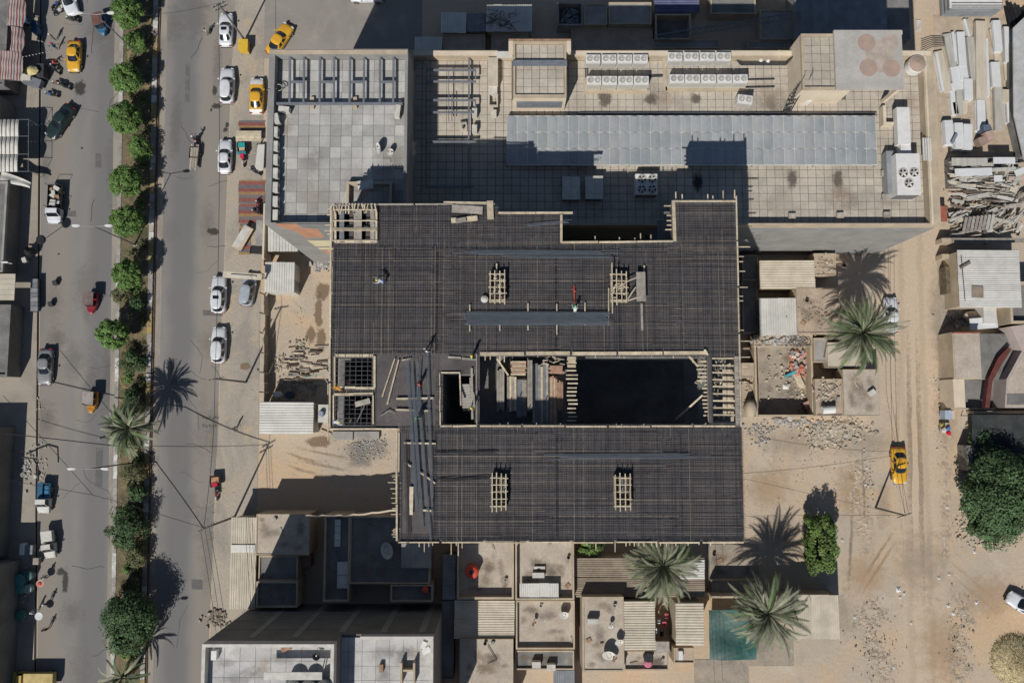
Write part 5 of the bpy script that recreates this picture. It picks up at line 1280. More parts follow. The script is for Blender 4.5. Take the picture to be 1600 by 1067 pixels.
for i in range(28):
    p = P(rb_.uniform(762,806), rb_.uniform(20,44), 2.4); mb.path([p, p+Vector((rb_.uniform(-1,1),rb_.uniform(-.8,.8),.2)), p+Vector((rb_.uniform(-1.4,1.4),rb_.uniform(-1.2,1.2),.1))], .03, 4)
tag(mb.build("dry_twigs", m_wood_d), "dry twigs on the shaded roof", "twigs", kind="stuff")

for i in range(10):
    x, y, z = ((rg.uniform(330,505), rg.uniform(1015,1066), 15.9), (rg.uniform(560,665), rg.uniform(1005,1066), 13.4))[i % 2]
    blotch(x, y, rg.uniform(10,26), rg.uniform(8,20), soft_spot("block_grime_%d" % i, rg.choice(((.26,.24,.21),(.46,.37,.28),(.20,.185,.17))), .35, .9, 1.1), "stain", .062+.0006*i, 860+i, z, SB)
# ---------------------------------------------------------------- trees, palms, hedges
def leafmats(nm, c):
    return [M(nm+"_%d" % k, tuple(x*f for x in c), .25, 1.2, .75, spec=.25) for k, f in enumerate((.55, .9, 1.35))]
LF_FICUS = leafmats("leaf_ficus", (.10,.175,.045)); LF_DARK = leafmats("leaf_dark", (.06,.105,.042)); LF_BRIGHT = leafmats("leaf_bright", (.10,.155,.04))
LF_DRY = leafmats("leaf_dry", (.10,.105,.05)); m_bark = M("bark", (.10,.075,.055), .3, 5, .95, bump=.5)
def crown_mesh(name, rad, n, leaf, mats, seed, lumps=30, lumpr=.32, box=False, gap=0.0, squash=1.0):
    """leaves in clumps spread over and inside the crown; rad = (rx, ry, rz)"""
    r = random.Random(seed); mb = MB(); cl = []
    for k in range(lumps):
        while True:
            d = Vector((r.uniform(-1,1), r.uniform(-1,1), r.uniform(-.8,1)))
            if .05 < d.length < 1 or (box and d.length > .05): break
        if not box: d = d.normalized()*r.uniform(.55,.86)*(1-.3*max(0,lumpr-.25))
        else:
            m_ = max(abs(d.x),abs(d.y),abs(d.z)); d = d/m_*r.uniform(.6,.86)
        cl.append((d, lumpr*r.uniform(.7,1.3), r.random()))
    for i in range(n):
        d, lr, q = cl[r.randrange(lumps)]
        v = Vector((r.gauss(0,1), r.gauss(0,1), r.gauss(0,1))).normalized()
        k = r.uniform(.55,1.0)
        p = d + v*lr*k
        if gap and r.random() < gap*(p.length): continue
        c = Vector((p.x*rad[0], p.y*rad[1], p.z*rad[2]))
        nn = (v*.8 + d*.5 + Vector((0,0,.55)) + Vector((r.uniform(-.6,.6), r.uniform(-.6,.6), r.uniform(-.6,.6)))).normalized()
        a = nn.orthogonal().normalized(); b = nn.cross(a); t = r.uniform(0,6.28)
        a, b = a*math.cos(t)+b*math.sin(t), b*math.cos(t)-a*math.sin(t)
        s = leaf*r.uniform(.6,1.3)
        mb.cm = 2 if (q > .66 and r.random() < .6) or r.random() < .15 else (0 if q < .2 and r.random() < .6 else 1)
        mb.add([c-a*s, c-b*s*.55, c+a*s, c+b*s*.55], [(0,1,2,3)])
    return mb.mesh(name, mats)
def tree(name, label, px, py, rpx, hc, rz, mats, seed, n=2600, leaf=.16, lumps=30, lumpr=.32, group=None, cat="tree", asp=1.0, box=False, gap=0.0):
    c = P(px, py, hc); r = rpx*(CAMH-hc)/FPX
    t = thing(name, label, cat, (c.x, c.y, 0), 0, group)
    rr = random.Random(seed)
    tr = MB(); tr.tube((0,0,-.05), (0,0,hc*.55), .16*r/2+.04, .1*r/2+.03, 8)
    for k in range(5):
        an = k*1.26+rr.random(); tr.tube((0,0,hc*.5), (math.cos(an)*r*.6, math.sin(an)*r*.6*asp, hc+rr.uniform(-.2,.4)*rz), .06*r/2+.02, .02, 6)
    tr.build("trunk", m_bark, t, local=True)
    put(crown_mesh("crown", (r, r*asp, rz), n, leaf, mats, seed, lumps, lumpr, box, gap), "crown", t, (0,0,hc))
    return t
GM = "trimmed round trees on the median"
for i, (x, y, r, lab) in enumerate((
    (198,20,28,"round trimmed tree at the very top of the median"), (196,122,27,"round trimmed tree level with the left road's taxi, second from top"),
    (195,184,29,"round trimmed tree third from the top of the median"), (196,284,29,"round trimmed tree level with the pickup, fourth from top"),
    (197,345,28,"round trimmed tree just above the second street lamp"), (198,428,26,"round trimmed tree just below the second street lamp"),
    (175,522,27,"round trimmed tree left of centre, lowest of the round ones"))):
    tree("ficus_tree", lab, x, y, r*1.0, 3.3, 1.9, LF_FICUS, 20+i, 10000, .12, 170, .17, GM)
for i, (x, y, r, lab, mats, h, n, lf) in enumerate((
    (212,64,19,"lower green shrub between the top two round trees",LF_FICUS,1.6,1500,.15), (216,232,20,"lower green shrub between the third and fourth round trees",LF_FICUS,2.0,1500,.15),
    (190,458,15,"thin grey-green shrub below the round tree under the lamp",LF_DRY,1.4,500,.2), (212,475,13,"small dark shrub in the shade under the lamp's lower tree",LF_DARK,1.2,600,.15),
    (206,566,20,"loose green shrub below the lowest round tree",LF_DARK,1.3,900,.15), (206,617,12,"small rounded shrub above the median palm",LF_DARK,1.2,800,.13),
    (209,632,18,"twiggy grey shrub just above the median palm",LF_DRY,1.1,600,.17), (210,740,18,"sparse grey-green shrub below the median palm",LF_DRY,1.4,700,.17), (215,770,15,"dark sparse shrub second below the median palm",LF_DARK,1.3,600,.17),
    (197,828,33,"wide loose green tree on the lower median",LF_DARK,2.2,2400,.17), (213,868,17,"shrub under the wide loose tree of the lower median",LF_DRY,1.4,800,.17), (205,915,14,"small pale shrub above the dark tree at the bottom",LF_DRY,1.2,700,.16))):
    tree("shrub", lab, x, y, r*1.1, h, h*.75, mats, 60+i, int(n*2.2), lf*.85, 22, .36, "shrubs on the median", "shrub", gap=.15)
for i, (x, y, r) in enumerate(((208,92,10),(205,150,9),(222,155,8),(224,205,9),(222,255,9),(218,318,10),(222,385,9),(205,395,7),(214,450,12),(222,500,11),(205,545,12),(198,590,9),(218,598,9),(196,640,9),(218,715,10),(204,760,11),(215,800,12),(200,795,9),(186,850,11),(212,893,12),(200,888,9),(213,940,10),(218,1000,11),(196,1020,12),(214,1030,11),(184,1000,9))):
    tree("low_bush", "low ragged bush number %s along the median " if False else "low ragged bush on the median, %s" % ["just above the second round tree","between the second and third round trees, left","between the second and third round trees, right","beside the third round tree","beside the upper mid shrub","between the fourth and fifth round trees","right of the second lamp","left of the second lamp","below the round tree under the lamp","lower right of the lamp's lower tree","left below the lowest round tree","left of the sandy gap","right of the sandy gap","touching the palm's upper left","touching the palm's lower right","second left below the third lamp","right of the wide loose tree's top","left of the wide loose tree's top","at the wide loose tree's lower left","right below the wide loose tree","left below the wide loose tree","right of the dark upper lobe","right of the large dark tree","left above the lowest palm","right above the lowest palm","left of the large dark tree"][i], x, y, r, .5, .55, (LF_DRY, LF_DRY, LF_FICUS)[i%3], 300+i, 420 if i > 7 else 200, .13, 12, .45, "low bushes on the median", "shrub", gap=.3)
tree("dark_tree", "large dark many-lobed tree at the bottom of the median", 200, 975, 42, 3.4, 2.4, LF_DARK, 91, 12000, .15, 50, .34, None, "tree", 1.15)
tree("dark_tree", "dark upper lobe tree above the large one at the bottom of the median", 196, 945, 22, 3.0, 1.7, LF_DARK, 92, 2200, .16, 24, .36)
tree("broad_tree", "big dark green tree at the right edge below the red-edged house", 1572, 775, 66, 4.2, 3.0, LF_DARK, 93, 24000, .18, 100, .25, None, "tree", 1.12)
tree("broad_tree", "second crown of dark green tree behind the big one at the right edge", 1548, 815, 40, 3.2, 2.2, LF_DARK, 94, 10000, .18, 60, .27)
tree("hedge", "tall rectangular green hedge on the sandy lot", 1282, 848, 22, 2.6, 1.9, LF_BRIGHT, 95, 11000, .16, 70, .27, None, "hedge", 1.95, True)
tree("shrub", "bright yellow-green bush just under the deck's lower edge", 924, 853, 24, 2.4, 1.4, LF_BRIGHT, 96, 2200, .16, 26, .34, None, "shrub", .62)
tree("shrub", "dark bush in the shade of the red-edged house", 1540, 690, 26, 1.6, 1.0, LF_DARK, 97, 1600, .18, 24, .34, None, "shrub")

# palms: every frond an object
m_frond = [M("frond_pale", (.21,.215,.145), .25, 1.0, .7, objvar=.2, spec=.3), M("frond_green", (.10,.14,.06), .25, 1.0, .7, objvar=.2, spec=.3), M("frond_dry", (.19,.155,.09), .25, 1.0, .85, objvar=.2)]
m_ptrunk = M("palm_trunk", (.14,.10,.065), .35, 4, .95, bump=.8)
def frond_mesh(L, elev, droop, mat, seed, pairs=40, bend=0.0):
    r = random.Random(seed); mb = MB(); pts = []
    p = Vector((.15,0,0)); e = elev; n = 12
    for i in range(n+1):
        pts.append(p.copy()); hd = bend*(i/n)**1.3; p = p + Vector((math.cos(e)*math.cos(hd), math.cos(e)*math.sin(hd), math.sin(e)))*(L/n); e -= droop/n*(.5+i/n)
    for i in range(n):
        w = .05*(1-i/n)+.012; a, b = pts[i], pts[i+1]
        mb.add([a+Vector((0,-w,0)), a+Vector((0,w,0)), b+Vector((0,w*.9,0)), b+Vector((0,-w*.9,0))], [(0,1,2,3)])
    for k in range(pairs):
        t = .14 + .86*k/pairs; f = t*n; i = min(n-1, int(f)); b = pts[i].lerp(pts[i+1], f-i)
        d = (pts[i+1]-pts[i]).normalized(); ln = L*.10*math.sin(math.pi*min(1,(t*.92+.12)))**.6*r.uniform(.85,1.1)+.08
        for s in (-1, 1):
            v = (d*1.15 + Vector((0,s*.8,0)) + Vector((0,0,.22*r.uniform(.2,1.6)-.12))).normalized()*ln
            w = d*.05
            mb.add([b-w, b+w, b+v+Vector((0,0,-.04*r.random()))], [(0,1,2)])
    return mb.mesh("frond", mat)
def palm(label, px, py, rpx, h, seed, n=74, dry=8, green=.3):
    c = P(px, py, h); L = rpx*(CAMH-h)/FPX*1.06; r = random.Random(seed)
    t = thing("date_palm", label, "palm tree", (c.x, c.y, 0), 0, "date palms")
    tk = MB(); prof = []
    for k in range(int(h*3)): prof += [(.24+.03*(k%2), k/3.0), (.29, k/3.0+.25)]
    prof += [(.35, h-.3), (.2, h+.15)]
    tk.lathe((0,0,0), prof, 10); tk.build("trunk", m_ptrunk, t, local=True)
    var = {}
    for (k, (el, dr)) in enumerate(((1.3,1.2),(.95,1.5),(.6,1.6),(.25,1.4),(-.2,1.0))):
        for m in (0, 1):
            for bb in (0, 1, 2): var[(k, m, bb)] = frond_mesh(L*(.82 if k == 0 else 1.1), el, dr*r.uniform(.8,1.2), m_frond[m], seed*100+k*6+m*3+bb, 40, (-.55,.08,.5)[bb])
    var['d'] = frond_mesh(L*.8, -.7, .5, m_frond[2], seed*10+9, 18)
    for i in range(n):
        k = (0,1,1,2,2,2,3,3,3,4)[i % 10]; an = i*2.39996+r.uniform(-.4,.4)
        me = var['d'] if i < dry else var[(k, 1 if r.random() < green else 0, r.randrange(3))]
        s = r.uniform(.68,1.1)
        put(me, "frond", t, (r.uniform(-.1,.1),r.uniform(-.1,.1),h+r.uniform(-.15,.2)), (r.uniform(-.5,.5), r.uniform(-.22,.16), an), (s,s*r.uniform(.8,1.15),s*r.uniform(.8,1.2)))
    return t
palm("date palm on the median with long pale fronds, left road", 202, 668, 42, 5.2, 1, 110, 10, .45)
palm("small palm top at the bottom of the median below the dark tree", 192, 1057, 36, 3.6, 2, 30, 2, .6)
palm("tall date palm by the dirt track, right of the mud roof", 1347, 520, 58, 8.6, 3, 175, 20, .35)
palm("date palm just below the deck over the long ribbed roof", 1036, 883, 57, 7.5, 4, 160, 8, .3)
palm("date palm between the green net and the pale carport", 1199, 958, 58, 6.0, 5, 165, 30, .25)
# ---------------------------------------------------------------- vehicles
def wheel(parent, x, y, r=.33, w=.2):
    t = MB(); n = 16
    t.tube((x-w/2,y,r), (x+w/2,y,r), r, r, n); o = t.build("wheel", m_rubber, parent, local=True)
    s = 1 if x > 0 else -1
    MB().tube((x+s*w/2,y,r), (x+s*(w/2+.015),y,r), r*.62, r*.55, 12).build("rim", m_chrome, o, local=True)
    return o
def quadpanel(name, pts, mat, parent, push=.012):
    c = sum((Vector(p) for p in pts), Vector())/len(pts); n = (Vector(pts[1])-Vector(pts[0])).cross(Vector(pts[2])-Vector(pts[0])).normalized()
    if n.dot(c-Vector((0,c.y*.8,.4))) < 0: n = -n
    return MB().add([Vector(p)+n*push for p in pts], [tuple(range(len(pts)))]).build(name, mat, parent, local=True)
def car(label, px, py, deg, col, kind="sedan", L=4.65, W=1.8, group="parked and moving cars", roof=None, sunroof=False, sign=False, bumper=None, hood=None):
    p = P(px, py, .7); t = thing("car" if kind != "van" else "van", label, "car", (p.x, p.y, .012), math.radians(deg), group)
    pm = paint(col); hw = W/2
    st = [(-.5,.66,.50,.30),(-.488,.80,.64,.26),(-.46,.91,.86,.22),(-.40,.97,.95,.2),(-.25,1,.97,.19),(0,1,.97,.19),(.2,1,.96,.19),(.3,.985,.93,.19),(.40,.945,.85,.2),(.455,.86,.76,.23),(.485,.74,.62,.27),(.5,.58,.5,.31)]
    if kind != "sedan": st = [(y, w, (z+.08 if -.2 < y < .3 else (z+.1 if y <= -.2 else z+.04)), b) for y, w, z, b in st]
    rings = []
    for y, wf, zd, zb in st:
        w = hw*wf
        rings.append([(-w*.9,y*L,zb),(-w,y*L,zb+.2),(-w,y*L,min(zd-.05,.66)),(-w*.93,y*L,zd-.04),(-w*.62,y*L,zd),(0,y*L,zd+.025),(w*.62,y*L,zd),(w*.93,y*L,zd-.04),(w,y*L,min(zd-.05,.66)),(w,y*L,zb+.2),(w*.9,y*L,zb)])
    MB().loft(rings).build("body", pm, t, smooth=True, local=True)
    if kind == "sedan": yb = (-.365*L,.215*L); yt = (-.21*L,.06*L); zt = 1.42; zb = .93
    elif kind == "suv": yb = (-.475*L,.22*L); yt = (-.41*L,.08*L); zt = 1.68; zb = 1.02
    else: yb = (-.47*L,.26*L); yt = (-.44*L,.12*L); zt = 1.85; zb = 1.02
    wb, wt = hw*.93, hw*.74
    ym = (yt[0]+yt[1])/2; NR = 28
    def ring(w, y0, y1, z, e=3.2):
        out = []
        for k in range(NR):
            a_ = 2*math.pi*(k+.5)/NR; cx, cy = math.cos(a_), math.sin(a_)
            q = (abs(cx)**e+abs(cy)**e)**(-1/e)
            out.append(((cx*q)*w, (y0+y1)/2+(cy*q)*(y1-y0)/2, z))
        return out
    r0, r1 = ring(wb, yb[0], yb[1], zb-.06), ring(wb*.985, yb[0]*.99, yb[1]*.985, zb+.03)
    mix = lambda A, B_, k: [tuple(p[i]+(q[i]-p[i])*k for i in range(3)) for p, q in zip(A, B_)]
    top = ring(wt, yt[0], yt[1], zt); r2 = mix(r1, top, .9)
    MB().loft([r0, r1], False).build("belt", pm, t, smooth=True, local=True)
    parts = {"windscreen": MB(), "rear_window": MB(), "side_window": MB(), "side_window_": MB()}; pil = MB()
    for k in range(NR):
        j = (k+1) % NR; quad = [r1[k], r1[j], r2[j], r2[k]]
        a_ = 2*math.pi*(k+1)/NR; cx, cy = math.cos(a_), math.sin(a_)
        if abs(cx) < .76 and cy > 0: parts["windscreen"].add(quad, [(0,1,2,3)])
        elif abs(cx) < .72 and cy < 0: parts["rear_window"].add(quad, [(0,1,2,3)])
        elif abs(cy) < .58 and abs(cy) > .09: parts["side_window" if cx > 0 else "side_window_"].add(quad, [(0,1,2,3)])
        else: pil.add(quad, [(0,1,2,3)])
    for nm, mb_ in parts.items():
        if mb_.f: mb_.build(nm.rstrip("_"), m_glass, t, smooth=True, local=True)
    if pil.f: pil.build("pillars", pm, t, smooth=True, local=True)
    c0 = (0, ym, zt+.05); sc_ = lambda f, z: [(p[0]*f, ym+(p[1]-ym)*f, z) for p in top]
    MB().loft([r2, top, sc_(.9, zt+.03), sc_(.6, zt+.055), sc_(.2, zt+.065)]).build("roof_skin", roof or pm, t, smooth=True, local=True)
    if hood:
        sel = [[(x*1.006, y, z+.014) for x, y, z in r[3:8]] for r in rings if r[0][1] > .2*L]
        MB().add([p for r in sel for p in r], [(a_*5+b_, a_*5+b_+1, a_*5+b_+6, a_*5+b_+5) for a_ in range(len(sel)-1) for b_ in range(4)]).build("bonnet", hood, t, smooth=True, local=True)
        sel = [[(x*1.006, y, z+.014) for x, y, z in r[3:8]] for r in rings if r[0][1] < -.38*L]
        MB().add([p for r in sel for p in r], [(a_*5+b_, a_*5+b_+1, a_*5+b_+6, a_*5+b_+5) for a_ in range(len(sel)-1) for b_ in range(4)]).build("boot_lid", hood, t, smooth=True, local=True)
    if sunroof: MB().cbox((0, yt[0]+(yt[1]-yt[0])*.62, zt+.066), (wt*1.1, .42, .012)).build("sunroof", m_glass, t, local=True)
    if sign: MB().cbox((0, ym, zt+.12), (.7,.22,.16)).build("roof_sign", m_white, t, local=True)
    for x in (-hw+.1, hw-.1):
        for y in (-.29*L, .31*L): wheel(t, x, y)
    for s in (-1, 1):
        MB().cbox((s*(hw+.09), yb[1]-.3, zb+.06), (.2,.14,.13)).build("mirror", pm, t, local=True)
        MB().cbox((s*hw*.66, L*.468, .68), (.36,.16,.14), -s*.35).build("headlight", m_lamp_w, t, local=True)
        MB().cbox((s*hw*.72, -L*.482, .76), (.32,.10,.16), s*.2).build("tail_light", m_lamp_r, t, local=True)
    for y, nm in ((L*.496,"front_bumper"), (-L*.494,"rear_bumper")):
        MB().cbox((0,y,.42), (W*.74,.1,.2)).build(nm, bumper or m_black, t, local=True)
    return t
YEL = (.62,.33,.02); WHT = (.60,.61,.63)
car("white sedan with sunroof parked top right of the main road", 353, 47, 0, WHT, "sedan", 4.5, 1.8, sunroof=True)
car("white long-roofed car parked second from the top on the main road", 355, 134, 0, WHT, "suv", 4.7, 1.85)
car("white sedan parked beside the teal motor cart", 351.5, 245, 0, WHT, "sedan", 4.5, 1.75)
car("white sport utility car with dark sunroof parked below the cream post", 342, 460, 0, WHT, "suv", 4.75, 1.85, sunroof=True)
car("white car parked lowest on the main road", 342, 539, 0, WHT, "suv", 4.6, 1.8)
car("silver van parked on the verge beneath the cream post", 388, 453, -8, (.32,.36,.40), "van", 4.1, 1.7)
car("yellow and white taxi parked against the grey block", 401, 150, 0, YEL, "sedan", 4.7, 1.8, bumper=m_white, hood=m_white)
car("yellow taxi turned askew at the corner of the grey block", 437, 62, -31, YEL, "sedan", 4.7, 1.8)
car("yellow taxi driving down the left road", 116, 88, 180, YEL, "sedan", 4.2, 1.7)
car("dark green car parked askew at the left kerb", 94, 190, 148, (.006,.02,.02), "sedan", 4.9, 1.8)
car("grey old sedan parked at the left kerb below the rickshaw", 71, 573, 180, (.20,.20,.205), "sedan", 4.6, 1.75)
car("white car cut by the top edge on the left road", 107, 0, 200, WHT, "sedan", 4.5, 1.75)
car("white car lying across the top edge in the side street", 573, -7, 90, WHT, "sedan", 4.5, 1.75)
car("yellow taxi on the dirt track", 1405, 727, 180, YEL, "sedan", 4.55, 1.8)
car("white car half hidden by the tall palm", 1392, 492, 0, WHT, "sedan", 4.5, 1.75)
car("white car cut by the right edge on the dirt lot", 1600, 946, 58, WHT, "sedan", 4.5, 1.75)

def rickshaw(label, px, py, deg, col, roof):
    p = P(px, py, .9); t = thing("auto_rickshaw", label, "rickshaw", (p.x, p.y, .012), math.radians(deg), "three-wheelers")
    b = paint(col); W = 1.3
    MB().loft([[(-W/2*f,y,z0),(W/2*f,y,z0),(W/2*f,y,z1),(-W/2*f,y,z1)] for y,f,z0,z1 in ((-1.3,.95,.3,.75),(-1.2,1,.28,.85),(.2,1,.28,.8),(.75,.75,.3,.85),(1.15,.42,.4,.95),(1.3,.3,.45,.8))]).build("body", b, t, local=True)
    MB().sheet(lambda u, v: ((u-.5)*W*1.02, -1.25+v*1.65, 1.68+.09*(1-(2*u-1)**2)), 8, 6).build("canopy", roof, t, smooth=True, local=True)
    for x in (-W/2+.04, W/2-.04):
        for y in (-1.2,.35): MB().tube((x,y,.7),(x,y,1.68),.025).build("canopy_post", m_steel_d, t, local=True)
    MB().add([(-.5,.5,.9),(.5,.5,.9),(.5,.36,1.6),(-.5,.36,1.6)], [(0,1,2,3)]).build("windscreen", m_glass, t, local=True)
    MB().cbox((0,-.75,.75), (1.0,.5,.25)).build("rear_seat", m_black, t, local=True); MB().cbox((0,.05,.72), (.7,.35,.2)).build("driver_seat", m_red, t, local=True)
    MB().tube((-.33,.72,1.1),(.33,.72,1.1),.022).build("handlebar", m_black, t, local=True)
    wheel(t, -.55, -.85, .24, .12); wheel(t, .55, -.85, .24, .12); wheel(t, .0, 1.0, .24, .12)
    MB().lathe((0,1.27,.72), [(.11,0),(.11,.06)], 10).build("headlight", m_lamp_w, t, local=True)
    return t
rickshaw("dark red auto rickshaw with brown canopy on the left road", 142, 473, 180, (.30,.02,.03), M("canopy_brown", (.16,.12,.11), .2, 2, .9))
rickshaw("orange auto rickshaw with pale grey canopy on the left road", 142, 628, 180, (.55,.24,.03), M("canopy_grey", (.30,.27,.25), .2, 2, .9))
rickshaw("blue three-wheeler beside the top of the median", 157, 39, 195, (.04,.16,.30), M("canopy_maroon", (.14,.07,.06), .2, 2, .9))

def pickup(label, px, py, deg, cabc, bedc, L=4.9, W=1.75, cargo=None, name="pickup_truck"):
    p = P(px, py, .8); t = thing(name, label, "truck", (p.x, p.y, .012), math.radians(deg), "trucks")
    c, b = paint(cabc), paint(bedc); h = L/2
    MB().box(-W*.4, W*.4, -h+.1, h-.3, .4, .6).build("chassis", m_black, t, local=True)
    hood = MB().loft([[(-W/2*f,y,.35),(W/2*f,y,.35),(W/2*f,y,z),(W/2*f*.8,y,z+.06),(-W/2*f*.8,y,z+.06),(-W/2*f,y,z)] for y,f,z in ((h-1.75,1,1.0),(h-1.0,1,.98),(h-.3,.95,.86),(h,.8,.62))]).build("cab", c, t, local=True)
    B = [(-W*.47,h-1.8,1.0),(W*.47,h-1.8,1.0),(W*.47,h-.75,1.0),(-W*.47,h-.75,1.0)]; T = [(-W*.41,h-1.72,1.68),(W*.41,h-1.72,1.68),(W*.41,h-1.15,1.68),(-W*.41,h-1.15,1.68)]
    MB().add(B+T, [(0,1,5,4),(1,2,6,5),(2,3,7,6),(3,0,4,7),(4,5,6,7)]).build("cab_top", c, t, local=True)
    quadpanel("windscreen", [(-W*.43,h-.77,1.06),(W*.43,h-.77,1.06),(W*.38,h-1.12,1.62),(-W*.38,h-1.12,1.62)], m_glass, t)
    for s in (-1,1): quadpanel("side_window", [(s*W*.462,h-1.7,1.08),(s*W*.462,h-.9,1.08),(s*W*.42,h-1.2,1.6),(s*W*.42,h-1.65,1.6)], m_glass, t)
    y0, y1 = -h, h-1.9
    MB().box(-W/2,W/2,y0,y1,.62,.68).build("bed_floor", m_black, t, local=True)
    for q in ((-W/2,-W/2+.05,y0,y1),(W/2-.05,W/2,y0,y1),(-W/2+.05,W/2-.05,y0,y0+.05),(-W/2+.05,W/2-.05,y1-.05,y1)): MB().box(*q,.68,1.08).build("bed_side", b, t, local=True)
    for x in (-W/2+.12, W/2-.12):
        for y in (-h+.9, h-.85): wheel(t, x, y, .35, .22)
    for s in (-1,1):
        MB().cbox((s*W*.36,h-.02,.68), (.3,.08,.16)).build("headlight", m_lamp_w, t, local=True); MB().cbox((s*(W/2+.08),h-.95,1.15), (.16,.08,.2)).build("mirror", m_black, t, local=True)
    if cargo: cargo(t, W, y0, y1)
    return t
def scrapload(t, W, y0, y1):
    r = random.Random(3)
    for k in range(9):
        MB().cbox((r.uniform(-.5,.5), r.uniform(y0+.4,y1-.4), .8+k*.04), (r.uniform(.3,.9),r.uniform(.2,.8),r.uniform(.1,.35)), r.uniform(0,3)).build("load", m_white_old if k % 3 else m_brick, t, local=True)
    for s in (-1,1):
        for y in (y0+.1, y1-.1): MB().tube((s*W*.47,y,1.08),(s*W*.47,y,1.9),.025).build("rack_post", m_steel_d, t, local=True)
    MB().tube((-W*.47,y0+.1,1.9),(W*.47,y0+.1,1.9),.03).tube((-W*.47,y1-.1,1.9),(W*.47,y1-.1,1.9),.03).build("rack_rail", m_steel_d, t, local=True)
def blueload(t, W, y0, y1):
    for k in range(4): MB().cbox((-.35, y0+.5+k*.55, .95), (.5,.45,.12)).build("load", paint((.03,.16,.28)), t, local=True)
    MB().cbox((.42,(y0+y1)/2,.9), (.6,1.9,.3)).build("load", paint((.03,.11,.2)), t, local=True)
pickup("white pickup with dark open bed parked at the left kerb", 86, 319, 180, WHT, (.02,.02,.02), 4.9, 1.75, scrapload)
pickup("small blue flatbed truck with white cab at the left kerb", 69, 778, 180, (.55,.54,.50), (.03,.15,.26), 3.6, 1.5, blueload)
pickup("small white cargo three-wheeler at the left kerb near the market", 77, 850, 188, (.52,.50,.45), (.5,.48,.43), 3.3, 1.35, lambda t, W, y0, y1: MB().box(-W/2,W/2,y0,y1,1.08,1.3).build("load_cover", m_white_old, t, local=True))
pickup("old yellow truck at the bottom left corner", 52, 1062, 90, (.50,.36,.10), (.48,.34,.09), 5.4, 1.9, lambda t, W, y0, y1: MB().box(-W/2,W/2,y0,y1,1.09,1.5).build("load_cover", M("tarp_yellow", (.47,.37,.16), .2, 1, .9), t, local=True))

def motorbike(label, px, py, deg, col=(.03,.03,.035), group="motorbikes", root=None, rider=None):
    if root is None:
        p = P(px, py, .5); t = thing("motorcycle", label, "motorcycle", (p.x, p.y, .02), math.radians(deg), group)
    else: t = root
    for y in (-.62,.66):
        o = MB().tube((-.05,y,.3),(.05,y,.3),.3,.3,14).build("wheel", m_rubber, t, local=True); MB().tube((-.055,y,.3),(.055,y,.3),.17,.17,10).build("rim", m_chrome, o, local=True)
    MB().loft([[(-w,y,z0),(w,y,z0),(w*.7,y,z1),(-w*.7,y,z1)] for y,w,z0,z1 in ((-.15,.09,.55,.72),(.05,.14,.55,.86),(.3,.13,.6,.88),(.45,.07,.65,.8))]).build("fuel_tank", paint(col), t, local=True)
    MB().loft([[(-w,y,.66),(w,y,.66),(w,y,z1),(-w,y,z1)] for y,w,z1 in ((-.75,.08,.78),(-.4,.13,.8),(-.05,.11,.76))]).build("seat", m_black, t, local=True)
    MB().tube((0,.66,.3),(0,.45,.98),.03).tube((0,-.62,.3),(0,-.1,.55),.03).cbox((0,.0,.42),(.26,.4,.3)).build("frame", m_steel_d, t, local=True)
    MB().tube((-.34,.4,1.0),(.34,.4,1.0),.018).build("handlebar", m_chrome, t, local=True); MB().lathe((0,.58,.85), [(.09,0),(.09,.08)], 10).build("headlight", m_lamp_w, t, local=True)
    return t
def cargo_trike(label, px, py, deg, load):
    p = P(px, py, .6); t = thing("cargo_tricycle", label, "tricycle", (p.x, p.y, .012), math.radians(deg), "three-wheelers")
    motorbike("", 0, 0, 0, (.3,.03,.04), root=t)
    MB().box(-.62,.62,-2.15,-.75,.5,.55).build("bed_floor", m_wood_d, t, local=True)
    for q in ((-.62,-.58,-2.15,-.75),(.58,.62,-2.15,-.75),(-.58,.58,-2.15,-2.11),(-.58,.58,-.79,-.75)): MB().box(*q,.55,.85).build("bed_side", m_steel_d, t, local=True)
    wheel(t, -.6, -1.5, .28, .12); wheel(t, .6, -1.5, .28, .12)
    load(t); return t
def ld1(t):
    MB().cbox((0,-1.6,.72), (.9,.7,.25)).build("load", cloth((.42,.22,.13)), t, local=True); MB().cbox((.05,-1.05,.8), (.7,.5,.3), .3).build("load", cloth((.4,.03,.05)), t, local=True)
def ld2(t):
    MB().cbox((0,-1.75,.8), (.85,.6,.4)).build("load", cloth((.02,.28,.28)), t, local=True); MB().cbox((0,-1.2,.75), (.7,.5,.3)).build("load", cloth((.45,.33,.22)), t, local=True); MB().cbox((0,-.7,.95), (1.0,.35,.25)).build("load", cloth((.03,.2,.26)), t, local=True); MB().cbox((0,-.3,1.0), (.45,.5,.3)).build("load", cloth((.5,.03,.08)), t, local=True)
def ld3(t):
    r = random.Random(8)
    for k in range(9): MB().cbox((-.45+.11*k, -1.9+r.uniform(-.2,.2), .66+.03*(k%3)), (.1,3.4,.06), r.uniform(-.03,.03)).build("plank", m_wood_g if k % 3 else m_wood, t, local=True)
cargo_trike("red motor tricycle with loaded tray beside the lower power pole", 338, 770, 185, ld1)
cargo_trike("teal loaded motor cart on the verge by the wooden table", 380, 249, 185, ld2)
cargo_trike("motor cart carrying long planks up the main road", 306, 222, -3, ld3)
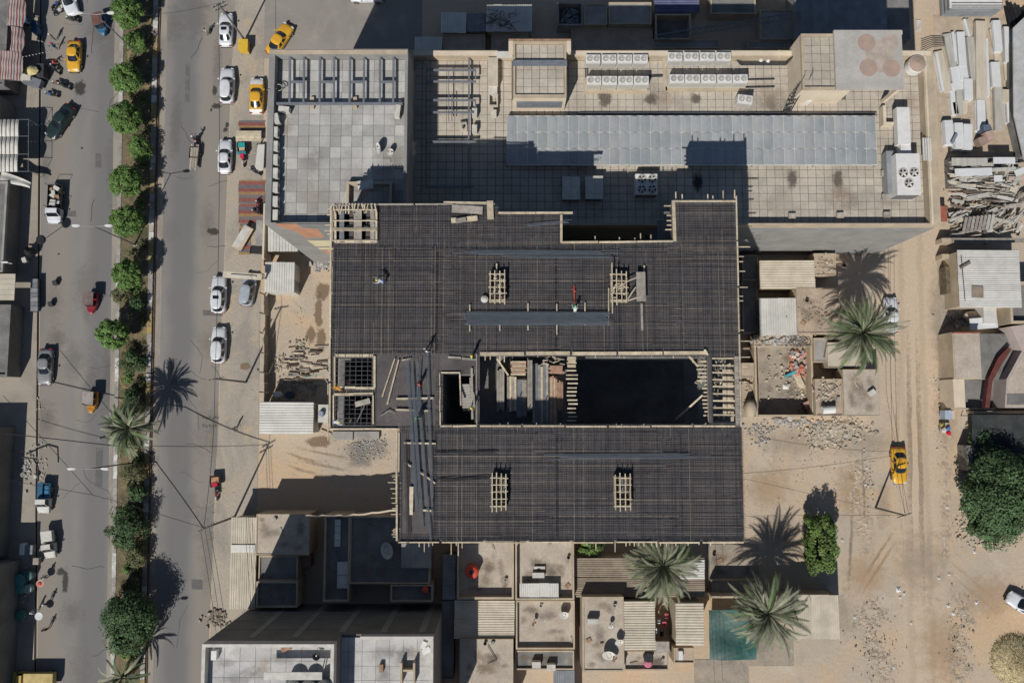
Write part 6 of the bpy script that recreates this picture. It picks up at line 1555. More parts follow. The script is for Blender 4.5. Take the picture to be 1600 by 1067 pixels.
# parked motorbikes and bicycles along the west pavement
for i, (x, y, d, c, lab) in enumerate(((93,18,-60,(.5,.5,.5),"pale motorcycle leaning by the car at the top left"), (88,8,-40,(.05,.1,.25),"blue motorcycle at the top left corner kerb"), (113,31,75,(.05,.05,.05),"dark motorcycle ridden past the top of the left road"), (92,131,80,(.25,.12,.06),"brown motorcycle parked by the stall"), (80,148,75,(.05,.12,.3),"blue motorcycle parked below the stall"), (100,135,65,(.05,.05,.05),"black motorcycle parked by the brown stain"), (86,108,40,(.03,.03,.03),"black motorcycle in the shade by the taxi"), (404,322,20,(.2,.03,.04),"dark red motorcycle on the striped rugs"), (398,268,60,(.05,.05,.04),"dark motorcycle at the end of the white boards"), (402,332,70,(.03,.03,.03),"black motorcycle at the foot of the grey block"))):
    motorbike(lab, x, y, d, c)
# ---------------------------------------------------------------- people
def body_mesh(pose):
    """one skinned body: verts (x, y, z, radius, zone); zone 0 skin, 1 shirt, 2 trousers, 3 shoe. Faces +y"""
    V, E = [], []
    def v(p, r, z): V.append((Vector(p), r, z)); return len(V)-1
    def chain(start, pts):
        a = start
        for p, r, z in pts:
            b = v(p, r, z); E.append((a, b)); a = b
        return a
    S_ = lambda th: (math.sin(th), math.cos(th))
    lean, knee, hipz, swing, armf = pose
    pel = v((0,0,hipz), .135, 2)
    u = Vector((0, math.sin(lean), math.cos(lean)))
    c1 = chain(pel, [((0,0,hipz)+u*.17 if False else tuple(Vector((0,0,hipz))+u*.17), .13, 1)])
    c2 = chain(c1, [(tuple(Vector((0,0,hipz))+u*.38), .145, 1)])
    nk = chain(c2, [(tuple(Vector((0,0,hipz))+u*.53), .06, 0)])
    hl = lean*.55; hu = Vector((0, math.sin(hl), math.cos(hl))); nb = Vector((0,0,hipz))+u*.53
    chain(nk, [(tuple(nb+hu*.09), .085, 0), (tuple(nb+hu*.2), .085, 0)])
    for s in (-1, 1):
        sh = Vector((0,0,hipz))+u*.44 + Vector((s*.19,0,0))
        a = chain(c2, [(tuple(sh), .06, 1)])
        el = sh + Vector((s*.07, math.sin(armf+s*swing)*.29, -math.cos(armf+s*swing)*.29))
        wr = el + Vector((s*.0, math.sin(armf*1.25+s*swing+.25)*.25, -math.cos(armf*1.25+s*swing+.25)*.25))
        w = chain(a, [(tuple(el), .043, 1), (tuple(wr), .03, 0)])
        d = (wr-el).normalized(); pm = chain(w, [(tuple(wr+d*.07), .028, 0)])
        for k, (o, ln) in enumerate(((-.03,.07),(-.01,.085),(.01,.08),(.03,.06))):
            b = wr+d*.075+Vector((0,o,0)); chain(pm, [(tuple(b+d*ln*.5), .009, 0), (tuple(b+d*ln+Vector((-s*.02,0,0))), .008, 0)])
        chain(w, [(tuple(wr+d*.05+Vector((-s*.02,.045,0))), .01, 0), (tuple(wr+d*.085+Vector((-s*.03,.06,0))), .009, 0)])
        hp = Vector((s*.095, 0, hipz-.06)); fy = s*swing*.6
        kn = Vector((s*.1, fy*.25+knee*.28, hipz*.53)); an = Vector((s*.1, fy*.5-abs(fy)*.05, .09))
        h = chain(pel, [(tuple(hp), .095, 2), (tuple(kn), .065, 2), (tuple(an), .045, 2)])
        chain(h, [(tuple(an+Vector((0,.04,-.045))), .045, 3), (tuple(an+Vector((0,.16,-.05))), .038, 3)])
    me = bpy.data.meshes.new("sk"); me.from_pydata([x[0] for x in V], E, [])
    o = bpy.data.objects.new("sk", me); COL.objects.link(o)
    m = o.modifiers.new("s", 'SKIN'); m.use_smooth_shade = True
    for i, d in enumerate(me.skin_vertices[0].data): d.radius = (V[i][1], V[i][1]*(.8 if V[i][2] in (1,) else 1)); d.use_root = (i == 0)
    o.modifiers.new("u", 'SUBSURF').levels = 1
    dg = bpy.context.evaluated_depsgraph_get(); dg.update()
    out = bpy.data.meshes.new_from_object(o.evaluated_get(dg))
    zones = []
    for p in out.polygons:
        c = p.center; b = min(((c-x[0]).length/(x[1]+.02), x[2]) for x in V); zones.append(b[1])
    bpy.data.objects.remove(o); bpy.data.meshes.remove(me)
    out.materials.clear()
    for k in range(4): out.materials.append(m_skin)
    out.polygons.foreach_set("material_index", zones)
    head = nb+hu*.17
    return out, head, hu
POSES = {"stand": body_mesh((.04,.0,.93,.06,.1)), "walk": body_mesh((.08,.12,.92,.5,.05)), "bend": body_mesh((1.15,.35,.84,.12,.95)), "crouch": body_mesh((.7,1.1,.50,.05,.9)), "sit": body_mesh((.15,.0,.93,.05,.9))}
def person(label, px, py, h, deg, pose, shirt, trousers, head="hair", headc=None, group="people", scale=1.0, z=None):
    me, hp, hu = POSES[pose]; me = me.copy(); me.name = "person_body"
    for k, c in enumerate((m_skin, cloth(shirt), cloth(trousers), m_black)): me.materials[k] = c
    p = P(px, py, h+.9); t = thing("person", label, "person", (p.x, p.y, (h if z is None else z)+.012), math.radians(deg), group)
    put(me, "body", t)
    q = hu.to_track_quat('Z', 'Y').to_matrix().to_4x4()
    Mx = Matrix.Translation(hp) @ q
    mb = MB()
    if head == "helmet":
        prof = [(.125,-.01),(.145,0),(.118,.02),(.112,.06),(.09,.105),(.05,.13),(.012,.14)]
    elif head == "scarf": prof = [(.11,-.08),(.12,0),(.11,.07),(.07,.115),(.012,.125)]
    else: prof = [(.097,-.03),(.101,.02),(.09,.07),(.06,.1),(.012,.11)]
    mb.lathe((0,0,0), prof, 14)
    mb.v = [tuple(Mx @ Vector(v)) for v in mb.v]
    mb.build("helmet" if head == "helmet" else ("headscarf" if head == "scarf" else "hair"), (paint(headc) if head == "helmet" else (cloth(headc) if head == "scarf" else m_hair)), t, smooth=True, local=True)
    nose = MB().cbox(tuple(hp+Vector((0,.1,-.03))), (.025,.03,.04)); nose.build("nose", m_skin, t, local=True)
    return t
YH = (.62,.50,.03); WS = (.6,.62,.66)
for a in (
    ("worker in yellow helmet and pale blue shirt bending on the upper rebar mat", 599, 440, ZD+.15, 80, "bend", (.45,.50,.58), (.08,.13,.25), "helmet", YH),
    ("worker in white walking at the end of the upper rebar mat", 666, 548, ZD+.1, -60, "walk", WS, (.12,.10,.09), "hair", None),
    ("worker in a red shirt on the bare boards left of the stair opening", 655, 599, ZD+.05, -80, "stand", (.62,.09,.06), (.10,.10,.12), "hair", None),
    ("worker in green bending over the long bars left of the stair opening", 654, 652, ZD+.15, 170, "walk", (.12,.30,.16), (.12,.12,.13), "hair", None),
    ("worker in a pale green vest and yellow helmet above the stair opening", 737, 557, ZD+.1, -90, "stand", (.25,.48,.28), (.04,.04,.05), "helmet", YH),
    ("worker with yellow helmet at the right edge of the stair opening", 737, 637, ZD+.02, 180, "stand", (.10,.10,.10), (.06,.06,.07), "helmet", YH),
    ("worker in orange leaning between the two small left openings", 533, 609, ZD+.12, 60, "bend", (.55,.26,.04), (.2,.1,.05), "helmet", (.62,.35,.05)),
    ("worker in a yellow helmet and pale shirt at the lower left corner of the deck", 521, 659, ZD+.12, -90, "bend", (.55,.58,.66), (.3,.3,.34), "helmet", YH),
    ("worker in white with green collar kneeling at the bar bundle on the upper mat", 899, 486, ZD+.15, 0, "crouch", (.52,.55,.52), (.10,.16,.10), "helmet", (.12,.45,.15)),
    ("worker in pale shirt inside the corner formwork box", 573, 356, ZD-1.2, 0, "stand", (.5,.48,.44), (.25,.2,.16), "hair", None),
): person(*a, group="site workers")
person("worker with a red helmet down in the upper small left opening", 546, 597, ZD-3.6, 20, "stand", (.3,.3,.4), (.2,.1,.1), "helmet", (.55,.05,.05), "site workers")
for a in (
    ("pedestrian in pale clothes crossing beside the top white sedan", 322, 50, 0, -30, "walk", (.38,.35,.31), (.25,.23,.21), "hair", None),
    ("pedestrian in tan on the verge above the red tricycle", 366, 669, 0, -140, "walk", (.34,.29,.24), (.10,.09,.08), "hair", None),
    ("motor cart rider in a white helmet", 303, 217, .35, 0, "sit", (.05,.05,.05), (.05,.05,.06), "helmet", (.6,.6,.62)),
    ("man in a bright red cap by the left shop fronts above the taxi", 84, 72, .15, -90, "stand", (.05,.10,.30), (.05,.05,.06), "scarf", (.62,.03,.02)),
    ("man in a red shirt sitting at the kerb left of the taxi", 79, 95, .0, -90, "crouch", (.60,.06,.04), (.3,.25,.2), "hair", None),
    ("person in white headwear by the shop fronts at the top left", 81, 58, .15, -60, "stand", (.25,.16,.10), (.1,.08,.07), "scarf", (.55,.53,.5)),
    ("person near the pale umbrella-like tray at the lower left market", 70, 901, .0, -60, "stand", (.5,.48,.46), (.1,.1,.1), "hair", None),
    ("person in white beside the round white tray at the lower left market", 53, 955, .1, -90, "stand", (.5,.5,.54), (.2,.2,.22), "scarf", (.6,.6,.62)),
    ("person in a white cap crossing at the lower left market", 72, 943, .0, -20, "walk", (.06,.06,.07), (.05,.05,.06), "scarf", (.6,.6,.64)),
    ("person in dark clothes at the kerb below the round white tray", 71, 983, .0, -20, "stand", (.2,.12,.08), (.05,.05,.05), "hair", None),
    ("person standing by the dirt track beside the cart of bright bundles", 1474, 668, .0, 40, "stand", (.45,.42,.36), (.1,.1,.1), "hair", None),
    ("dark-clad person by the striped rugs under the grey block", 405, 327, .05, 70, "stand", (.03,.03,.04), (.04,.03,.03), "hair", None),
): person(*a, group="people in the street")
# ---------------------------------------------------------------- loose things on the deck
def lay(name, label, cat, x0, y0, x1, y1, h, w, t, mat, group=None):
    return tag(MB().bar(P(x0,y0,h), P(x1,y1,h), w, t).build(name, mat), label, cat, group)
GP = "loose planks on the deck"
for i, (x0, y0, x1, y1, w, m, lab) in enumerate((
    (617,560,597,620,.12,m_wood,"long slanting plank on the bare boards, left of a parallel one"), (623,562,605,632,.14,m_wood,"long slanting plank on the bare boards, right of a parallel one"), (628,563,643,560,.14,m_wood,"short plank at the top of the bare boards"),
    (619,623,677,622,.18,m_wood,"plank lying across under the bars, upper of two beside the stair opening"), (618,640,672,642,.15,m_wood,"plank lying across under the bars, lower of two beside the stair opening"), (595,650,607,641,.09,m_wood_g,"short grey stick at the lower left of the bare boards"), (606,641,617,646,.07,m_wood_g,"thin stick meeting another at the lower left of the bare boards"),
    (631,692,681,693,.14,m_wood,"plank across the bare strip below the left corner"), (633,722,642,729,.12,m_wood,"short slanting plank on the bare strip"), (655,737,680,755,.13,m_wood,"slanting plank crossing the bars of the bare strip"), (643,760,642,804,.36,m_wood,"broad pale plank lying lengthwise low on the bare strip"), (661,797,675,798,.16,m_wood,"short pale plank at the lower end of the bare strip"),
    (706,326,754,329,.75,m_wood_g,"wide grey board at the upper edge of the deck"), (705,345,746,341,.5,m_wood,"wide tan board below the grey one at the upper edge"), (765.5,314,766.5,343,.6,m_wood,"tan board standing out over the upper edge"), (712,346,728,343,.45,m_wood_g,"broken tan board lying askew on the wide tan board"), (693,316,760,317,.14,m_wood,"thin plank along the upper edge of the deck"),
    (1002.5,474,1003.5,516,.22,m_wood_g,"single grey plank below the right column cage"), (1001,425,1002,471,.85,m_wood_g,"grey formwork panel beside the right column cage"), (1006.5,415,1007,440,.14,m_wood,"short stick above the grey formwork panel"), (977,441,997,433,.12,m_wood,"upper brace between the column cage and grey panel"), (979,470,993,449,.12,m_wood,"slanting brace between the column cage and grey panel"), (981,470,996,465,.1,m_wood,"lower brace between the column cage and grey panel"),
    (776,412,776.5,428,.14,m_wood,"short plank above the left column cage"), (555,632,578,626,.5,m_wood_g,"board laid over the lower small opening"))):
    lay("plank", lab, "plank", x0, y0, x1, y1, ZD+.24+i*.002+(.55 if 977 <= x0 <= 1001 else 0)+(.2 if i == 15 else 0), w, .06, m, GP)
# battens under the big bundle, and the bundle
for i, (x, y0, y1) in enumerate(((734,476,518),(781,488,517),(825,474,516),(870,475,523),(914,473,508),(951,450,508))):
    lay("batten", "pale batten crossing under the big bar bundle, %s from the left" % ORD[i], "batten", x, y0, x, y1, ZD+.26, .1, .08, m_wood, "battens under the bar bundle")
def bundle(label, x0, y0, x1, y1, n, width, mat, h=ZD+.36, jit=.3, layers=2, r=.022):
    a, b = P(x0,y0,h), P(x1,y1,h); d = (b-a).normalized(); s = d.cross(Vector((0,0,1)))
    mb = MB()
    for k in range(n):
        o = s*((k/(n-1)-.5)*width) + Vector((0,0,(k%layers)*.045)); e = d*rnd.uniform(-jit,jit)
        mb.tube(a+o+e, b+o*rnd.uniform(.9,1.05)+e+d*rnd.uniform(-jit,jit), r, n=5)
    return tag(mb.build("steel_bar_bundle", mat), label, "steel bars", "steel bar bundles")
bundle("wide grey-blue bundle of steel bars on the upper mat", 728, 497.5, 952, 497.5, 30, 1.25, m_rebar_b)
bundle("thin row of steel bars across the top of the upper mat", 728, 394, 950, 395, 9, .42, m_rebar_b, ZD+.22, 1.5)
bundle("second thin row of bars just below the top row", 780, 401, 952, 402, 4, .2, m_rebar_b, ZD+.22, 1.0)
bundle("faint blue row of bars across the lower mat", 870, 713, 1093, 712, 10, .5, m_rebar_b, ZD+.22, 1.2)
bundle("dark bars on the lower mat left of the left cage, upper row", 684, 709, 775, 706, 4, .2, m_rebar, ZD+.22, .3)
bundle("dark bars on the lower mat left of the left cage, lower row", 684, 750, 765, 746, 6, .25, m_rebar, ZD+.22, .3)
bundle("broadest blue-grey bars running down the bare strip", 643, 565, 658, 800, 7, .26, m_rebar_b, ZD+.33, 1.5)
bundle("bars beside the broad ones on the bare strip, second from left", 652, 575, 670, 815, 5, .24, m_rebar_b, ZD+.33, 1.2)
bundle("bars along the right of the bare strip", 668, 560, 676, 800, 4, .2, m_rebar_b, ZD+.3, 1.2)
bundle("grey bars at the top of the bare boards", 656, 556, 652, 640, 5, .25, m_rebar_b, ZD+.3, .8)
bundle("narrow slanting blue bars left of the broad ones", 637, 570, 651, 790, 6, .26, m_rebar_b, ZD+.34, 1.2)
bundle("thin dark bars at the left of the bare strip", 634, 690, 638, 838, 5, .3, m_rebar, ZD+.3, .8)
bundle("short light bars jutting from the upper right edge of the left wing", 825, 352, 888, 346, 4, .25, m_rebar_b, ZD+.2, .4)
tag(MB().path([P(897,446,ZD+.25),P(897.5,474,ZD+.25)], .05).path([P(894,452,ZD+.26),P(900,456,ZD+.26)], .04).build("red_clamp_rod", m_red), "thin red rod lying above the kneeling worker", "rod")
tag(MB().lathe(P(757,468,ZD+.2), [(.3,0),(.35,.25),(.1,.4)], 9).build("cement_bag", m_white_old), "white bag beside the left column cage", "bag")
r_ = random.Random(17)
for i in range(14):
    x, y = r_.uniform(768,788), r_.uniform(433,471)
    tag(MB().cbox(P(x,y,ZD+.3), (r_.uniform(.2,.45),r_.uniform(.2,.4),.2), r_.uniform(0,3), .2).build("offcut", m_white_old if i % 3 else m_brick), "pale off-cut lying inside the left upper column cage", "off-cut", "off-cuts in the cage")
# stacks of timber on the floor seen through the big opening
ZF = ZD-3.6
GS = "timber stacks under the opening"
def stack(label, x0, y0, x1, y1, n, top, mats, along_y=True, lay_=4):
    a, b, c, d = R(x0, y0, x1, y1, ZF+top); t = thing("timber_stack", label, "timber", ((a+b)/2,(c+d)/2,ZF), 0, GS)
    for l in range(lay_):
        z0, z1 = ZF+top*l/lay_, ZF+top*(l+1)/lay_-.02
        for k in range(n):
            if along_y: MB().box(a+(b-a)*k/n+.01, a+(b-a)*(k+1)/n-.01, c+r_.uniform(-.2,.2), d+r_.uniform(-.2,.2), z0, z1).build("plank", mats[(k+l)%len(mats)], t)
            else: MB().box(a+r_.uniform(-.15,.15), b+r_.uniform(-.15,.15), c+(d-c)*k/n+.01, c+(d-c)*(k+1)/n-.01, z0, z1).build("plank", mats[(k+l)%len(mats)], t)
m_pinkw = M("wood_pink", (.36,.225,.155), .2, 2, .9, objvar=.15)
stack("grey boards standing left in the lit strip under the opening", 776,577,788,640, 3, 1.4, [m_wood_g])
stack("reddish timber stack laid crosswise under the opening", 799,564,822,586, 7, 1.6, [m_pinkw,m_wood], False)
stack("long planks below the reddish stack under the opening", 792,588,807,640, 4, 1.1, [m_wood,m_wood_g])
stack("grey flat panels in the middle of the lit strip", 807,592,823,650, 2, .9, [m_wood_g,m_steel])
stack("tall grey plank stack in the middle of the opening's lit part", 824,562,832,640, 2, 2.0, [m_wood_g])
stack("long mixed planks reaching into the dark of the opening", 832,570,857,664, 6, 1.2, [m_wood,m_steel,m_wood_g])
stack("tan planks at the right end of the lit part", 857,590,871,662, 5, .9, [m_wood,m_pinkw])
stack("reddish stack at the right end of the lit part", 871,595,880,640, 4, 1.0, [m_pinkw])
stack("reddish boards close under the upper rim of the opening", 858,571,881,583, 4, 1.8, [m_pinkw], False)
for i in range(16):
    x, y = r_.uniform(848,884), r_.uniform(556,570)
    lay("stick", "loose stick in the heap under the upper rim of the opening", "stick", x, y, x+r_.uniform(-12,12), y+r_.uniform(-4,4), ZF+1.4+i*.03, .08, .06, m_wood if i % 2 else m_wood_g, "sticks under the rim")

# ---------------------------------------------------------------- street lamps, poles, cables
m_lamp = M("lamp_post", (.34,.34,.33), .1, 2, .5, metal=.3)
for i, (x, y, lab) in enumerate(((214,84,"double-headed street lamp at the top of the median"),(212,383,"double-headed street lamp in the upper half of the median"),(208,723,"double-headed street lamp below the median palm"),(205,1061,"double-headed street lamp at the foot of the median"))):
    p = P(x, y, 0); t = thing("street_lamp", lab, "street lamp", (p.x, p.y, .17), 0, "street lamps on the median")
    MB().tube((0,0,0),(0,0,.5),.16,.14,8).tube((0,0,.5),(0,0,10.0),.10,.055,8).build("pole", m_pole if i != 1 else m_pole, t, local=True)
    MB().box(-.25,.25,-.25,.25,-.05,.06).build("base_plate", m_conc, t, local=True)
    for s in (-1,1):
        a = MB().tube((0,0,10.0),(s*1.5,0,10.35),.04,.035,6).build("arm", m_lamp, t, local=True)
        MB().loft([[(s*1.4,-.06,10.32),(s*1.4,.06,10.32),(s*1.4,.06,10.4),(s*1.4,-.06,10.4)],[(s*1.7,-.16,10.32),(s*1.7,.16,10.32),(s*1.7,.13,10.48),(s*1.7,-.13,10.48)],[(s*2.15,-.17,10.36),(s*2.15,.17,10.36),(s*2.15,.12,10.5),(s*2.15,-.12,10.5)],[(s*2.3,-.06,10.4),(s*2.3,.06,10.4),(s*2.3,.05,10.46),(s*2.3,-.05,10.46)]]).build("lamp_head", m_white, a, local=True)
TOPS = {}
def pole(key, label, x, y, h, arms=2, az=0.6):
    p = P(x, y, 0); t = thing("utility_pole", label, "utility pole", (p.x, p.y, 0), az, "utility poles")
    MB().tube((0,0,-.1),(0,0,h),.14,.09,8).build("pole", m_pole, t, local=True)
    for k in range(arms):
        z = h-.25-k*.75; a = MB().box(-.9,.9,-.05,.05,z,z+.1).build("crossarm", m_steel_d, t, local=True)
        for xx in (-.8,-.4,.4,.8): MB().lathe((xx,0,z+.1), [(.05,0),(.06,.08),(.03,.16)], 7).build("insulator", m_white_old, a, local=True)
    TOPS[key] = Vector((p.x, p.y, h))
pole('a', "utility pole at the edge of the pavement near the top taxi", 383, 64, 9.5, 2, .5)
pole('b', "utility pole beside the lowest parked car on the verge", 384.5, 597, 10.5, 1, .2)
pole('c', "utility pole above the lean-to beside the main road", 367, 807, 10.0, 2, .5)
pole('d', "utility pole at the edge of the dirt track below the taxi", 1368, 793, 7.5, 1, .3)
def cable(label, pts, sag=.5, r=.03, group="overhead cables"):
    out = []
    for a, b in zip(pts, pts[1:]):
        n = 14
        for k in range(n):
            t = k/n; out.append(a.lerp(b, t) + Vector((0,0,-4*sag*t*(1-t))))
    out.append(pts[-1])
    return tag(MB().path(out, r, 5).build("overhead_cable", m_cable), label, "cable", group)
cable("thick cable sagging across both roads past the median palm", [P(-40,672,7.0), P(228,702,5.5), TOPS['c']], .3, .06)
cable("thin cable crossing both roads below the third lamp", [P(-40,742,7.0), P(145,773,6.0), TOPS['c']+Vector((0,0,-.3))], .2, .03)
cable("thin cable slanting down the left road to the crossing point", [P(5,618,6.5), P(145,773,6.0)], .1, .03)
cable("thin cable at the top between the median and the first pole", [P(212,26,8.0), TOPS['a']], .4, .02)
cable("cable running down the verge from pole to pole", [TOPS['a'], TOPS['b']], .8, .03)
cable("cable running on down the verge to the lower pole", [TOPS['b'], TOPS['c']], .8, .03)
for k in range(3): cable("cable running off the bottom from the lower pole, %s strand" % ["left","middle","right"][k], [TOPS['c']+Vector((k*.4-.4,0,-.3*k)), P(352+k*9,1120,8.0)], .6, .025)
cable("pair of wires above the dirt track, left wire", [P(1391,395,6.5), P(1394,690,6.5), TOPS['d']], .2, .02); cable("pair of wires above the dirt track, right wire", [P(1397,395,6.5), P(1402,690,6.5), TOPS['d']+Vector((.4,0,0))], .2, .02)
cable("wire from the track's pole across the sandy lot to the deck", [TOPS['d'], P(1160,747,5.5)], .5, .02); cable("lower wire from the track's pole past the hedge", [TOPS['d']+Vector((0,0,-.4)), P(1150,806,5.0)], .3, .02); cable("wire from the track's pole down the dirt track", [TOPS['d'], P(1410,757,4.5), P(1406,700,4.5)], .1, .02)
cable("thin pair of wires over the yards beside the net, left wire", [P(1107,850,5), P(1120,1120,5)], .2, .015); cable("thin pair of wires over the yards beside the net, right wire", [P(1118,850,5), P(1133,1120,5)], .2, .015)
# string of bulbs by the shops
pts = [P(30+k*5.2, 90-k*1.1, 3.4-.2*math.sin(k*.31)) for k in range(11)]
t = thing("string_lights", "string of small bulbs over the shop front at the top left", "lights", (pts[0].x, pts[0].y, 0)); MB().path(pts, .02, 4).build("cord", m_cable, t)
for q in pts[1:-1]: MB().lathe(q+Vector((0,0,-.15)), [(.04,0),(.07,.06),(.03,.14)], 7).build("bulb", m_white, t)
# the cream gantry post beside the silver van
t = thing("gantry_beam", "thick cream beam on a post reaching out over the silver van", "post", P(409,433,0)); p = P(409,433,4.4)
MB().tube((p.x,p.y,0),(p.x,p.y,4.2),.14).build("post", m_sheet_c, t); MB().bar(P(410,433,4.4), P(349,429,4.4), .72, .4).build("arm", m_sheet_c, t); MB().bar(P(400,432.5,4.7), P(360,430,4.7), .2, .12).build("rib", m_white_old, t)
# ---------------------------------------------------------------- verge: kiosks, rugs, boards, hoarding
t = shed("site_kiosk", "white ribbed kiosk cabin left of the deck", (414,410,460,457), 3.0, False, m_sheet_w, None, "kiosk", .33)
a, b, c, d = R(414,410,460,457,3.0)
MB().box(a+.1,b-.1,c+.1,d-.1,0,2.85).build("wall", m_white_old, t); MB().box(b-.1,b-.07,c+.5,c+1.6,.1,2.2).build("door", m_steel, t)
t = shed("site_shed", "large white ribbed shed at the lower left of the deck", (406,628,490,677), 3.2, True, m_sheet_w, None, "shed", .3, slope=.02)
a, b, c, d = R(406,628,490,677,3.2); MB().box(a+.1,b-.1,c+.1,d-.1,0,2.9).build("wall", m_white_old, t)
tag(MB().box(*R(497,632,513,660,2.6), 0, 2.6).build("site_cabin", m_white_old), "small white cabin between the large white shed and the deck", "cabin")
tag(MB().lathe(P(503,646,2.6), [(.4,0),(.42,.1),(.3,.5)], 14).build("blue_barrel", M("faded_blue", (.22,.27,.34), .2, 2, .7)), "faded blue barrel top on the small white cabin", "barrel")
# hoarding between verge and site, panel by panel
hd = thing("hoarding", "tan hoarding fence along the verge from the grey block to the white shed", "fence", P(413, 520, 0))
y0, y1 = 400, 628; n = 15
for k in range(n):
    if 1 <= k <= 3 or (5 < k < 8): continue
    ya, yb = y0+(y1-y0)*k/n+.15, y0+(y1-y0)*(k+1)/n-.15
    p, q = P(412.5,ya,2.0), P(412.5-.4,yb,2.0)
    MB().bar(p-Vector((0,0,1)), q-Vector((rnd.uniform(-.05,.05),0,1)), .06, 2.0).build("panel", m_wood_g, hd)
for k in range(0, n+1, 2):
    p = P(412.5, y0+(y1-y0)*k/n, 0); MB().box(p.x+.06,p.x+.16,p.y-.06,p.y+.06,0,2.1).build("post", m_wood_d, hd)
tag(MB().box(*R(410.5,318,413.5,404,3.0), 0, 3.0).build("partition_wall", m_render_cream), "thin cream wall line beside the rugs at the corner of the grey block", "wall")
tag(MB().box(*R(411.5,462,414,545,1.0), 0, 1.0).build("low_wall", m_render_tan), "low tan wall at the edge of the sandy site entrance", "wall")
# white torn sheets at the foot of the grey block
a, b, c, d = R(418,353,466,393,2.4); t = thing("torn_sheet_roof", "torn white ribbed sheets at the foot of the grey block", "sheet", ((a+b)/2,(c+d)/2,0))
inv = basis(t).inverted()
for k in range(5):
    w = (b-a)/5; top = d - (d-c)*.16*k*1.1
    me = corr_sheet(w*.98, top-c, .3, .05, False).mesh("roof_sheet", m_sheet_w); put(me, "roof_sheet", t, inv @ Vector((a+(k+.5)*w, (c+top)/2, 2.35)), (rnd.uniform(-.05,.05), rnd.uniform(-.06,.06), 0))
for x in (a,b): MB().box(x-.05,x+.05,c,c+.1,0,2.3).build("post", m_steel_d, t)
# rugs: striped cloth
m_rug = stripes("rug_print", [(0,(.24,.085,.075)),(.12,(.15,.14,.15)),(.26,(.27,.10,.085)),(.40,(.33,.21,.09)),(.50,(.15,.14,.145)),(.62,(.26,.095,.08)),(.76,(.18,.16,.165)),(.88,(.31,.19,.09))], 1, 3.4)
for i, (x0, y0, x1, y1, lab) in enumerate(((373,282,414,318,"striped red and orange rug, upper of three on the verge"),(373,319,412,349,"striped red and grey rug, middle of three on the verge"),(374,350,392,398,"narrow striped rug, lowest of three, by the slanted stall"),(373,189,414,205,"red and grey striped rug above the wooden table"))):
    a, b, c, d = R(x0,y0,x1,y1); o = MB().sheet(lambda u, v: (a+(b-a)*u+.05*math.sin(v*7), c+(d-c)*v, .06+.015*math.sin(u*9+i)*math.cos(v*8)), 14, 14).build("rug", m_rug); tag(o, lab, "rug", "rugs on the verge")
t = thing("wooden_table", "tan wooden trestle table on the verge above the teal cart", "table", P(388,212,0)); a, b, c, d = R(368.5,204.5,408,221,.8)
for k in range(4): MB().box(a,b,c+(d-c)*k/4+.01,c+(d-c)*(k+1)/4-.01,.75,.8).build("board", m_wood, t)
for x in (a+.1,b-.2):
    for y in (c+.1,d-.2): MB().box(x,x+.1,y,y+.1,.03,.75).build("leg", m_wood_d, t)
t = thing("white_board_stack", "stack of long white boards leaning beside the teal cart", "boards", P(405,246,0))
for k in range(5): MB().cbox(P(402+k*2.2,246+(k%2)*1.2,.5+.05*k), (.28,3.4,.05), -.1+.02*k).build("board", m_sheet_w, t)
MB().cbox(P(405,246,.2), (1.3,3.0,.4), -.09).build("crate", m_wood_g, t)
t = thing("slanted_stall", "tilted stall counter with a torn grey cover on the verge", "stall", P(383,374,0), -.5)
MB().cbox((0,0,.9), (1.3,3.2,.12)).build("counter", m_wood, t, local=True); MB().cbox((-.15,.1,.985), (.95,2.8,.04)).build("cover", m_white_old, t, local=True)
for sx in (-.5,.5):
    for sy in (-1.4,1.4): MB().box(sx-.05,sx+.05,sy-.05,sy+.05,0,.84).build("leg", m_wood_d, t, local=True)
tag(MB().box(*R(400,344,411,384,2.6), 2.5, 2.6).build("grey_awning", m_conc), "grey flat awning beside the slanted stall", "awning")
t = thing("yellow_cart", "yellow square street cart beside the top pole", "cart", P(385,78,0)); p = P(385,78,0)
MB().box(p.x-.55,p.x+.55,p.y-.7,p.y+.7,.3,1.3).build("body", paint((.60,.36,.02)), t); MB().box(p.x-.62,p.x+.62,p.y-.78,p.y+.78,1.3,1.36).build("lid", paint((.62,.40,.03)), t)
for k, (sx, sy) in enumerate(((-.5,-.5),(.5,-.5),(-.5,.5),(.5,.5))): MB().tube((p.x+sx-.05,p.y+sy,.2),(p.x+sx+.05,p.y+sy,.2),.2,n=12).build("wheel", m_rubber, t)
# scrap yard left of the deck
ry = random.Random(23)
GY = "scrap timber left of the deck"
for i in range(34):
    x = ry.uniform(436,495); y = 541+i*2.0+ry.uniform(-1,1)
    if y > 602: y = 545+ry.uniform(0,50)
    lay("scrap_timber", "%s %s timber in the %s of the scrap pile left of the deck" % (("grey","dark","pale")[i%3], "long" if i%2 else "short", ("upper part","middle","lower part")[min(2,int((y-541)//20))]), "timber", x, y, x+ry.uniform(12,24), y+ry.uniform(-2,2.5), .15+.03*(i%6), ry.uniform(.1,.25), .08, (m_wood_g,m_wood_d,m_wood)[i%3], GY)
lay("green_pole", "pale green pole slanting on the scrap pile", "pole", 474,590,506,584,.9,.12,.12, M("pale_green", (.20,.30,.24), .2, 2, .8))
lay("trestle_pole", "pole leaning from the scrap pile to the deck", "pole", 503,585,512,598,.9,.1,.1, m_wood_g)
tag(MB().lathe(P(434,616,.9), [(.45,0),(.5,.1),(.3,.2)], 14, 1.3, .8).build("white_basin", m_white), "white basin above the large white shed", "basin")
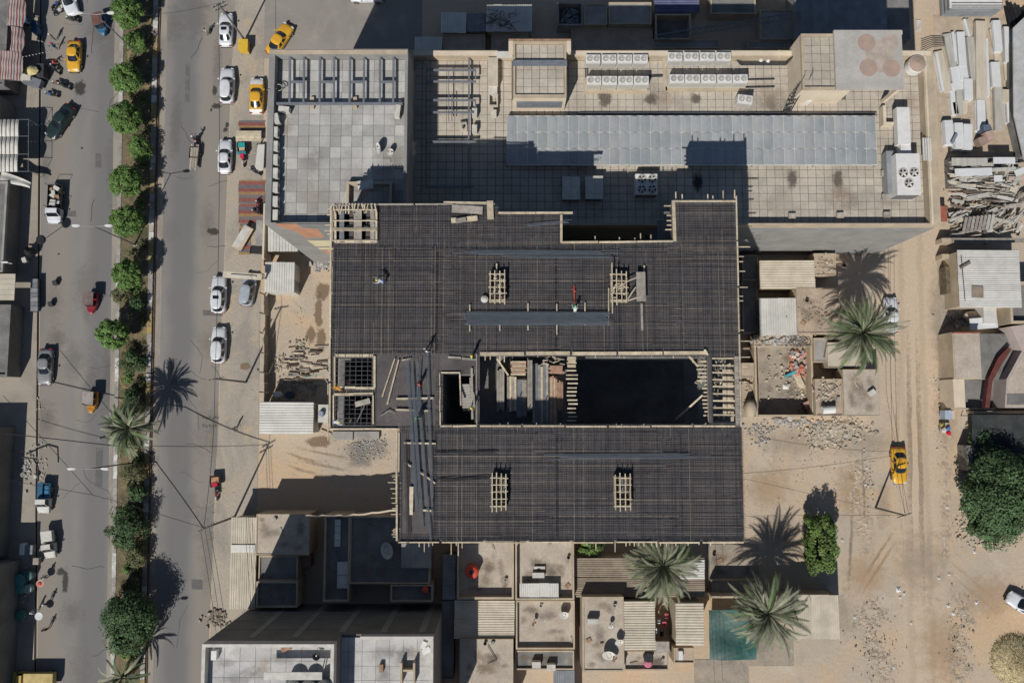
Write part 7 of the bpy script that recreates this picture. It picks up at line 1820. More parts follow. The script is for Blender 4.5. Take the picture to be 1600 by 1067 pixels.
tag(MB().lathe(P(454,617,.6), [(.5,0),(.5,.8),(.45,.9)], 14).build("water_barrel", M("dark_blue", (.03,.06,.09), .2, 2, .6)), "dark blue barrel in the shade above the large white shed", "barrel")
for i, (x0, y0, x1, y1, h) in enumerate(((514,675,594,681,.8),(522,676,548,689,.6))): pass
tag(MB().box(*R(518,674,551,687,.6), 0, .55).build("concrete_trough", m_conc), "grey trough below the lower left edge of the deck, left of two", "trough", "troughs below the deck"); tag(MB().box(*R(553,674,592,686,.6), 0, .55).build("concrete_trough", m_conc), "grey trough below the lower left edge of the deck, right of two", "trough", "troughs below the deck")
lay("scaffold_pole", "long pale pole slanting from the deck's lower left corner", "pole", 498,675,536,690,.5,.12,.12, m_wood)
lay("scaffold_pole", "upright-looking pale pole along the deck's lower left corner", "pole", 512.5,600,512.5,688,1.2,.12,.12, m_wood)
# rubble: real stones
def rubble(label, boxes, n, s0, s1, mat, seed, hz=.3, h=0.0):
    r = random.Random(seed); mb = MB()
    for i in range(n):
        x0, y0, x1, y1 = boxes[r.randrange(len(boxes))]
        q = P(r.gauss((x0+x1)/2,(x1-x0)/4), r.gauss((y0+y1)/2,(y1-y0)/4), h); s = r.uniform(s0,s1)*(1.5 if r.random() < .1 else 1)
        mb.cbox((q.x,q.y,h+s*.2+r.random()*hz*.3), (s,s*r.uniform(.5,1),s*r.uniform(.3,.7)), r.uniform(0,3.1), r.uniform(-.5,.5), r.uniform(-.5,.5))
    o = mb.build("rubble", mat); return tag(o, kind="stuff")
m_rub = M("rubble_stone", (.43,.37,.285), .25, 3, .95, fine=.12); m_rubg = M("rubble_grey", (.36,.345,.32), .25, 3, .95, fine=.12); m_rubd = M("rubble_dark", (.28,.235,.185), .3, 3, .95)
rubble("", [(1258,655,1350,698),(1275,655,1345,685),(1262,672,1300,700)], 620, .08,.4, m_rub, 1); rubble("", [(1258,655,1350,698),(1180,650,1270,672)], 160, .1,.4, m_rubg, 2)
rubble("", [(1178,672,1205,700),(1166,660,1200,680)], 90, .1,.3, m_rubg, 3)
rubble("", [(530,682,610,720),(555,685,600,705)], 420, .04,.16, m_rubg, 4); rubble("", [(488,402,516,424)], 120, .1,.45, m_rubg, 5); rubble("", [(460,528,482,548),(430,560,455,580)], 90, .1,.35, m_rub, 6)
rubble("", [(1325,940,1410,1067),(1470,915,1528,1067)], 200, .04,.16, m_rubd, 7, .6); rubble("", [(1340,700,1372,800),(1355,720,1365,780),(1460,560,1475,720),(1455,580,1475,620)], 130, .04,.18, m_rub, 8)
rubble("", [(1510,840,1560,860),(1490,800,1520,850)], 90, .1,.35, m_rub, 9); rubble("", [(320,950,360,985)], 60, .15,.45, m_rubd, 10); rubble("", [(52,605,75,660),(60,690,75,760)], 60, .05,.2, m_rub, 11)
rubble("", [(1160,700,1380,830),(1180,680,1340,760)], 120, .04,.12, m_rub, 12); rubble("", [(420,690,600,760),(420,440,510,540)], 80, .04,.12, m_rub, 13)
rubble("", [(1278,595,1314,615),(1276,600,1300,640)], 130, .06,.3, m_rub, 21, .3, 2.75); rubble("", [(1182,525,1265,540)], 150, .08,.4, m_rubg, 22, .4, 2.1); rubble("", [(1190,545,1266,640),(1240,600,1268,645)], 200, .05,.3, m_rub, 23, .3, .05)
rubble("", [(1272,398,1305,429)], 60, .06,.25, m_rub, 24, .3, 2.9); rubble("", [(1248,455,1308,518)], 90, .05,.2, m_rubd, 25, .2, 3.6); rubble("", [(1160,570,1184,650)], 70, .06,.3, m_rub, 26, .3, .95); rubble("", [(1468,470,1520,515),(1465,540,1482,640)], 200, .06,.35, m_rubg, 27); rubble("", [(1484,290,1595,370)], 320, .06,.35, m_rubd, 28, .8); rubble("", [(1462,60,1585,235)], 120, .05,.2, m_rub, 29)
rubble("", [(425,545,505,600),(430,590,500,620)], 220, .05,.25, m_rubd, 30); rubble("", [(0,870,50,1000),(30,700,60,760)], 120, .08,.35, m_rubg, 31, .3, .14)
# litter on the dirt lot
rl = random.Random(4)
for i, (x, y, lab) in enumerate(((1404,921,"largest white litter bag on the dirt track"),(1413,927,"small white scrap right of the largest bag"),(1407,933,"small white scrap below the largest bag"),(1336,964,"white scrap on the open lot left of the berm"),(1424,973,"white scrap in the middle of the dirt track low down"),(1483,897,"white scrap at the head of the right berm"),(1467,903,"tiny white scrap left of the right berm"),(1490,958,"white bag on the right berm"),(1482,946,"pale scrap on the right berm's left flank"),(1526,941,"pale scrap right of the right berm"),(1480,792,"white scrap at the tree's left"),(1523,862,"white stone-like bag below the big tree"),(1316,844,"small white scrap right of the hedge"),(1354,731,"white scrap on the sandy bank"),(1352,757,"white and black bag on the sandy bank"),(1397,1042,"white scrap at the foot of the left berm"))):
    q = P(x, y, .1); s = .42 if i == 0 else rl.uniform(.2,.32)
    tag(MB().sheet(lambda u, v: (q.x+(u-.5)*s*1.4+.05*math.sin(v*9), q.y+(v-.5)*s*1.4+.05*math.cos(u*8), .06+s*.5*math.sin(math.pi*u)*math.sin(math.pi*v)+.04*math.sin(u*13+v*7+i)), 6, 6).build("litter", m_white), lab, "litter", "white litter")
# cart with bundles by the track, straw heap, blue box
t = thing("bundle_cart", "small cart with yellow, blue and red bundles at the edge of the dirt track", "cart", P(1473,668,0)); p = P(1473,668,0)
MB().box(p.x-.6,p.x+.6,p.y-.8,p.y+.6,.4,.5).build("bed", m_wood_g, t)
for k, (ox, oy, c) in enumerate(((-.3,.3,(.55,.45,.1)),(.3,-.1,(.1,.16,.4)),(.35,-.65,(.5,.02,.05)),(-.2,-.3,(.5,.48,.42)))): MB().lathe((p.x+ox,p.y+oy,.5), [(.22,0),(.32,.15),(.2,.4)], 9).build("bundle", cloth(c), t)
for s in (-.5,.5): MB().tube((p.x+s-.04,p.y,.3),(p.x+s+.04,p.y,.3),.3,n=12).build("wheel", m_rubber, t)
t = thing("blue_cabinet", "pale blue tank on a frame at the corner of the red-edged house", "tank", P(1481,650,0)); p = P(1481,648,1.4); MB().box(p.x-.6,p.x+.25,p.y-.55,p.y+.55,.7,1.9).build("tank", M("pale_blue", (.32,.38,.46), .1, 2, .6), t); MB().box(p.x+.25,p.x+.85,p.y-.55,p.y+.5,.3,1.4).build("stand", m_sheet_c, t)
c = P(1585,1030,0); mb = MB(); rs = random.Random(31); m_straw = M("straw", (.42,.35,.20), .35, 4, .95, fine=.2)
mb.lathe((c.x,c.y,0), [(3.0,0),(2.6,.4),(1.7,.9),(.6,1.2)], 18)
for i in range(2600):
    an, k = rs.uniform(0,6.28), rs.random()**.6; rr = 3.1*k; z = 1.25*(1-k**1.6)+.05
    q = Vector((c.x+math.cos(an)*rr, c.y+math.sin(an)*rr, z)); dd = Vector((rs.uniform(-1,1),rs.uniform(-1,1),rs.uniform(-.1,.6))).normalized()*rs.uniform(.15,.5)
    s = dd.orthogonal().normalized()*.025; mb.add([q-s,q+s,q+dd+s*.3,q+dd-s*.3], [(0,1,2,3)])
tag(mb.build("straw_heap", m_straw), "heap of yellow straw at the bottom right corner", "straw")
# ---------------------------------------------------------------- west side: shops, awnings, market
GW = "shops on the left edge"
for i, (x0, y0, x1, y1, z, lab) in enumerate(((-150,-60,12,134,3.2,"dark-roofed shop behind the striped awnings at the top left"), (-150,150,-4,277,3.4,"shop behind the ribbed barrel awnings"), (-150,283,8,425,3.1,"pale-edged shop below the white cloth at the left edge"), (-150,476,14,588,2.9,"shop with a dark roof edge left of the grey sedan"), (-160,668,-9,874,3.5,"shop off the left edge casting the big square shadow"), (-160,885,-14,1180,5.0,"shop off the left edge casting the market's shadow"))):
    building("shop", lab, (x0,y0,x1,y1), z, z-.3, m_render_dark, m_conc_d, m_conc if i == 2 else m_conc_d, .25, "shop", GW)
m_awn = stripes("awning_stripes", [(0,(.42,.40,.37)),(.32,(.26,.05,.055)),(.55,(.44,.42,.38)),(.8,(.20,.09,.08))], 0, .62)
for i, (x0, y0, x1, y1, lab) in enumerate(((12,-6,33,40,"red and white striped awning at the very top left"),(17,42,31,80,"red and white striped awning, middle of three"),(0,80,28,124,"red and white striped awning, lowest and widest of three"))):
    a, b, c, d = R(x0,y0,x1,y1,3.3); t = thing("striped_awning", lab, "awning", ((a+b)/2,(c+d)/2,0), 0, "striped awnings")
    inv = basis(t).inverted(); loc = Vector(((a+b)/2,(c+d)/2,0))
    o = MB().sheet(lambda u, v: (a+(b-a)*u-.25*math.cos(math.pi*(v-.5)*.9)*0+.35*math.sin(math.pi*v)*(.3+.7*u), c+(d-c)*v, 3.35-.55*u*u+.04*math.sin(v*14)), 16, 14).build("cloth", m_awn, t, smooth=True)
    for v in (0,1): MB().tube((a,c+(d-c)*v,3.3),(b,c+(d-c)*v,2.75),.03).build("rib", m_steel, t)
    MB().tube((b,c,2.72),(b,d,2.72),.03).build("front_rail", m_steel, t)
# ribbed barrel awnings in front of the second shop
t = thing("barrel_awning", "ribbed pale metal awning of three barrels with a steel frame at the left edge", "awning", P(15,228,0))
for k in range(3):
    y0, y1 = 186+k*27.5, 213+k*27.5; a, b, c, d = R(-30,y0,29-k*.8,y1,3.3)
    for j in range(9):
        xa = a+(b-a)*j/9; w = (b-a)/9
        MB().sheet(lambda u, v: (xa+w*u*.78+.22*math.sin(math.pi*v), c+(d-c)*v, 3.1+.45*math.sin(math.pi*v)+.05*math.sin(math.pi*u)), 3, 10).build("slat", m_white_old if j % 9 else m_sheet_g, t, smooth=True)
    MB().sheet(lambda u, v: (a+(b-a)*u*.99+.2*math.sin(math.pi*v), c+(d-c)*v, 3.05+.43*math.sin(math.pi*v)), 3, 10).build("lining", m_steel_d, t)
for y in (187,213,241,268): MB().tube(P(28,y,3.1), P(45,y,2.9), .03).build("frame_bar", m_steel, t)
MB().tube(P(45,186,2.9), P(44,268,2.9), .04).build("frame_bar", m_steel, t)
for y in (187,267): p = P(45,y,2.9); MB().tube((p.x,p.y,.14),p,.03).build("post", m_steel, t)
a, b, c, d = R(0,268,46,286,2.8); o = MB().sheet(lambda u, v: (a+(b-a)*u, c+(d-c)*v*(1-.5*u)-.6*u*u, 2.8-.3*u+.12*math.sin(u*9)+.1*math.sin(v*6)), 18, 8).build("cloth_canopy", m_white_old, smooth=True); tag(o, "torn white cloth canopy below the ribbed barrel awning", "canopy")
tag(MB().box(*R(-30,428,23,469,3.2), 3.1, 3.2).build("flat_canopy", m_sheet_c), "cream flat canopy jutting from the left edge", "canopy")
mb = MB(); a, b, c, d = R(-30,428,23,469,3.21)
for k in range(1,5): mb.box(a,b-.05,c+(d-c)*k/5-.015,c+(d-c)*k/5+.015,3.201,3.215)
tag(mb.build("canopy_battens", m_wood_g), "thin battens across the cream flat canopy", "battens")
t = thing("wall_lamp_arm", "thin white lamp arm jutting from the pale-edged shop", "lamp", P(3,410,3.1)); MB().tube(P(0,409,3.3),P(19,412,3.2),.04).build("arm", m_white, t); MB().cbox(P(8,410,3.3),(.7,.2,.1)).build("head", m_white, t)
tag(MB().cbox(P(39,407,1.0), (.5,.7,.5), .4).build("scale_stand", m_white_old), "small white stand in the shade on the left pavement", "stand")
tag(MB().lathe(P(50,395,.5), [(.5,0),(.65,.4),(.5,1.0),(.15,1.4)], 10).build("tarp_bundle", m_black), "black wrapped bundle on the left pavement", "bundle")
t = thing("pavement_tree_sign", "black disc on a post standing in for a shadow above the drain", "sign", P(66,376,.14)); MB().tube(P(66,376,.14),P(64,376,3.0),.04).build("post", m_steel_d, t); MB().lathe(P(65,375,3.0), [(.55,0),(.6,.15),(.5,.35)], 14).build("disc", m_black, t)  # black disc added in place of a dark shadow beside the pavement
t = thing("crate_rack", "long rack of grey-blue crates on the left pavement", "rack", P(53,461,.14))
for k in range(7): MB().box(*R(48,436+k*7.2,59,442.6+k*7.2,1.0), .7, 1.05).build("crate", m_steel if k % 2 else m_sheet_g, t)
MB().box(*R(48.5,436,58.5,487,.7), .14, .7).build("frame", m_steel_d, t)
for i, (x, y) in enumerate(((87,442),(80,475))): tag(MB().cbox(P(x,y,.35), (.5,.55,.7), .3).build("crate", m_steel_d), "small dark crate standing on the left road, %s one" % ("upper" if i == 0 else "lower"), "crate", "crates on the left road")
# stall at the top left
t = thing("market_stall", "stall with a yellow parasol and grey counters by the striped awning", "stall", P(50,122,.14))
p = P(46,109,2.2); MB().lathe((p.x,p.y,1.9), [(.9,0),(.85,.05),(.45,.3),(.04,.42)], 8, 1.1, .75).build("parasol", cloth((.50,.42,.20)), t); MB().tube((p.x,p.y,.14),(p.x,p.y,1.95),.03).build("parasol_pole", m_steel, t)
MB().cbox(P(42,122,.9), (1.4,.9,.8)).build("counter", m_white_old, t); MB().cbox(P(52,129,.8), (2.3,1.1,.7), -.3).build("counter", m_steel, t); MB().cbox(P(67,113,.8), (.9,1.7,1.3)).build("fridge", m_steel_d, t)
rw = random.Random(6)
for i, (x, y, c, lab) in enumerate(((44,36,(.02,.06,.13),"upper left"),(61,52,(.02,.07,.16),"lower right"),(60,43,(.02,.05,.12),"upper right"))):
    tag(MB().lathe(P(x,y,.14), [(.5,0),(.55,.3),(.5,1.0),(.3,1.1)], 12).build("barrel", paint(c)), "dark blue barrel in the shop front's shade at the top left, %s of three" % lab, "barrel", "shop front barrels")
# market at the lower left: drums, umbrellas, trays
for i, (x, y, r, h, c) in enumerate(((8,903,9,2.0,(.10,.22,.30)),(18,904,8,1.6,(.22,.22,.24)),(33,905,9,1.5,(.05,.20,.18)),(33,918,8,1.2,(.08,.22,.19)),(45,919,7,1.0,(.30,.40,.34)),(46,898,8,1.2,(.06,.12,.12)),(14,922,7,1.0,(.04,.10,.10)),(34,960,8,1.2,(.05,.16,.13)),(17,962,8,1.2,(.03,.09,.08)),(15,943,7,1.0,(.03,.08,.08)),(2,881,7,1.6,(.10,.25,.25)))):
    q = P(x,y,h*.5); rr = r/12.6
    tag(MB().lathe((q.x,q.y,.14), [(rr*.85,0),(rr,.1),(rr,h*.7),(rr*.9,h*.75),(rr*.3,h*.8)], 14).build("market_tub", paint(c)), "teal-toned market tub in the lower left shade, %s from the top" % ["third","fourth","fifth","seventh","eighth","second","ninth","eleventh","twelfth","tenth","first"][i], "tub", "market tubs")
for i, (x, y, r, c, lab) in enumerate(((60,963,6,(.62,.62,.62),"round white tray carried at the lower left market"),(62,912,6,(.48,.28,.22),"round tray of red goods at the lower left market"))):
    q = P(x,y,1.4); tag(MB().lathe((q.x,q.y,1.3), [(r/13,0),(r/12.5,.06),(r/14,.03),(.05,.02)], 18).build("tray", paint(c)), lab, "tray")
tag(MB().lathe((P(62,912,1.3).x,P(62,912,1.3).y,1.38), [(.25,0),(.2,.06),(.05,.08)], 10).build("red_goods", m_red), "heap of red goods on the round market tray", "goods")
t = thing("market_stall", "small white and grey stall at the upper end of the lower left market", "stall", P(40,857,.14)); MB().cbox(P(37,857,1.0), (.45,1.3,.9)).build("board", m_white, t); MB().cbox(P(47,858,.8), (1.0,1.1,.7)).build("counter", m_steel, t); MB().cbox(P(58,876,.5), (.7,.8,.6)).build("crate", m_wood_g, t)
tag(MB().path([P(35,714,.6),P(52,716,1.8),P(59,728,2.4),P(60,752,2.4)], .09, 8).build("bent_pipe", m_steel_d, smooth=True), "thick bent dark pipe above the blue flatbed truck", "pipe")
# ---------------------------------------------------------------- east side: sheet yard, timber yard, houses
GB = "boards laid out in the sheet yard"
m_bw = M("board_white", (.58,.585,.58), .06, .6, .6, fine=.03); m_bc = M("board_cream", (.50,.44,.345), .12, .6, .75, fine=.06, stretch=(4,.6,1)); m_bg = M("board_grey", (.40,.385,.34), .15, .6, .75, fine=.06, stretch=(4,.6,1))
brd = [  # x0,y0 (top centre) x1,y1 (bottom centre), width px, mat, height
 (1466,80,1482,143,14,m_bc,.5),(1463,82,1474,142,4,m_bw,.62),(1479,53,1490,105,11,m_bg,.5),(1489,50,1494,95,4,m_bw,.64),(1501,50,1505,104,13,m_bw,.6),(1510,30,1522,85,8,m_bg,.4),(1507,30,1518,70,4,m_bw,.5),(1516,58,1523,125,12,m_bg,.55),
 (1533,33,1534,155,18,m_bc,.75),(1542,60,1545,150,4,m_bw,.85),(1557,32,1561,80,13,m_bw,.8),(1551,45,1560,96,10,m_bc,.4),(1576,42,1578,97,15,m_bw,.75),(1573,80,1577,125,14,m_bc,.3),(1555,97,1558,135,15,m_bw,.7),(1560,135,1562,203,14,m_bg,.6),(1494,104,1500,140,20,m_bw,.45),(1504,101,1508,125,14,m_bw,.55),
 (1513,123,1514,156,14,m_bw,.7),(1499,135,1500,180,10,m_bg,.4),(1508,150,1508,175,9,m_bc,.35),(1533,156,1534,203,14,m_bw,.75),(1543,150,1546,198,7,m_bc,.4),(1574,140,1574,160,14,m_bc,.7),(1579,158,1581,191,14,m_bw,.65),(1487,130,1491,180,8,m_bw,.4),(1482,188,1485,225,14,m_bw,1.1),(1498,192,1500,232,14,m_bw,1.2),(1513,194,1513,233,14,m_bw,1.3),(1492,160,1495,178,7,m_bc,.4)]
rows = ["top","upper","middle","lower"]
for i, (x0, y0, x1, y1, w, m, h) in enumerate(brd):
    a, b = P(x0,y0,h), P(x1,y1,h); wd = w/12.7
    t = thing("board_stack", "x", "boards", ((a.x+b.x)/2,(a.y+b.y)/2,0), 0, GB)
    nm = {id(m_bw):"white", id(m_bc):"cream", id(m_bg):"pale grey"}[id(m)]
    t["label"] = "%s board stack in the sheet yard, centred near the %s, %s along the row" % (nm, rows[min(3,int((y0+y1)/2//60))], ORD[min(15,int(((x0+x1)/2-1460)//9))])
    n = max(1, int(h/.16))
    for k in range(n):
        z = h*(k+.5)/n; j = Vector((rnd.uniform(-.04,.04), rnd.uniform(-.12,.12), 0)) if k < n-1 else Vector()
        MB().bar(Vector((a.x,a.y,z))+j, Vector((b.x,b.y,z))+j, wd*rnd.uniform(.95,1.0), h/n*.92).build("board", m, t)
t = thing("sheet_stack", "big stack of white sheets with dark sides at the top right", "sheets", P(1527,15,0)); a, b, c, d = R(1485,-20,1567,13,2.6)
for k in range(9): MB().box(a+rnd.uniform(-.15,.15),b+rnd.uniform(-.15,.15),c+rnd.uniform(-.1,.1),d,.3+k*.26,.3+k*.26+.2).build("sheet", m_white if k == 8 else m_sheet_g, t)
for k, yy in enumerate((4,8,11)): MB().box(*R(1487,yy,1566,yy+1.2,2.62), 2.585, 2.61).build("edge_strip", m_steel_d, t)
MB().box(a+.3,b-.3,c+.3,d-.3,0,.3).build("pallet", m_wood_d, t)
t = thing("grey_shed", "grey metal shed roof edge at the right border beside the sheet yard", "shed", P(1600,120,0)); 
MB().prism([tuple(P(x,y,2.6).xy) for x, y in ((1583,44),(1640,-10),(1640,260),(1600,250),(1584,180))], 2.45, 2.6).build("roof", M("shed_grey", (.40,.40,.385), .15, .8, .6, fine=.08), t); MB().prism([tuple(P(x,y,2.6).xy) for x, y in ((1590,60),(1640,10),(1640,250),(1606,240),(1592,180))], 0, 2.45).build("wall", m_conc_d, t)
t = thing("black_tarp_rack", "dark tarp and frame at the upper right border", "tarp", P(1580,20,0)); mb = MB()
for k in range(9): mb.bar(P(1572+k*3,10+rnd.uniform(-6,6),rnd.uniform(.4,2)), P(1580+k*3,40+rnd.uniform(-8,8),rnd.uniform(.4,1.5)), .4, .1)
mb.build("tarp", m_black, t)
mb = MB()
for k in range(6): mb.path([P(1440,64+k*3.4,.5),P(1456,58.5+k*3,.5),P(1476,59+k*2.6,.5)], .05, 5)
tag(mb.build("steel_rods", m_steel_d), "row of dark bent rods between the block and the sheet yard", "rods")
tag(MB().box(*R(1437,70,1460,78,.6), 0, .6).build("white_crate", m_white_old), "pale crate at the gate of the sheet yard", "crate") if False else None
t = thing("carton_stack", "faded pink carton stack at the lower end of the sheet yard", "box", P(1540,216,0))
MB().cbox(P(1542,215,.9), (1.0,1.2,1.6), .3).build("carton", M("carton_pink", (.40,.28,.23), .1, 1, .9), t); MB().cbox(P(1532,222,.6), (1.0,1.0,1.1), .3).build("carton", M("carton_dark", (.27,.20,.165), .1, 1, .9), t); MB().cbox(P(1537,203,.8), (.9,.8,1.5), .1).build("blue_carton", M("slate_blue", (.10,.13,.18), .1, 1, .8), t)
tag(MB().cbox(P(1491,217,1.5), (.35,1.4,.08), -.5).build("blue_strip", M("dull_blue", (.17,.21,.26), .1, 1, .7)), "dull blue strip leaning on the white sheets", "strip")
slab("yard_floor", (1463,24,1590,238), .03, M("yard_sand", (.40,.325,.24), .15, .8, .95, fine=.08))
# timber yard: flat roofs of sheets, heaps of boards
GT = "sheets over the timber yard"
for i, (x0, y0, x1, y1, h, m, rz, lab) in enumerate(((1487,247,1543,259,2.6,m_bg,0,"long pale sheet along the top of the timber yard, left"),(1552,246,1586,256,2.8,m_bw,0,"white sheet along the top of the timber yard, right"),(1492,263,1550,275,2.4,m_bw,.03,"long white sheet second from the top of the timber yard"),(1545,262,1587,268,2.2,m_bg,.06,"narrow pale strip second from the top of the timber yard"),(1553,274,1566,284,2.3,m_bw,0,"small white sheet in the middle of the timber yard"),(1585,262,1610,272,2.3,m_bw,.35,"white sheet slanting at the right border of the timber yard"),(1576,276,1612,282,2.0,M("board_pink",(.45,.36,.30),.1,1,.8),.0,"pinkish board at the right border of the timber yard"),(1579,288,1590,301,1.6,m_bc,-.4,"cream sheet askew at the right of the timber heap"))):
    a, b, c, d = R(x0,y0,x1,y1,h); tag(MB().cbox(((a+b)/2,(c+d)/2,h), (b-a,d-c,.06), rz).build("roofing_sheet", m), lab, "sheet", GT)
tag(MB().box(*R(1486,246,1592,290,1.5), 0, 1.4).build("timber_shed", m_conc_d), "dark low shed under the sheets of the timber yard", "shed")
rt = random.Random(77)
mats = [m_bg, m_bg, m_wood_g, m_bc, m_wood_d, m_sheet_w]
for i in range(270):
    x, y = rt.uniform(1480,1590), rt.uniform(250,372)
    an = rt.gauss(0,.18) if y < 325 else rt.choice([rt.gauss(.55,.15), rt.gauss(0,.2)])
    if x > 1568: an = rt.gauss(1.0,.3)
    ln = rt.uniform(10,36); h = (.6 if y < 325 else .4)+rt.uniform(0,1.0)
    xx, yy = x+ln*math.cos(an), y-ln*math.sin(an)
    if yy < 246 or xx > 1640: continue
    if y < 292: h = 1.5+rt.uniform(0,.7); an = an*.5
    lay("yard_timber", "%s %s board %s in the %s of the timber yard, %s" % (("grey","pale","weathered","tan","dark","slate")[i%6], "long" if ln > 23 else "short", "level" if abs(an) < .25 else "askew", ("top","upper left","upper right","lower left","lower right")[0 if y < 295 else (1 if y < 335 else 3)+(1 if x > 1535 else 0)], "near the block" if x < 1505 else ("left of the middle" if x < 1530 else ("right of the middle" if x < 1560 else "by the right border"))), "board", x, y, xx, yy, h, rt.choice((rt.uniform(.06,.2),rt.uniform(.06,.2),rt.uniform(.2,.55))), .05, mats[i%6], "boards of the timber yard")
t = thing("pallet", "slatted pallet panel lying askew at the bottom of the timber yard", "pallet", P(1522,352,.8), .1)
for k in range(8): MB().cbox((-1.7+k*.48,0,.95+.02*k), (.36,2.0,.05), -.35).build("slat", m_wood_g if k < 6 else m_bg, t, local=True)
for y in (-.8,.8): MB().cbox((0,y,.85), (3.6,.12,.08)).build("bearer", m_wood_d, t, local=True)
tag(MB().box(*R(1462,322,1480,346,1.8), 0, 1.8).build("brick_pier", M("red_brick", (.30,.10,.06), .2, 3, .9)), "red brick pier at the corner between block and timber yard", "pier")
for i, (x0, y0, x1, y1, z) in enumerate(((1472,372,1490,379,1.6),(1472,397,1490,404,1.6),(1470,345,1478,352,1.6))): tag(MB().box(*R(x0,y0,x1,y1,z), 0, z).build("stall_wall", m_render_tan), "low tan wall piece below the timber yard, %s" % ["upper","lower","beside the brick pier"][i], "wall", "tan wall pieces")
tag(MB().box(*R(1488,372,1600,379,1.8), 1.7, 1.8).build("ledge", m_wood_g), "long grey ledge over the dark gap below the timber yard", "ledge")
# house with the wide cream ribbed roof
G5 = "houses on the right edge"
t = shed("house", "house with a wide cream ribbed roof at the right edge", (1497,391,1594,480), 3.6, True, m_sheet_w, m_render_tan, "house", .3, group=G5)
a, b, c, d = R(1519,447,1537,465,3.8); MB().cbox(((a+b)/2,(c+d)/2,3.74), (b-a,d-c,.06), -.05).build("brown_patch", m_sheet_d, t); MB().bar(P(1500,419,3.9), P(1516,410,3.9), .3, .06).build("loose_board", m_wood_d, t)
MB().path([P(1502,400,3.8),P(1508,470,3.8)], .04).build("cable", m_cable, t)
tag(MB().box(*R(1478,417,1493,458,1.6), 0, 1.6).build("rust_tank", M("olive_sheet", (.13,.105,.07), .3, 2, .9)), "dark rusty sheet-covered pit left of the wide cream roof", "sheet")
slab("yard_floor", (1466,400,1520,510), .05, m_yard)
t = thing("crumpled_cover", "bulging striped cloth cover below the wide cream roof", "cover", P(1520,495,0)); q = P(1520,494,1.0); MB().lathe((q.x,q.y,.6), [(1.0,0),(.95,.4),(.5,.8),(.05,.9)], 14, 1.1, .7).build("cover", cloth((.42,.36,.31)), t)
tag(MB().box(*R(1537,474,1557,505,2.6), 0, 2.6).build("outhouse", m_sheet_w), "pale small outhouse below the wide cream roof", "outhouse")
tag(MB().cbox(P(1537,505,2.2), (3.4,1.4,.06), .08).build("pale_sheet", m_bw), "pale sheet roof just above the red-edged house", "sheet")
mb = MB()
for k in range(6): mb.path([P(1475+k*5,512-k*3,.4),P(1490+k*4,490+k*2,.9),P(1505+k*3,480,.6)], .05, 5)
tag(mb.build("scrap_frames", m_steel_d), "dark tangle of scrap frames below the wide cream roof", "scrap", kind="stuff")
t, _ = building("house", "grey parapet roof right of the wide cream roof, cut by the edge", (1578,440,1640,505), 3.4, 2.6, m_render_tan, m_conc_d, m_render_tan, .3, "house", G5)
# red-edged house
t = thing("house", "tan house with red-edged terrace at the right edge", "house", P(1540,580,0), 0, G5)
a, b, c, d = R(1490,519,1533,592,3.4); MB().box(a,b,c,d,0,3.3).build("wall", m_render_tan, t); MB().box(a+.12,b-.12,c+.12,d-.12,3.3,3.4).build("roof_slab", m_roof_conc, t)
MB().box(a,b,d-.14,d-.02,3.3,3.6).build("red_coping", M("red_oxide_b", (.30,.08,.055), .2, 1, .8), t)
a2, b2, c2, d2 = R(1490,592,1508,637,3.2); MB().box(a2,b2-.02,c2,c-.02,0,3.2).build("wall", m_render_cream, t)
MB().box(b2,P(1562,580,.4).x,c2,c-.02,0,.4).build("terrace_floor", m_conc_d, t); MB().box(b+.02,P(1580,550,.4).x,c,d,0,1.4).build("terrace_floor", m_conc_d, t)
MB().box(a2,P(1556,637,1.2).x,c2-.22,c2-.02,0,1.2).build("terrace_wall", m_render_tan, t)
MB().prism([tuple(P(x,y,2.2).xy) for x, y in ((1539,637),(1545,590),(1559,560),(1576,542),(1580,547),(1565,570),(1551,595),(1546,637))], 1.5, 2.2).build("red_edge", M("red_oxide", (.12,.038,.032), .2, 1, .8), t)
MB().prism([tuple(P(x,y,3.0).xy) for x, y in ((1570,637),(1573,592),(1597,548),(1579,510),(1640,502),(1640,637))], 0, 3.0).build("upper_storey", M("mauve_render", (.40,.335,.30), .1, .6, .9, fine=.08), t)
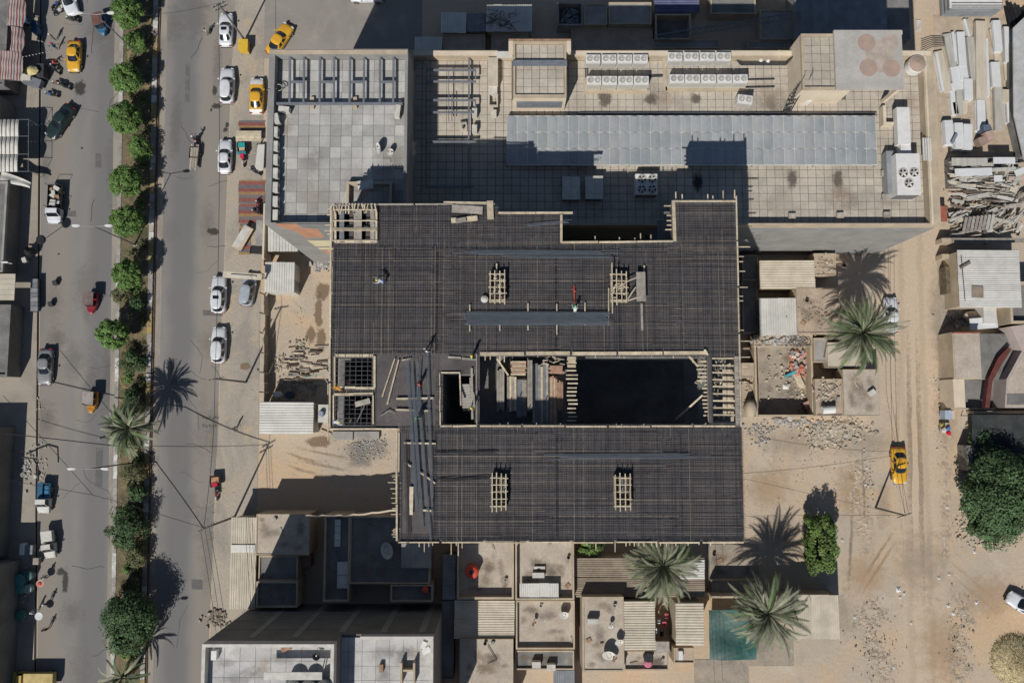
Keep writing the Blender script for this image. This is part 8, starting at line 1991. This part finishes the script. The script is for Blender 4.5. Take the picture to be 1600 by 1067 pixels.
MB().prism([tuple(P(x,y,3.05).xy) for x, y in ((1573,635),(1576,594),(1600,550),(1640,540),(1640,635))], 3.002, 3.03).build("roof_slab", m_roof_conc, t)
MB().prism([tuple(P(x,y,3.1).xy) for x, y in ((1574,615),(1640,615),(1640,632),(1574,632))], 3.035, 3.06).build("dark_well", m_conc_d, t)
mb = MB(); a, b, c, d = R(1484,521,1497,558,1.2)
mb.bar((a,c,1.2),(a,d,1.2),.1).bar((b,c,1.2),(b,d,1.2),.1).bar((a,c,1.2),(b,c,1.2),.1).bar((a,d,1.2),(b,d,1.2),.1).bar((a,(c+d)/2,1.2),(b,(c+d)/2,1.2),.1)
tag(mb.build("iron_frame", m_steel_d), "black iron window frame leaning at the red-edged house", "frame")
tag(MB().cbox(P(1497,602,1.6), (.5,3.0,.2)).build("planter", m_conc_d), "long dark planter on the wall of the red-edged house", "planter")
slab("yard_floor", (1466,520,1505,640), .04, m_yard)
tag(MB().box(*R(1522,642,1640,646,1.8), 0, 1.8).build("garden_wall", m_render_tan), "garden wall below the red-edged house", "wall")
building("garden_shed", "dark flat garden shed beside the big dark tree", (1512,696,1548,735), 2.2, 2.1, m_render_dark, m_conc_d, None, .1, "shed")
tag(MB().cbox(P(1529,729,2.4), (1.3,.8,.4)).build("roof_box", m_sheet_g), "grey box on the dark garden shed", "box")
tag(MB().cbox(P(1435,40,.1), (.6,1.4,.15)).build("rag_white", m_white_old), "pale rag on the sandy gateway at the top right", "rag")

a, b, c, d = R(1521,648,1640,742,2.6); t = thing("added_dark_cover", "large dark cover added to darken the garden between the red-edged house and big tree", "net", ((a+b)/2,(c+d)/2,0))  # invented black sheet standing in for the dark, shadowed garden ground
MB().sheet(lambda u, v: (a+(b-a)*u, c+(d-c)*v, 2.6-.3*math.sin(math.pi*u*2)**2-.25*math.sin(math.pi*v)+.06*math.sin(u*23+v*17)), 24, 16).build("net", M("net_black", (.022,.026,.026), .35, .6, .95, fine=.2, c2=(.045,.05,.048)), t, smooth=True)
for x in (a+.1,(a+b)/2,b-.1):
    for y in (c+.1,d-.1): MB().tube((x,y,0),(x,y,2.55),.05).build("post", m_steel_d, t)
